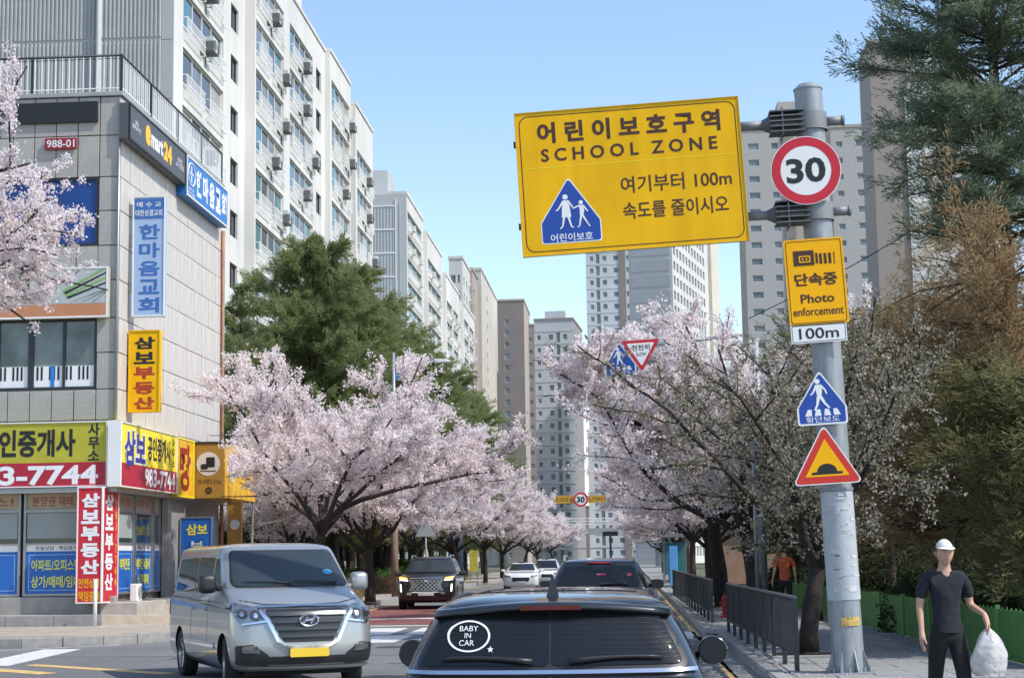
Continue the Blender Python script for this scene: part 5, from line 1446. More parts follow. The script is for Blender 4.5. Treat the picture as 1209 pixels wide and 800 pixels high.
# right row
r2 = make_cherry('large cherry tree on the right, bright blossom reaching over the road below the yellow sign', (2.75, 51, .13), .2, seed=21, Hh=9.0, Rr=5.2, fork=2.6, r0=.22, nl=12, nb=13, ntw=10, bias=(-1.0, 0, .12), size=.086, per=30, spread=.07, dens=.125, lean=(-.03, 0), keep=lambda p: p.z > 3.0 + max(0, -p.x - 1.8) * 1.0)
r2b = make_cherry('cherry tree with thick dark trunk behind the barred fence, right of the large bright one', (3.15, 44, .13), 2.0, seed=33, Hh=8.2, Rr=3.9, fork=2.4, r0=.2, nl=7, nb=11, ntw=9, m=BLOSSOM, size=.064, per=18, spread=.06, dens=.13)
for y, lab, s, src, rz in ((66, 'third cherry tree on the right, behind the blue post', .95, c2, 0.9), (82, 'fourth cherry tree on the right', .95, c1, 2.0), (100, 'fifth cherry tree on the right', .95, c2, 3.3), (122, 'sixth cherry tree on the right, hanging low over the kerb', .95, c1, 0.2), (150, 'last cherry tree on the right, near the footbridge', .95, c2, 4.4)):
    copy_thing(src, lab, (3.1, y, .13), rz, s)
r1 = make_cherry('nearest tree on the right, dark forked trunk and thin greyish buds, beside the sign pole', (2.72, 26.4, .13), .4, seed=42, Hh=6.6, Rr=2.0, fork=1.55, r0=.135, nl=7, nb=9, ntw=8, m=LEAFY, size=.046, per=15, spread=.045, bias=(-.35, 0, .15), lean=(-.05, 0), dens=.12)
r4 = make_cherry('tree with sparse budding leaves and thin branches directly behind the sign pole', (4.3, 40, .1), .8, seed=51, Hh=8.6, Rr=2.5, fork=2.6, r0=.15, nl=7, nb=9, ntw=9, m=LEAFY, size=.055, per=12, spread=.05, dens=.14)
# foreground branch tree at the upper left
fl = make_cherry('blossoming cherry branches reaching in at the upper left edge, nearest tree on the left', (-11.35, 22.3, .15), 1.1, seed=64, Hh=10.8, Rr=3.8, fork=4.4, r0=.15, nl=10, nb=12, ntw=9, size=.050, per=34, spread=.046, bias=(.6, 0, .1), dens=.115, keep=lambda p: .4536 * p.x - .8912 * p.y < 3.2 and 5.3 < p.z < 9.0)

# evergreens
def conifer(label, loc, seed, Hh, Rr, z0=2.5, nwh=16, m=NEEDLE, bm=BARK_P, tuft=.26, per=9, cat='tree', name='pine_tree', droop=-.02, shape=.8, group=None, nbr=7, r0=.2, sub=6, asp=.14, rag=.35):
    t = thing(name, label, cat, loc, 0, group)
    rg = random.Random(seed); mb = MB(); cs = []; od = []
    P, D = branch(mb, rg, Vector((0, 0, -.1)), Vector((rg.uniform(-.03, .03), 0, 1)).normalized(), Hh, r0, .03, 12, .02, .02, 9)
    for i in range(nwh):
        f = i / (nwh - 1); z = z0 + (Hh - z0 - .3) * f
        k = min(11, int(z / Hh * 12)); base = P[k].lerp(P[k + 1], z / Hh * 12 - k)
        rad = Rr * (1 - f) ** shape + .35
        if f < .12: rad *= .75
        for j in range(nbr):
            a = 2 * math.pi * (j + rg.random() * .7) / nbr + i * 1.3
            L = rad * rg.uniform(1 - rag, 1.12)
            d = Vector((math.cos(a), math.sin(a), .15 + .6 * f)).normalized()
            P1, D1 = branch(mb, rg, base + Vector((0, 0, rg.uniform(-.25, .25))), d, L, .045 * (1.2 - f), .01, 5, .07, droop, 4)
            ns = max(3, int(L * sub))
            for q in range(ns):
                u = .25 + .75 * (q + rg.random()) / ns; kk = min(4, int(u * 5)); pp = P1[kk].lerp(P1[kk + 1], u * 5 - kk)
                sd = (D1[kk] * .6 + Vector((rg.gauss(0, .6), rg.gauss(0, .6), rg.gauss(.15, .35)))).normalized()
                sl_ = L * .22 * rg.uniform(.5, 1.2) + .1
                for w in range(4):
                    c = pp + sd * sl_ * w / 3; cs.append(tuple(c)); od.append(tuple(sd))
    mb.build('trunk', bm, t, smooth=True)
    o = cloud_mesh('crown', cs, per, tuft, .06, m, asp, t, True, np.array(od)); o['kind'] = 'stuff'
    return t
GP = 'evergreens behind the left pavement'
p1 = conifer('tallest dark green evergreen, right behind the first cherry tree', (-13.8, 73, .1), 1, 15.6, 4.4, 3.0, nwh=18, group=GP, shape=.40, tuft=.25, asp=.15, per=24, nbr=8, rag=.6)
p2 = conifer('slender ragged evergreen just right of the corner building', (-15.4, 66, .1), 2, 12.6, 2.8, 3.5, nwh=13, group=GP, rag=.6, shape=.7, per=16, tuft=.22)
for y, x, s, lab, src in ((76, -11.9, .78, 'shorter evergreen in front of the tallest one', p2), (81, -13.2, 1.0, 'second tall evergreen, right of the tallest one', p1), (89, -12.6, .85, 'loose evergreen between the two tallest', p2), (101, -12.6, .9, 'loose evergreen behind the street lamp head', p2), (92, -13.4, 1.0, 'evergreen behind the second cherry tree, sunlit top', p1), (105, -13.4, .98, 'evergreen above the street lamp arm', p1),
                          (122, -13.2, .95, 'evergreen sloping down beside the cream tower', p1), (138, -13.4, .93, 'evergreen further along behind the cherry row', p1), (158, -13.4, .9, 'farthest tall evergreen at the end of the left row', p1),
                          (78, -17.6, .75, 'back-row evergreen between the tall one and the white slab', p2), (92, -17.6, .8, 'second back-row evergreen before the white slab', p2), (104, -17.8, .8, 'third back-row evergreen before the white slab', p2), (118, -17.6, .8, 'fourth back-row evergreen before the white slab', p2)):
    c = copy_thing(src, lab, (x, y, .1), y * 1.7, s); c.scale = (s * 1.25, s * 1.25, s)
# dark trunks of the thin wood under the evergreens
GW = 'bare trunks of the thin wood behind the left pavement'
wt = thing('woodland_tree', 'slim dark woodland trunk with a small dull crown in the shade of the evergreens', 'tree', (-12.9, 66, .1), 0, GW)
mb = MB(); rg = random.Random(5); P, D = branch(mb, rg, Vector((0, 0, -.1)), Vector((.03, 0, 1)), 7.5, .15, .06, 8, .04, .02, 8)
cs = []
for i in range(16):
    p = P[3 + i % 5]; d = Vector((rg.gauss(0, 1), rg.gauss(0, 1), rg.uniform(0, .8))).normalized(); Q, _ = branch(mb, rg, p, d, rg.uniform(1, 2.2), .03, .008, 5, .15, .03, 4)
    for w in range(30): cs.append(tuple(Q[rg.randrange(1, 6)] + Vector((rg.gauss(0, .25), rg.gauss(0, .25), rg.gauss(0, .2)))))
mb.build('trunk', mat('bark_dark', (.03, .026, .023), .95, var=.3, scale=8, bump=.5), wt, smooth=True)
o = cloud_mesh('crown', cs, 7, .16, .12, NEEDLED, .4, wt); o['kind'] = 'stuff'
k = 0
for row, x0 in enumerate((-12.6, -14.6, -16.6, -18.4)):
    for i in range(9):
        if row == 0 and i == 0: continue
        y = 62 + i * 9.3 + row * 3.1 + rnd.uniform(-2, 2)
        if x0 < -18 and y > 72: x0_ = -18.2
        c = copy_tree(wt); c.location = (x0 + rnd.uniform(-.6, .6), y, .05); c.rotation_euler = (0, 0, rnd.uniform(0, 6)); s = rnd.uniform(.8, 1.15); c.scale = (s, s, s * rnd.uniform(.85, 1.1))
# pale bare sapling beside the cafe sign
t = thing('bare_sapling', 'pale bare sapling with one long side branch, behind the van beside the cafe sign', 'tree', (-12.3, 55.0, .2))
mb = MB(); rg = random.Random(4); P, D = branch(mb, rg, Vector((0, 0, 0)), Vector((0, 0, 1)), 4.6, .07, .02, 7, .03, .02, 6)
branch(mb, rg, P[4], Vector((.9, 0, .35)).normalized(), 1.6, .03, .008, 5, .08, .02, 5); branch(mb, rg, P[5], Vector((-.5, .2, .8)).normalized(), 1.2, .02, .006, 4, .1, .02, 5)
mb.build('trunk', mat('bark_pale', (.26, .24, .2), .9, var=.2), t, smooth=True)
# hedge and ground cover on the left
def shrub(label, loc, sx, sy, sz, n, m, size=.08, name='shrub', group=None, per=5):
    t = thing(name, label, 'shrub', loc, 0, group)
    u = nr.normal(0, 1, (n, 3)); u /= np.linalg.norm(u, axis=1)[:, None]; u *= nr.uniform(.55, 1.05, n)[:, None] ** .5
    u[:, 2] = abs(u[:, 2])
    c = u * np.array([sx, sy, sz]); c[:, 2] += .05
    mb = MB()
    for i in range(7):
        a = i * .9; mb.tube([(0, 0, 0), (math.cos(a) * sx * .4, math.sin(a) * sy * .4, sz * .7)], [.02, .008], 4)
    mb.build('stem', BARK_C, t)
    o = cloud_mesh('foliage', c, per, size, .06, m, .6, t); o['kind'] = 'stuff'
    return t
GH = 'low green shrubs under the evergreens'
s0 = shrub('low bright green shrub under the evergreens behind the left pavement', (-12.2, 64, .1), 1.6, 1.6, 1.35, 1500, HEDGE, .12, group=GH)
for i in range(1, 12):
    c = copy_tree(s0); c.location = (-12.4 + rnd.uniform(-.4, .5), 64 + i * 4.6, .1); c.rotation_euler = (0, 0, i * 1.1); s = rnd.uniform(.8, 1.15); c.scale = (s, s, s * rnd.uniform(.7, 1.1))
s1 = shrub('dry brownish shrub at the edge of the left pavement', (-11.6, 60, .15), 1.0, 1.0, .7, 700, BROWNL, .1, group='dry shrubs at the left pavement')
for i in range(1, 7):
    c = copy_tree(s1); c.location = (-11.5 + rnd.uniform(-.3, .3), 60 + i * 5.2, .12); c.rotation_euler = (0, 0, i)

# right side: cedar, brown tree, olive boughs, dark wood
conifer('tall blue-green cedar with drooping boughs at the upper right', (7.75, 34, .05), 12, 18.5, 2.5, 8.0, nwh=24, m=CEDAR, tuft=.15, per=15, name='cedar_tree', droop=-.03, shape=.45, nbr=8, sub=9, asp=.16, rag=.45, r0=.2)
def boughs(label, loc, seed, zc, sx, sy, sz, m, n, tuft, name, th=2.0, per=10, r0=.12):
    t = thing(name, label, 'tree', loc)
    rg = random.Random(seed); mb = MB(); cs = []; od = []
    P, D = branch(mb, rg, Vector((0, 0, -.1)), Vector((rg.uniform(-.06, .06), 0, 1)).normalized(), zc + sz * .4, r0, .03, 8, .05, .0, 8)
    for i in range(n):
        k = rg.randrange(3, 9); d = Vector((rg.gauss(0, 1), rg.gauss(0, 1), rg.uniform(-.15, .55))).normalized()
        L = rg.uniform(.5, 1.) * (sx if abs(d.x) > abs(d.y) else sy)
        P1, D1 = branch(mb, rg, P[k], d, L, .035, .006, 7, .13, .0, 4)
        for w in range(52):
            q = rg.randrange(1, 8); sd = (D1[q] * .8 + Vector((rg.gauss(0, .5), rg.gauss(0, .5), rg.gauss(0, .3)))).normalized()
            cs.append(tuple(P1[q] + sd * rg.uniform(0, .5) + Vector((0, 0, rg.gauss(0, .18 * sz / 2))))); od.append(tuple(sd))
    mb.build('trunk', BARK_P, t, smooth=True)
    o = cloud_mesh('crown', cs, per, tuft, .06, m, .16, t, True, np.array(od)); o['kind'] = 'stuff'
    return t
boughs('tree full of fine brown twigs below the cedar, right of the photo enforcement sign', (6.6, 29.5, .05), 3, 5.3, 2.6, 2.2, 2.6, BROWNL, 85, .14, 'brown_tree', per=12)
boughs('brown twiggy tree behind the round speed sign pole', (6.4, 42, .05), 9, 5.6, 2.8, 2.4, 2.6, BROWNL, 46, .15, 'brown_tree', per=10)
boughs('loose brown and olive tree right behind the sign pole', (5.6, 31, .05), 15, 4.9, 2.3, 2.2, 2.6, BROWNL, 55, .14, 'brown_tree', per=11)
boughs('olive green spreading evergreen above the walking person', (6.6, 26.8, .05), 4, 3.3, 2.7, 2.2, 2.0, OLIVE, 60, .16, 'olive_tree', per=14)
boughs('dull olive evergreen behind the triangular warning sign', (5.7, 33, .05), 5, 4.6, 2.4, 2.4, 2.6, OLIVE, 50, .16, 'olive_tree', per=13)
boughs('dark olive evergreen at the right edge over the green fence', (8.2, 26.5, .05), 6, 4.0, 2.4, 2.4, 2.4, OLIVE, 60, .16, 'olive_tree', per=14)
GR = 'dark trees of the park behind the green fence'
for i, (x, y, s) in enumerate(((8.6, 37, .42), (10.5, 41, .5), (7.4, 47, .6), (12, 50, .75), (9.0, 56, .7), (14, 60, .8), (7.6, 66, .62), (10.5, 72, .8), (8.2, 84, .75), (13, 90, .9), (8.4, 104, .8), (9, 130, .85), (13, 44, .55), (10.2, 31, .34), (12.0, 35, .45))):
    c = copy_tree(p2 if i % 2 else p1); c['label'] = 'dark evergreen of the park wood behind the green fence on the right'; c['group'] = GR
    c.location = (x, y, 0); c.rotation_euler = (0, 0, i * 2.1); c.scale = (s, s, s * .8)
for i in range(16):
    c = copy_tree(wt); c['label'] = 'slim dark trunk in the park behind the green fence on the right'; c['group'] = 'slim trunks in the park on the right'
    c.location = (6.6 + (i % 4) * 1.7 + rnd.uniform(-.4, .4), 33 + i * 3.1, 0); c.rotation_euler = (0, 0, i * .7); s = rnd.uniform(.55, .8); c.scale = (s * 1.1, s * 1.1, s)
s2 = shrub('dark shrub behind the green fence on the right', (7.0, 30, 0), 1.5, 1.5, 1.3, 1400, NEEDLED, .1, group='dark shrubs behind the green fence')
for i in range(1, 13):
    c = copy_tree(s2); c.location = (6.6 + (i % 3) * 1.6, 24 + i * 3.4, 0); c.rotation_euler = (0, 0, i); s = rnd.uniform(.9, 1.3); c.scale = (s, s, s)
#print('FOLIAGE TRIS', sum(len(o.data.polygons) * (2 if len(o.data.loops) == 4 * len(o.data.polygons) else 1) for o in {o.data.name: o for o in bpy.data.objects if o.name.startswith(('crown', 'foliage')) and o.type == 'MESH'}.values()))

def scatter(name, label, cat, boxes, n, size, z, m):
    P = []
    for (x0, x1, y0, y1, w) in boxes:
        k = int(n * w); P.append(np.stack([nr.uniform(x0, x1, k), nr.uniform(y0, y1, k), np.full(k, z)], 1))
    P = np.concatenate(P); k = len(P)
    P[:, :2] += nr.normal(0, .25, (k, 2)) * (nr.random((k, 1)) < .5)
    a = nr.uniform(0, 6.28, k); s = size * nr.uniform(.6, 1.4, k)
    dx = np.stack([np.cos(a) * s, np.sin(a) * s, nr.uniform(0, .3, k) * s], 1); dy = np.stack([-np.sin(a) * s * .7, np.cos(a) * s * .7, nr.uniform(0, .3, k) * s], 1)
    V = np.stack([P - dx, P - dy, P + dx, P + dy], 1).reshape(-1, 3)
    me = bpy.data.meshes.new(name); me.vertices.add(len(V)); me.vertices.foreach_set('co', V.ravel())
    me.loops.add(k * 4); me.loops.foreach_set('vertex_index', np.arange(k * 4, dtype=np.int32)); me.polygons.add(k)
    me.polygons.foreach_set('loop_start', np.arange(0, k * 4, 4, dtype=np.int32)); me.polygons.foreach_set('loop_total', np.full(k, 4, np.int32))
    me.materials.append(m); me.update()
    return tag(link(name, me), label, cat, kind='stuff')
scatter('fallen_petals', 'pale cherry petals fallen on the right pavement and along its kerb', 'petals', [(1.95, 4.8, 15, 60, .6), (1.95, 2.3, 15, 60, .4)], 3200, .016, .152, BLOSSOM)
scatter('fallen_petals', 'pale cherry petals fallen on the left pavement and terrace', 'petals', [(-12.8, -9.2, 40, 80, 1.)], 5000, .02, .205, BLOSSOM)
scatter('fallen_petals', 'pale petals blown along the road edges', 'petals', [(1.0, 1.6, 16, 60, .5), (-9.0, -8.4, 38, 80, .5)], 3000, .016, .012, BLOSSOM)
scatter('dead_leaves', 'brown dead leaves on the ground behind the green fence', 'leaves', [(5.6, 14, 18, 60, 1.)], 6000, .05, -.03, BROWNL)
# ================================================================== near sign pole with its signs
PY = 22.6
pole = thing('sign_pole', 'thick galvanised steel sign pole leaning slightly left on the right pavement', 'pole', (2.83, PY, .13), rot=(0, R_(-1.75), 0))
mb = MB(); mb.cyl((0, 0, 0), (0, 0, 7.78), .208, .188, 32, caps=False); mb.build('shaft', GALV, pole, smooth=True)
mb = MB(); mb.cyl((0, 0, 7.78), (0, 0, 7.80), .198, .198, 32); mb.cyl((0, 0, 7.80), (0, 0, 7.86), .19, .13, 32); mb.build('cap', GALV, pole)
mb = MB(); mb.box(-.31, .31, -.31, .31, 0, .03); bev(mb.build('base_plate', GALV, pole), .006)
for i in range(8):
    a = i * math.pi / 4 + .3; c, s = math.cos(a), math.sin(a)
    mb = MB(); n = Vector((-s, c, 0)) * .008
    P = [Vector((c * .205, s * .205, .03)), Vector((c * .295, s * .295, .03)), Vector((c * .295, s * .295, .06)), Vector((c * .212, s * .212, .30))]
    mb.add([tuple(p - n) for p in P] + [tuple(p + n) for p in P], [(0, 1, 2, 3), (7, 6, 5, 4), (0, 4, 5, 1), (1, 5, 6, 2), (2, 6, 7, 3), (3, 7, 4, 0)])
    mb.build('gusset', GALV, pole)
    mb = MB(); mb.cyl((math.cos(a + .39) * .27, math.sin(a + .39) * .27, .03), (math.cos(a + .39) * .27, math.sin(a + .39) * .27, .09), .02, n=6); mb.build('anchor_bolt', GALV, pole)
mb = MB(); mb.cyl((0, 0, .95), (0, 0, 2.35), .2155, .2125, 32, caps=False); mb.build('paint_band', mat('pole_grey_paint', (.40, .43, .45), .6, var=.12, scale=6, bump=.2), pole, smooth=True)
mb = MB(); mb.cyl((0, 0, 2.36), (0, 0, 2.40), .222, .222, 32); mb.cyl((0, 0, 2.62), (0, 0, 2.66), .221, .221, 32); mb.build('steel_band', GREY, pole)
# torn poster scraps and a small caution sticker
for i in range(34):
    z = rnd.uniform(1.05, 2.3); a = rnd.uniform(-2.4, -.9); w = rnd.uniform(.02, .16); h = rnd.uniform(.008, .07) if i % 3 else rnd.uniform(.004, .015)
    mb = MB(); q = []
    for k_ in range(5):
        aa = a + w / .21 * k_ / 4; q.append((aa))
    vv = [(math.cos(aa) * .219, math.sin(aa) * .219, z + rnd.uniform(0, .01)) for aa in q] + [(math.cos(aa) * .219, math.sin(aa) * .219, z + h * rnd.uniform(.5, 1.2)) for aa in q]
    mb.add(vv, [(j, j + 1, 6 + j, 5 + j) for j in range(4)]); mb.build('poster_scrap', mat('torn_paper', (.52, .53, .52), .8, var=.2) if i % 3 else SIGNBLACK, pole)
mb = MB(); q = [-1.95 + .24 * j for j in range(6)]; vv = [(math.cos(a) * .220, math.sin(a) * .220, z) for z in (.62, .73) for a in q]
mb.add(vv, [(j, j + 1, 7 + j, 6 + j) for j in range(5)]); mb.build('caution_sticker', mat('sticker_amber', (.6, .42, .1), .6, var=.5, scale=30, col2=(.5, .35, .1)), pole)
def clamp_arm(z, xl):
    mb = MB()
    mb.cyl((-xl, -.02, z), (-.62, -.02, z), .062, n=16); mb.build('arm', GREY, pole, smooth=True)
    mb = MB(); mb.cyl((.2, -.02, z), (.42, -.02, z), .062, n=16); mb.build('arm_stub', GREY, pole, smooth=True)
    mb = MB(); mb.cyl((.42, -.02, z), (.45, -.02, z), .075, n=16); mb.build('arm_cap', GREY, pole)
    # ribbed bracket: flange disc, spindle body and ribs
    mb = MB(); mb.cyl((-.66, -.02, z), (-.50, -.02, z), .065, .145, 14); mb.cyl((-.50, -.02, z), (-.18, -.02, z), .145, .145, 14); mb.build('bracket', mat('bracket_grey', (.15, .16, .17), .5, .4, var=.1), pole)
    for k_ in range(5):
        zz = z - .14 + k_ * .07
        mb = MB(); mb.box(-.56, -.10, -.235, .1, zz - .008, zz + .008); mb.build('bracket_rib', mat('bracket_grey', (.15, .16, .17), .5, .4), pole)
    mb = MB(); mb.box(-.40, -.38, -.22, .18, z - .19, z + .19); mb.build('bracket_flange', mat('bracket_grey', (.15, .16, .17), .5, .4), pole)
    mb = MB(); mb.cyl((0, 0, z - .12), (0, 0, z + .12), .225, n=28, caps=False); mb.build('collar', GREY, pole, smooth=True)
clamp_arm(7.33, 1.0); clamp_arm(6.09, .95)

TILT = R_(-2.7)
# school zone sign
sg = thing('school_zone_sign', 'large yellow school zone sign with blue children triangle, hung out left of the pole', 'sign', (-1.27, 21.75, 5.565), rot=(0, TILT, 0))
W_, H_ = 2.95, 1.93
mb = MB(); mb.prism(rrect(0, W_, 0, H_, .02), 0, .03); mb.build('panel', SIGNYEL, sg)
mb = MB(); frame_bm(mb, (0, 0, 0), (1, 0, 0), [(0, 0, W_, H_)], .012, .05, -.012); mb.build('edge_trim', mat('edge_yellow', (.62, .40, .05), .4, .3, var=0), sg)
def ring_strip(outer, inner, y, m, parent, name='border_line'):
    n = len(outer); mb = MB(); mb.add([(a, y, b) for a, b in outer] + [(a, y, b) for a, b in inner], [(i, (i + 1) % n, n + (i + 1) % n, n + i) for i in range(n)]); return mb.build(name, m, parent)
ring_strip(rrect(.055, W_ - .055, .055, H_ - .055, .12, 6), rrect(.067, W_ - .067, .067, H_ - .067, .11, 6), -.002, SIGNBROWN, sg)
mb = MB(); mb.box(.07, W_ - .07, -.002, 0, 1.165, 1.172); mb.build('panel_joint', YB, sg)
text('어 린 이 보 호 구 역', 1.49, 1.635, 2.40, .285, SIGNBROWN, sg, -.003, .036)
for i, (w_, u) in enumerate(zip('SCHOOL ZONE', range(11))): pass
co_y = 1.335
text('S C H O O L', .965, co_y, 1.28, .175, SIGNBROWN, sg, -.003, .022); text('Z O N E', 2.2, co_y, .86, .175, SIGNBROWN, sg, -.003, .022)
text('여기부터 100m', 2.06, .86, 1.44, .225, SIGNBROWN, sg, -.003, .010); text('속도를 줄이시오', 2.03, .515, 1.37, .225, SIGNBROWN, sg, -.003, .012)
TRI = [(.277, .165), (1.035, .165), (1.035, .43), (.655, 1.0), (.277, .43)]
mb = MB(); mb.prism(rpoly(TRI, .035), -.004, 0); tp = mb.build('blue_triangle', SIGNBLUE, sg)
mb = MB(); mb.prism(rpoly([(.262, .15), (1.05, .15), (1.05, .435), (.656, 1.025), (.262, .435)], .035), -.002, 0); mb.build('white_edge', SIGNWHITE, sg)
text('어린이보호', .655, .225, .55, .11, SIGNWHITE, sg, -.006, .01)
def pict(parts, parent, y, m, sx=1., cx=0., cz=0., name='pictogram'):
    """figure from discs and limbs, each a hair in front of the last"""
    mb = MB(); yy = y
    for p in parts:
        yy -= .0006
        if p[0] == 'c': mb.prism(circ(cx + p[1] * sx, cz + p[2] * sx, p[3] * sx, 18), yy, yy + .0004)
        elif p[0] == 'p': mb.prism([(cx + a * sx, cz + b * sx) for a, b in p[1]], yy, yy + .0004)
        elif p[0] == 'l':
            _, x0, z0, x1, z1, w0, w1 = p
            d = Vector((x1 - x0, z1 - z0)).normalized(); n = Vector((d.y, -d.x))
            q = [Vector((x0, z0)) - n * w0 / 2, Vector((x0, z0)) + n * w0 / 2, Vector((x1, z1)) + n * w1 / 2, Vector((x1, z1)) - n * w1 / 2][::1]
            pts = [(cx + v.x * sx, cz + v.y * sx) for v in q]
            ar = sum(pts[i][0] * pts[(i + 1) % 4][1] - pts[(i + 1) % 4][0] * pts[i][1] for i in range(4))
            if ar < 0: pts = pts[::-1]
            mb.prism(pts, yy, yy + .0004)
    return mb.build(name, m, parent)
# taller child in a dress holding the hand of a smaller one
pict([('c', .60, .76, .035), ('p', [(.565, .715), (.635, .715), (.655, .60), (.665, .49), (.54, .49), (.55, .60)]), ('l', .575, .71, .50, .60, .026, .02), ('l', .50, .60, .47, .585, .02, .015),
      ('l', .63, .71, .69, .62, .026, .02), ('l', .57, .49, .545, .37, .03, .018), ('l', .545, .37, .51, .34, .018, .014), ('l', .63, .49, .66, .36, .03, .018), ('l', .66, .36, .69, .35, .018, .014)], sg, -.005, SIGNWHITE)
pict([('c', .80, .675, .028), ('p', [(.775, .64), (.83, .64), (.84, .57), (.825, .50), (.78, .50), (.78, .57)]), ('l', .78, .635, .69, .60, .022, .016), ('l', .825, .635, .885, .55, .022, .016),
      ('l', .795, .50, .765, .36, .028, .016), ('l', .765, .36, .735, .35, .016, .012), ('l', .815, .50, .87, .40, .028, .016), ('l', .87, .40, .90, .35, .016, .014)], sg, -.005, SIGNWHITE)
for z in (.42, 1.52): 
    mb = MB(); mb.cyl((-.03, .06, z), (.0, .06, z), .045, n=12); mb.build('rear_clamp', DARKM, sg)
for z in (.48, 1.62):
    mb = MB(); mb.box(.02, W_ - .02, .03, .06, z - .03, z + .03); mb.build('rear_rail', GALV, sg)

def sign_at(name, label, x, z, y=PY - .26):
    return thing(name, label, 'sign', (x, y, z), rot=(0, TILT, 0))
def straps(t, zs, w=.2):
    for z in zs:
        mb = MB(); mb.box(-w, w, .012, .07, z - .02, z + .02); mb.build('bracket', GALV, t)
def bx(px, py): return X(px, PY - .26, py)
def bz(py, px): return 1.7 + (655 - .016 * (px - 741) - py) * (PY - .26) / 2000
# speed limit
t = sign_at('speed_limit_sign', 'round white speed limit 30 sign with red ring high on the pole', bx(951.5, 200), bz(200, 951))
mb = MB(); mb.prism(circ(0, 0, .465, 56), 0, .008); mb.build('disc', SIGNWHITE, t)
ring_strip(circ(0, 0, .455, 56), circ(0, 0, .335, 56), -.002, SIGNRED, t, 'red_ring')
text('30', .0, 0, .52, .34, SIGNBLACK, t, -.003, .03); straps(t, (-.2, .2))
# photo enforcement
t = sign_at('enforcement_sign', 'yellow photo enforcement sign with camera symbol on the pole', bx(963.5, 334), bz(334, 963))
w2, h2 = .39, .575
mb = MB(); mb.prism(rrect(-w2, w2, -h2, h2, .03), 0, .006); mb.build('panel', mat('sign_amber', (.92, .45, .004), .5, var=.03, spec=.2), t)
ring_strip(rrect(-w2 + .025, w2 - .025, -h2 + .025, h2 - .025, .03), rrect(-w2 + .034, w2 - .034, -h2 + .034, h2 - .034, .025), -.002, SIGNBROWN, t)
mb = MB(); mb.box(-.27, -.0, -.004, 0, .22, .42); mb.box(.02, .05, -.004, 0, .24, .38); [mb.box(x, x + .035, -.004, 0, .23 , .37) for x in (.07, .13, .19)]; mb.box(.26, .27, -.004, 0, .22, .38); mb.build('camera_symbol', SIGNBROWN, t)
ring_strip(rrect(-.20, -.05, .26, .35, .01), rrect(-.185, -.065, .275, .335, .01), -.006, mat('sign_amber', (.92, .45, .004), .5), t)
mb = MB(); mb.prism(circ(-.15, .305, .013, 10), -.006, -.004); mb.prism(circ(-.10, .305, .013, 10), -.006, -.004); mb.build('camera_reel', mat('sign_amber', (.92, .45, .004), .5), t)
text('단속중', 0, .03, .56, .17, SIGNBROWN, t, -.003, .03); text('Photo', 0, -.225, .44, .12, SIGNBROWN, t, -.003, .02); text('enforcement', 0, -.395, .66, .11, SIGNBROWN, t, -.003, .012); straps(t, (-.25, .25))
t = sign_at('distance_sign', 'small white 100m plate under the photo enforcement sign', bx(967, 395.5), bz(395.5, 967))
mb = MB(); mb.prism(rrect(-.365, .365, -.125, .125, .02), 0, .006); mb.build('panel', SIGNWHITE, t)
ring_strip(rrect(-.35, .35, -.11, .11, .015), rrect(-.343, .343, -.103, .103, .012), -.002, SIGNBLACK, t); text('100m', 0, 0, .52, .145, SIGNBLACK, t, -.003, .012); straps(t, (0,))
# crosswalk pentagon
t = sign_at('crosswalk_sign', 'blue pentagonal crosswalk sign with walking figure, on the pole above the hump warning', bx(969.5, 472), bz(472, 969))
PEN = [(-.325, -.355), (.325, -.355), (.325, -.13), (.0, .36), (-.325, -.13)]
PEN2 = [(-.30, -.33), (.30, -.33), (.30, -.12), (.0, .325), (-.30, -.12)]
def crosswalk_face(t, s=1.):
    mb = MB(); mb.prism(rpoly([(a * s, b * s) for a, b in PEN], .04), 0, .006); mb.build('panel', SIGNWHITE, t)
    mb = MB(); mb.prism(rpoly([(a * s, b * s) for a, b in PEN2], .03), -.002, 0); mb.build('blue_field', SIGNBLUE, t)
    pict([('c', -.035, .215, .034), ('p', [(-.07, .17), (0.005, .175), (.02, .10), (.005, -.0), (-.045, -.0), (-.06, .09)]), ('l', -.05, .165, -.10, .07, .03, .022), ('l', -.10, .07, -.135, .04, .022, .018),
          ('l', .0, .165, .06, .10, .03, .022), ('l', .06, .10, .075, .045, .022, .018), ('l', -.035, .01, -.055, -.09, .045, .03), ('l', -.055, -.09, -.095, -.165, .03, .022),
          ('l', -.005, .01, .045, -.08, .045, .03), ('l', .045, -.08, .10, -.14, .03, .022)], t, -.003, SIGNWHITE, s)
    for x in (-.16, -.05, .06, .17):
        mb = MB(); k_ = x * .35; mb.prism([((x - .045 + k_ * .4 - .0) * s, -.235 * s), ((x + .045 + k_ * .4) * s, -.235 * s), ((x + .025) * s, -.15 * s), ((x - .025) * s, -.15 * s)], -.004, -.002); mb.build('stripe', SIGNWHITE, t)
    text('횡단보도', 0, -.282 * s, .44 * s, .075 * s, SIGNWHITE, t, -.004, .004)
crosswalk_face(t); straps(t, (-.1,), .15)
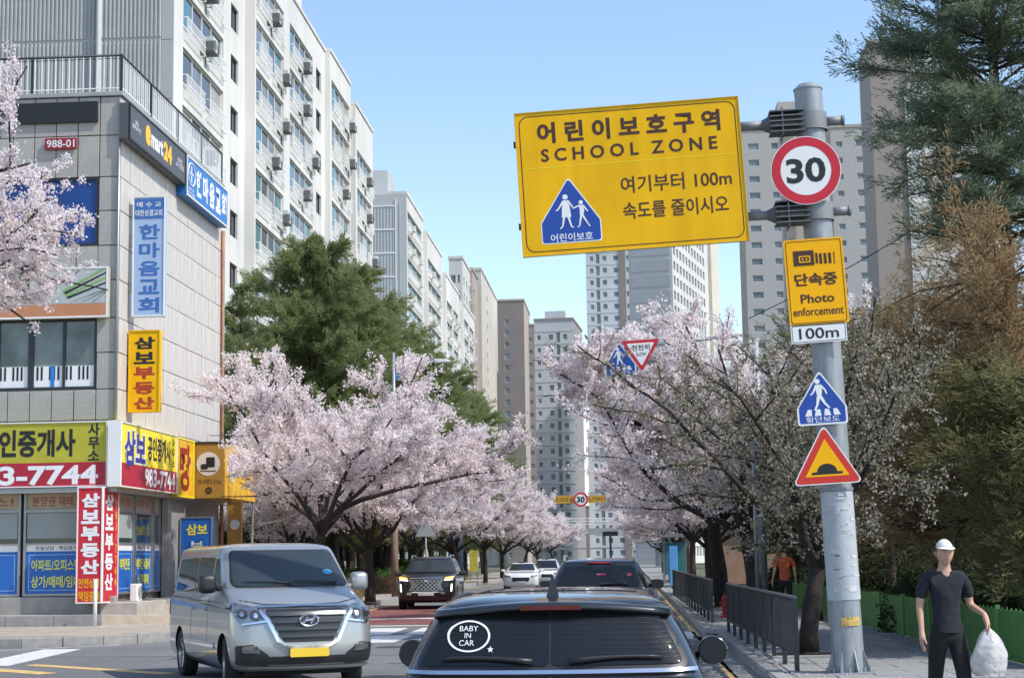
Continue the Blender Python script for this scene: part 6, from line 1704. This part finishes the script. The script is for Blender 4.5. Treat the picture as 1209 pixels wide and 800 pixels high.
# hump warning
t = sign_at('hump_sign', 'red and yellow triangular speed hump warning sign, lowest on the pole', bx(975.5, 545), bz(545, 975))
mb = MB(); mb.prism(rpoly([(-.46, -.315), (.46, -.315), (0, .47)], .06, 6), 0, .006); mb.build('panel', SIGNWHITE, t)
mb = MB(); mb.prism(rpoly([(-.435, -.30), (.435, -.30), (0, .44)], .05, 6), -.002, 0); mb.build('red_triangle', mat('sign_red_orange', (.60, .03, .015), .4, var=.03), t)
mb = MB(); mb.prism([(-.285, -.21), (.285, -.21), (0, .275)], -.004, -.002); mb.build('yellow_field', mat('sign_amber', (.92, .45, .004), .5), t)
mb = MB(); mb.prism([(-.20, -.185), (.20, -.185), (.20, -.155), (.13, -.15)] + [(.13 * math.cos(R_(a)), -.15 + .105 * math.sin(R_(a))) for a in range(15, 180, 15)] + [(-.13, -.15), (-.20, -.155)], -.006, -.004); mb.build('hump_symbol', SIGNBLACK, t); straps(t, (-.1,))
t = thing('parking_sign', 'small sign plate seen edge-on on the rear of the pole behind the crosswalk sign', 'sign', (bx(984, 430), PY + .2, bz(430, 984)), R_(68))
mb = MB(); mb.prism(rrect(-.2, .2, -.16, .16, .02), 0, .006); mb.build('panel', SIGNWHITE, t); mb = MB(); mb.prism(rrect(-.17, .17, -.13, .13, .02), -.002, 0); mb.build('blue_field', SIGNBLUE, t)

# ================================================================== barred fences at the right kerb
FENM = mat('fence_charcoal', (.05, .055, .06), .5, .3, var=.12)
RAILM = mat('fence_rail', (.16, .17, .18), .45, .3, var=.1)
def barred(label, x0, y0, x1, y1, nposts):
    t = thing('kerb_fence', label, 'fence', (x0, y0, .13), math.atan2(y1 - y0, x1 - x0))
    L = math.hypot(x1 - x0, y1 - y0)
    mb = MB(); mb.box(-.02, L + .02, -.03, .03, .96, .995); bev(mb.build('top_rail', RAILM, t), .006)
    mb = MB(); mb.box(0, L, -.02, .02, .22, .26); mb.build('bottom_rail', FENM, t)
    mb = MB(); mb.box(-.03, .03, -.03, .03, 0, .96); p = mb.build('post', FENM, t)
    for i in range(1, nposts): link('post', p.data, t, (L * i / (nposts - 1), 0, 0))
    nb = int(L / .125)
    mb = MB(); mb.box(-.016, .016, -.012, .012, .26, .96); b = mb.build('baluster', FENM, t, (.0625, 0, 0))
    for i in range(1, nb): link('baluster', b.data, t, (.0625 + i * L / nb, 0, 0))
    return t
barred('near barred charcoal fence section at the right kerb, beside the sign pole', 2.2, 23.0, 1.98, 34.6, 9)
barred('far barred charcoal fence section at the right kerb, beyond the gap', 1.9, 39.5, 1.72, 66, 16)
# green mesh barrier
GRN = mat('barrier_green', (.06, .20, .04), .55, var=.15, scale=3)
GRN2 = mat('barrier_green_post', (.11, .28, .07), .5, var=.1)
def barrier(label, x0, y0, x1, y1):
    t = thing('green_fence', label, 'fence', (x0, y0, .1), math.atan2(y1 - y0, x1 - x0), 'green mesh fence panels along the park')
    L = math.hypot(x1 - x0, y1 - y0)
    mb = MB(); n = int(L / .07)
    for i in range(n):
        x = L * i / n; mb.add([(x, .008 * (i % 2), .04), (x + L / n, .008 * ((i + 1) % 2), .04), (x + L / n, .008 * ((i + 1) % 2), .86), (x, .008 * (i % 2), .86)], [(0, 1, 2, 3)])
    mb.build('panel', GRN, t)
    for z in (.1, .28, .84):
        mb = MB(); mb.box(0, L, -.02, .0, z, z + .025); mb.build('rail', GRN2, t)
    t.scale = (1, 1, .86)
    for x in (0, L):
        mb = MB(); mb.box(x - .03, x + .03, -.025, .035, 0, .93); mb.build('post', GRN2, t)
    mb = MB()
    for i in range(int(L / .25)): mb.box(i * .25 + .1, i * .25 + .12, -.015, .0, .86, .90)
    stuffp(mb.build('top_tooth', GRN2, t))
ys = [23.0, 25.4, 27.8, 30.2, 32.6, 35, 37.4, 39.8, 42.2, 44.6, 47, 49.4, 51.8]
labs = ['at the right edge of the picture', 'behind the walking person', 'just right of the sign pole']
for i, (a, b) in enumerate(zip(ys[:-1], ys[1:])):
    xa = 5.42 - (a - 23) * .030; xb = 5.42 - (b - 23) * .030
    barrier('green mesh fence panel along the park' + (' ' + labs[i] if i < 3 else ' seen left of the sign pole'), xa, a, xb, b - .06)

# ================================================================== lamps, posts and far signs
lamp = thing('street_lamp', 'tall street lamp with a long arm and rusty lower shaft on the left pavement', 'street lamp', (-9.4, 68.6, .18))
mb = MB(); mb.cyl((0, 0, 0), (0, 0, 3.2), .15, .13, 14); mb.build('lower_shaft', mat('rusty_shaft', (.20, .12, .085), .8, var=.25, scale=3), lamp, smooth=True)
mb = MB(); mb.cyl((0, 0, 3.2), (0, 0, 9.9), .10, .06, 12); mb.build('upper_shaft', GALV, lamp, smooth=True)
mb = MB(); mb.tube([(0, 0, 9.3), (.5, 0, 9.42), (1.6, 0, 9.5), (2.2, 0, 9.52)], [.045, .04, .035, .03], 8); mb.build('arm', GALV, lamp, smooth=True)
mb = MB(); mb.prism([(1.7, 9.46), (2.25, 9.44), (2.4, 9.50), (2.2, 9.58), (1.8, 9.60)], -.13, .13); bev(mb.build('lamp_head', WHITE, lamp), .03)
mb = MB(); mb.box(.02, .6, -.02, 0, 8.75, 9.3); mb.build('blue_plate', mat('plate_blue', (.03, .13, .35), .4, var=.2, scale=3), lamp)
def small_lamp(label, loc, h, arm, rz=0):
    t = thing('street_lamp', label, 'street lamp', loc, rz)
    mb = MB(); mb.cyl((0, 0, 0), (0, 0, h), .09, .05, 10); mb.build('shaft', GALV, t, smooth=True)
    mb = MB(); mb.tube([(0, 0, h - .2), (-arm * .5, 0, h + .05), (-arm, 0, h + .1)], [.035] * 3, 6); mb.build('arm', GALV, t, smooth=True)
    mb = MB(); mb.box(-arm - .5, -arm + .1, -.12, .12, h + .04, h + .16); bev(mb.build('lamp_head', WHITE, t), .03)
small_lamp('right-hand street lamp with a short white head above the cherry blossom', (2.3, 95, .13), 8.2, .6)
small_lamp('distant left street lamp behind the cherry row', (-9.3, 130, .18), 8.0, 1.4, math.pi)
t = thing('warning_sign', 'grey back of a triangular road sign on a thin post, behind the oncoming SUV', 'sign', (-8.6, 72.5, .18))
mb = MB(); mb.cyl((0, 0, 0), (0, 0, 3.1), .035, n=8); mb.build('post', GALV, t, smooth=True)
mb = MB(); mb.prism([(-.45, 2.45), (.45, 2.45), (0, 3.25)], -.05, -.04); mb.build('panel', mat('sign_back', (.45, .46, .46), .5, .4, var=.05), t)
# overhead speed sign and amber lane boards
g = thing('overhead_gantry', 'thin overhead arm carrying small amber boards across the far road', 'gantry', (-9.3, 131, 0))
mb = MB(); mb.cyl((0, 0, 0), (0, 0, 6.6), .16, .12, 12); mb.build('post', GALV, g, smooth=True)
mb = MB(); mb.cyl((0, 0, 6.02), (8.1, 0, 5.98), .06, .05, 8); mb.build('arm', GALV, g, smooth=True)
for x0, x1 in ((3.45, 5.5), (6.15, 7.75)):
    mb = MB(); mb.box(x0, x1, -.1, -.02, 5.72, 6.3); o = mb.build('amber_board', mat('amber_board', (.55, .30, .02), .5, var=.1, scale=4), g)
    text('어린이보호구역' if x0 < 4 else '여기부터', (x0 + x1) / 2, 6.01, (x1 - x0) * .85, .34, SIGNBROWN, o, -.105, .0)
mb = MB(); mb.box(7.95, 8.3, -.2, .1, 6.2, 6.7); mb.build('camera_box', WHITE, g)
t = thing('speed_limit_sign', 'tiny round 30 sign hanging between amber boards over the far road', 'sign', (-3.5, 130.8, 6.0))
mb = MB(); mb.prism(circ(0, 0, .58, 32), 0, .03); mb.build('disc', SIGNWHITE, t); ring_strip(circ(0, 0, .56, 32), circ(0, 0, .42, 32), -.01, SIGNRED, t, 'red_ring'); text('30', 0, 0, .62, .46, SIGNBLACK, t, -.02, .03)
# footbridge
fb = thing('footbridge', 'grey footbridge crossing the road at the far end of the street', 'footbridge', (0, 232, 0))
mb = MB(); mb.box(-16, 12, 0, 3, 4.6, 5.4); mb.build('deck', mat('bridge_grey', (.30, .31, .31), .7, var=.06), fb)
mb = MB(); [mb.box(-16, 12, 0, .08, z, z + .1) for z in (5.9, 6.3, 6.7)]; [mb.box(-16 + i * .9, -15.94 + i * .9, 0, .08, 5.4, 6.7) for i in range(31)]; stuffp(mb.build('railing', WHITE, fb))
for x in (-11.5, 4.2): 
    mb = MB(); mb.cyl((x, 1.5, 0), (x, 1.5, 4.6), .45, n=16); mb.build('pier', mat('bridge_grey', (.30, .31, .31), .7), fb)
mb = MB(); mb.box(-16, 12, .2, 3, 2.6, 2.75); mb.build('lower_pipe', GREY, fb)
t = thing('signal_post', 'dark traffic signal post in the middle of the far junction', 'post', (-2.2, 222, 0))
mb = MB(); mb.cyl((0, 0, 0), (0, 0, 4.4), .14, n=8); mb.build('post', DARKM, t); mb = MB(); mb.box(-1.0, 1.0, -.3, 0, 4.2, 4.8); mb.build('signal_box', DARKM, t)
# blue post, grey cabinet, posts on the right pavement
t = thing('blue_pylon', 'narrow light blue upright board on the right pavement beside the second fence', 'sign', (1.95, 80, .13))
mb = MB(); mb.box(-.02, .36, 0, .12, .1, 1.95); bev(mb.build('panel', mat('pylon_blue', (.10, .32, .62), .45, var=.06), t), .02); mb = MB(); mb.box(.05, .3, .02, .1, 0, .1); mb.build('foot', DARKM, t)
t = thing('bus_shelter', 'grey glass bus shelter on the far right pavement', 'shelter', (1.9, 92, .13))
for x, y in ((0, 0), (0, 3), (1.2, 0), (1.2, 3)):
    mb = MB(); mb.box(x, x + .1, y, y + .1, 0, 2.5); mb.build('post', GREY, t)
mb = MB(); mb.box(-.2, 1.5, -.3, 3.4, 2.5, 2.65); mb.build('roof', GREY, t)
mb = MB(); mb.box(.1, 1.2, -.02, .02, .5, 2.2); mb.build('glass', GT, t)
t = thing('brown_post', 'rusty brown post of a lamp behind the blue board', 'post', (3.0, 84, .13))
mb = MB(); mb.cyl((0, 0, 0), (0, 0, 1.9), .14, n=10); mb.build('lower_shaft', mat('rusty_shaft', (.20, .12, .085), .8), t); mb = MB(); mb.cyl((0, 0, 1.9), (0, 0, 7), .1, .07, n=10); mb.build('upper_shaft', GALV, t)
# pole with arm carrying two signs in the blossom, and the no parking disc
t = thing('sign_mast', 'light grey steel mast behind the dark tree trunk, its arm carrying two small signs', 'pole', (3.75, 48, .13))
mb = MB(); mb.cyl((0, 0, 0), (0, 0, 7.6), .13, .10, 14); mb.build('shaft', GALV, t, smooth=True)
mb = MB(); mb.cyl((0, 0, 7.05), (-3.9, 0, 7.0), .05, n=10); mb.build('arm', GALV, t, smooth=True)
SX = lambda px, Y: (px - 741) * Y / 2000
SZ = lambda py, px, Y: 1.7 + (655 - .016 * (px - 741) - py) * Y / 2000
t = thing('crosswalk_sign', 'small blue crosswalk sign among the pink blossom on the right', 'sign', (X(732, 42.8, 425), 42.8, SZ(425, 732, 42.8)), rot=(0, TILT, R_(-8)))
crosswalk_face(t, 1.22)
t = thing('slow_sign', 'red-edged white inverted triangle with the words for slow, beside the small blue sign', 'sign', (X(757, 43.1, 420), 43.1, SZ(420, 757, 43)), rot=(0, TILT, 0))
mb = MB(); mb.prism(rpoly([(-.50, .40), (0, -.42), (.50, .40)], .05, 5), 0, .008); mb.build('panel', SIGNRED, t); mb = MB(); mb.prism(rpoly([(-.36, .32), (0, -.27), (.36, .32)], .03, 5), -.002, 0); mb.build('white_field', SIGNWHITE, t)
text('천천히', 0, .20, .46, .15, SIGNBLACK, t, -.004, .02); text('SLOW', 0, .03, .26, .09, SIGNBLACK, t, -.004, .01)
mb = MB(); mb.cyl((-.6, .05, .2), (2.6, .05, .35), .045, n=8); mb.build('arm', GALV, t, smooth=True)
t = thing('no_parking_sign', 'round blue and red no parking sign dim in the shade among the branches', 'sign', (X(886, 34, 491), 34, SZ(491, 886, 34)), R_(-12))
FB = mat('shaded_blue', (.02, .035, .09), .6); FR = mat('shaded_red', (.16, .02, .025), .6)  # shade of the branches put into these dark sign colours
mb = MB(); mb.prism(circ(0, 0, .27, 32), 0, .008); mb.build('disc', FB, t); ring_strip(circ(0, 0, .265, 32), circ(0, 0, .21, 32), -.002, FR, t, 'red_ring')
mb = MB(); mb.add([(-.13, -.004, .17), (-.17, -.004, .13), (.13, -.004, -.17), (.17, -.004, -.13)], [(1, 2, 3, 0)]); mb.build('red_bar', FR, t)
mb = MB(); mb.cyl((.02, .05, -4.2), (.02, .05, .35), .035, n=8); mb.build('post', GALV, t, smooth=True)
t = thing('fire_hydrant', 'small red hydrant at the foot of the dark trunk behind the fence gap', 'hydrant', (2.35, 42.5, .13))
mb = MB(); mb.cyl((0, 0, 0), (0, 0, .08), .16, n=14); mb.cyl((0, 0, .08), (0, 0, .62), .10, n=14); mb.cyl((0, 0, .62), (0, 0, .76), .13, .03, 14); mb.cyl((-.18, 0, .48), (.18, 0, .48), .05, n=10); mb.cyl((0, -.16, .42), (0, 0, .42), .06, n=10); mb.build('barrel', mat('hydrant_red', (.42, .02, .03), .4, var=.1), t)
mb = MB(); mb.cyl((0, 0, .76), (0, 0, .82), .035, n=6); mb.build('cap_nut', DARKM, t); t.scale = (.7, .7, .75)
# brown park building and pale post
t = thing('park_building', 'low dark brown building behind the trees on the right', 'building', (6.4, 62, 0))
mb = MB(); facade(mb, (0, 0, 0), (1, 0, 0), 9, 2.9, [(1, .9, 2.4, 2.0), (3.4, .9, 4.8, 2.0), (5.8, .9, 7.2, 2.0)], .2); mb.box(0, 9, .21, 6, 0, 2.88); mb.build('wall', mat('brick_dark', (.13, .055, .04), .9, var=.25, scale=8), t)
mb = MB(); mb.box(-.4, 9.4, -.5, 6.4, 2.9, 3.15); mb.build('roof', mat('roof_brown', (.10, .05, .04), .8), t)
t = thing('park_building', 'tan low wall and building beyond the right cherry trees', 'building', (4.6, 96, 0))
mb = MB(); mb.box(0, 10, 0, 6, 0, 3.4); mb.build('wall', mat('wall_tan', (.30, .19, .13), .9, var=.15, scale=2), t); mb = MB(); mb.box(-.3, 10.3, -.4, 6.3, 3.4, 3.65); mb.build('roof', mat('roof_brown', (.10, .05, .04), .8), t)
t = thing('pale_post', 'pale round post just left of the sign pole by the green fence', 'post', (4.25, 36.5, .13))
mb = MB(); mb.cyl((0, 0, 0), (0, 0, 3.4), .075, n=12); mb.build('shaft', mat('post_cream', (.5, .47, .40), .7, var=.1), t, smooth=True)
t = thing('yellow_panel', 'small yellow upright panel between the far left cherry trunks', 'sign', (-10.5, 116, .18))
mb = MB(); mb.box(-.28, .28, -.05, .05, .6, 2.0); mb.build('panel', mat('panel_yellow', (.50, .40, .05), .6, var=.25, scale=4), t); mb = MB(); mb.box(-.26, -.22, -.03, .03, 0, .6); mb.build('leg', DARKM, t); mb = MB(); mb.box(.22, .26, -.03, .03, 0, .6); mb.build('leg', DARKM, t)
t['label'] = 'small yellow upright panel between the far left cherry trunks'; t.name = 'yellow_panel'
t = thing('notice_board', 'blue-grey notice board between the far left cherry trunks', 'sign', (-9.3, 92, .18))
mb = MB(); mb.box(-.4, .4, -.05, .05, .9, 2.6); mb.build('panel', mat('board_blue', (.10, .16, .24), .5), t); mb = MB(); mb.box(-.35, -.3, -.03, .03, 0, .9); mb.box(.3, .35, -.03, .03, 0, .9); mb.build('leg', DARKM, t)
# overhead wire at the right
t = thing('overhead_wire', 'thin dark overhead wire between the right-hand trees and the pole', 'wire', (0, 0, 0))
P = [Vector((3.0, 40, 7.2)).lerp(Vector((9.5, 36, 10.6)), i / 10) + Vector((0, 0, -.25 * math.sin(i / 10 * math.pi))) for i in range(11)]
mb = MB(); mb.tube(P, [.012] * 11, 5); mb.build('cable', SIGNBLACK, t)
P = [Vector((-12.9, 52, 5.6)).lerp(Vector((-9.4, 68, 7.5)), i / 10) + Vector((0, 0, -.3 * math.sin(i / 10 * math.pi))) for i in range(11)]
t = thing('overhead_wire', 'thin overhead wire from the corner shop to the left street lamp', 'wire', (0, 0, 0))
mb = MB(); mb.tube(P, [.012] * 11, 5); mb.build('cable', SIGNBLACK, t)

# ================================================================== people
SKIN = mat('skin', (.50, .29, .20), .55, var=.05, scale=8)
def skin_mesh(name, verts, edges, m, parent, sub=2, root=0, zmin=None, zmax=None, extra=None):
    me = bpy.data.meshes.new(name); me.from_pydata([v[:3] for v in verts], edges, [])
    o = bpy.data.objects.new(name, me); COL.objects.link(o)
    md = o.modifiers.new('skin', 'SKIN'); md.use_smooth_shade = True
    if not me.skin_vertices: me.skin_vertices.new(name='')
    for i, v in enumerate(verts):
        r = v[3]; me.skin_vertices[0].data[i].radius = (r, v[4] if len(v) > 4 else r)
    me.skin_vertices[0].data[root].use_root = True
    s = o.modifiers.new('sub', 'SUBSURF'); s.levels = sub; s.render_levels = sub
    dg = bpy.context.evaluated_depsgraph_get(); nm = bpy.data.meshes.new_from_object(o.evaluated_get(dg))
    bpy.data.objects.remove(o)
    if zmin is not None or zmax is not None or extra is not None:
        bm = bmesh.new(); bm.from_mesh(nm)
        for z, sg_ in ((zmin, 1), (zmax, -1)):
            if z is None: continue
            bmesh.ops.bisect_plane(bm, geom=bm.verts[:] + bm.edges[:] + bm.faces[:], plane_co=(0, 0, z), plane_no=(0, 0, -sg_), clear_outer=True)
        if extra is not None:
            vv = [bm.verts.new(v) for v in extra[0]]
            for f in extra[1]:
                try: bm.faces.new([vv[i] for i in f])
                except ValueError: pass
        bm.to_mesh(nm); bm.free()
    nm.materials.clear(); nm.materials.append(m); nm.polygons.foreach_set('use_smooth', [True] * len(nm.polygons))
    nm.name = name
    return link(name, nm, parent)
def head_shape(grow=1.0, zlo=None):
    """skull, jaw, nose, brow and lips as one closed surface; face towards -y"""
    nu, nv = 32, 24; vs = []
    for j in range(nv + 1):
        el = -math.pi / 2 + math.pi * j / nv
        for i in range(nu):
            a = 2 * math.pi * i / nu; cx = math.cos(a) * math.cos(el); cy = math.sin(a) * math.cos(el); cz = math.sin(el)
            t = max(0, -cz)
            x = .076 * cx * (1 - .34 * t ** 1.5); y = .096 * cy * (1 - .18 * t) - .012 * t; z = .118 * cz
            if grow == 1.0 and cy < 0:
                fx = abs(cx)
                nose = math.exp(-(fx / .15) ** 2) * math.exp(-((cz + .12) / .20) ** 2); y -= .024 * nose
                sock = math.exp(-((fx - .40) / .20) ** 2) * math.exp(-((cz - .06) / .13) ** 2); y += .010 * sock
                brow = math.exp(-((fx - .38) / .3) ** 2) * math.exp(-((cz - .24) / .1) ** 2); y -= .005 * brow
                lip = math.exp(-(fx / .28) ** 2) * math.exp(-((cz + .48) / .09) ** 2); y -= .007 * lip
                chin = math.exp(-(fx / .3) ** 2) * math.exp(-((cz + .82) / .15) ** 2); y -= .012 * chin
            vs.append((x * grow, y * grow - .028, z * grow + 1.59))
    fs = [(j * nu + i, j * nu + (i + 1) % nu, (j + 1) * nu + (i + 1) % nu, (j + 1) * nu + i) for j in range(nv) for i in range(nu)]
    return vs, fs, nu, nv
def person(label, loc, rz, shirt, trousers, shoe, hair, stride=.12, cap=None, bag=None, Hs=1.):
    t = thing('person', label, 'person', loc, rz)
    t.scale = (Hs, Hs, Hs)
    V = [(0, 0, .93, .095, .08), (0, .0, 1.06, .10, .075), (0, .0, 1.22, .13, .09), (0, .01, 1.36, .115, .075), (0, .0, 1.43, .056), (0, -.012, 1.49, .054), (0, -.02, 1.56, .05)]
    E = [(i, i + 1) for i in range(6)]
    def add(p, par): V.append(p); E.append((par, len(V) - 1)); return len(V) - 1
    for s in (-1, 1):
        st = stride * s
        a = add((s * .145, .01, 1.385, .052), 3); b = add((s * .205, .02, 1.30, .046), a)
        up = .13 if (bag and s > 0) else 0.
        c = add((s * .235, .03, 1.12, .036), b); d = add((s * (.25 if s < 0 else .29), -.05 - up, .90 + up * 1.1, .025), c); e = add((s * (.255 if s < 0 else .30), -.07 - up * 1.1, .835 + up, .026, .036), d)
        for f in range(4):
            y = -.095 + f * .019; L = (.06, .075, .07, .055)[f]
            y -= up * 1.1; g = add((s * (.257 if s < 0 else .302) + s * .003, y - .0, .79 + up, .0085), e); g2 = add((s * (.250 if s < 0 else .295), y - .002, .79 + up - L * .55, .008), g); add((s * (.238 if s < 0 else .283), y, .79 + up - L, .0065), g2)
        g = add((s * (.24 if s < 0 else .285), -.105 - up * 1.1, .82 + up, .009), e); add((s * (.232 if s < 0 else .277), -.12 - up * 1.1, .785 + up, .0075), g)
        h = add((s * .085, 0, .86, .07), 0); k_ = add((s * .095, -st - .02, .50, .052), h); an = add((s * .10, -st * 1.6 + .03 + (.06 if st < 0 else 0), .10, .034), k_)
        ft = add((s * .105, -st * 1.6 - .05 + (.06 if st < 0 else 0), .045, .034), an); add((s * .11, -st * 1.6 - .14 + (.06 if st < 0 else 0), .03, .026), ft)
    HV, HF, _, _ = head_shape()
    skin_mesh('body', V, E, SKIN, t, extra=(HV, HF))
    # eyes, brows, lips, ears
    for s in (-1, 1):
        mb = MB(); mb.prism(circ(s * .030, 1.597, .0045, 12, .0105), -.1115, -.100); mb.build('eye', SIGNWHITE, t)
        mb = MB(); mb.prism(circ(s * .030, 1.597, .0045, 12), -.1125, -.1115); mb.build('iris', SIGNBLACK, t)
        mb = MB(); mb.tube([(s * .014, -.121, 1.614), (s * .032, -.119, 1.619), (s * .048, -.108, 1.614)], [.002, .003, .0015], 5); mb.build('eyebrow', hair, t)
        mb = MB(); mb.tube([(s * .072, -.025, 1.565), (s * .083, -.02, 1.578), (s * .085, -.018, 1.598), (s * .076, -.022, 1.612)], [.005, .010, .011, .005], 7); mb.build('ear', SKIN, t, smooth=True)
    mb = MB(); mb.tube([(-.022, -.118, 1.534), (0, -.127, 1.536), (.022, -.118, 1.534)], [.002, .0045, .002], 6); mb.build('mouth', mat('lips', (.38, .16, .13), .5), t)
    # hair: shell over the skull, lower at the back
    HV2, HF2, nu, nv = head_shape(1.06)
    keepf = [f for f in HF2 if all((HV2[i][2] > (1.645 if HV2[i][1] < -.05 else 1.60 if HV2[i][1] < -.02 else 1.535)) for i in f)]
    mb = MB(); mb.add(HV2, keepf); mb.build('hair', hair, t, smooth=True)
    if cap:
        HV3, HF3, _, _ = head_shape(1.12)
        HV3 = [(x, y, z - .004) for x, y, z in HV3]
        keepf = [f for f in HF3 if all(HV3[i][2] > 1.637 for i in f)]
        mb = MB(); mb.add(HV3, keepf); mb.build('cap', cap, t, smooth=True)
        q = []; n_ = 14
        for k_ in range(n_ + 1):
            u = math.pi * k_ / n_; q.append((.078 * math.cos(u), -.045 - .075 * math.sin(u), 1.640 + .004 * math.sin(u)))
        for k_ in range(n_ + 1):
            u = math.pi * k_ / n_; q.append((.080 * math.cos(u), -.050 - .145 * math.sin(u), 1.636 - .016 * math.sin(u)))
        m_ = n_ + 1
        q2 = [(x, y, z + .005) for x, y, z in q]
        mb = MB(); mb.add(q + q2, [(k_, k_ + 1, m_ + k_ + 1, m_ + k_) for k_ in range(n_)] + [(2 * m_ + k_, 3 * m_ + k_, 3 * m_ + k_ + 1, 2 * m_ + k_ + 1) for k_ in range(n_)] + [(m_ + k_, m_ + k_ + 1, 3 * m_ + k_ + 1, 3 * m_ + k_) for k_ in range(n_)])
        mb.build('cap_brim', cap, t, smooth=False)
    # clothes
    V = [(0, 0, .70, .15, .125), (0, 0, .90, .152, .125), (0, .0, 1.05, .132, .102), (0, .0, 1.22, .148, .108), (0, .01, 1.35, .125, .09), (0, .005, 1.43, .065, .06)]; E = [(0, 1), (1, 2), (2, 3), (3, 4), (4, 5)]
    for s in (-1, 1):
        a = add((s * .15, .01, 1.375, .064), 4); b = add((s * .212, .02, 1.27, .058), a); c = add((s * .228, .025, 1.17, .055), b)
    skin_mesh('t_shirt', V, E, shirt, t, zmin=.88, zmax=1.452)
    V = [(0, 0, 1.06, .115, .09), (0, 0, .93, .132, .108)]; E = [(0, 1)]
    for s in (-1, 1):
        st = stride * s
        h = add((s * .088, 0, .83, .098), 1); k_ = add((s * .098, -st - .02, .50, .072), h); an = add((s * .10, -st * 1.6 + .03 + (.06 if st < 0 else 0), .10, .062), k_)
    skin_mesh('trousers', V, E, trousers, t)
    for s in (-1, 1):
        st = stride * s; y = -st * 1.6 + (.06 if st < 0 else 0)
        V = [(s * .10, y + .05, .05, .045), (s * .105, y - .04, .045, .047), (s * .11, y - .15, .035, .038)]; skin_mesh('shoe', V, [(0, 1), (1, 2)], shoe, t)
    if bag:
        V = []; nu, nv = 20, 12; rg = random.Random(3)
        for j in range(nv + 1):
            f = j / nv; z = .92 - f * .42; r = .02 + .135 * math.sin(min(1, f * 1.15) * math.pi * .62) ** .8 * (1 if f < .93 else .7)
            for i in range(nu):
                a = 2 * math.pi * i / nu; rr = r * (1 + .13 * math.sin(a * 5 + f * 7) + rg.uniform(-.05, .05)); V.append((.31 + rr * math.cos(a), -.20 + rr * .65 * math.sin(a), z))
        mb = MB(); mb.add(V, [(j * nu + i, (j + 1) * nu + i, (j + 1) * nu + (i + 1) % nu, j * nu + (i + 1) % nu) for j in range(nv) for i in range(nu)] + [tuple(range(nv * nu, nv * nu + nu))])
        b = mb.build('plastic_bag', bag, None, smooth=True)
        b.matrix_world = Matrix.Translation(loc) @ Matrix.Rotation(rz, 4, 'Z') @ Matrix.Scale(Hs, 4)
        tag(b, 'white plastic bag hanging from the hand of the walking person in black', 'bag')
    return t
person('person in black t-shirt and black trousers with a white cap, walking on the right pavement', (2.78, 15.3, .13), R_(8), mat('cloth_black', (.013, .015, .024), .9, var=.25, scale=7, bump=1.0, bscale=9), mat('cloth_dark', (.010, .010, .011), .9, var=.2, bump=1.0, bscale=8), SIGNBLACK, mat('hair_dark', (.02, .015, .012), .6), .10,
       cap=mat('cap_white', (.70, .70, .66), .8, var=.05), bag=mat('plastic_white', (.70, .69, .67), .35, var=.12, scale=6, bump=1.0, bscale=14, trans=.35), Hs=.97)
person('person in an orange top and dark trousers seen from behind past the tree trunk', (3.80, 42, .13), R_(175), mat('cloth_orange', (.42, .08, .03), .8, var=.1, scale=12), mat('cloth_dark', (.010, .010, .011), .9), SIGNBLACK, mat('hair_dark', (.02, .015, .012), .6), .08, Hs=1.02)

# square tree pit of the nearest right-hand tree
t = thing('tree_pit', 'square stone edged tree pit around the nearest right-hand trunk', 'tree pit', (2.72, 26.4, .135))
for a, b, c_, d in ((-.62, .62, -.62, -.52), (-.62, .62, .52, .62), (-.62, -.52, -.51, .51), (.52, .62, -.51, .51)):
    mb = MB(); mb.box(a, b, c_, d, -.03, .045); bev(mb.build('edge_stone', KERB, t), .01, 1)
mb = MB(); mb.box(-.52, .52, -.52, .52, -.03, .028); mb.build('soil', mat('pit_soil', (.06, .045, .035), .95, var=.3, scale=8, bump=.6), t)
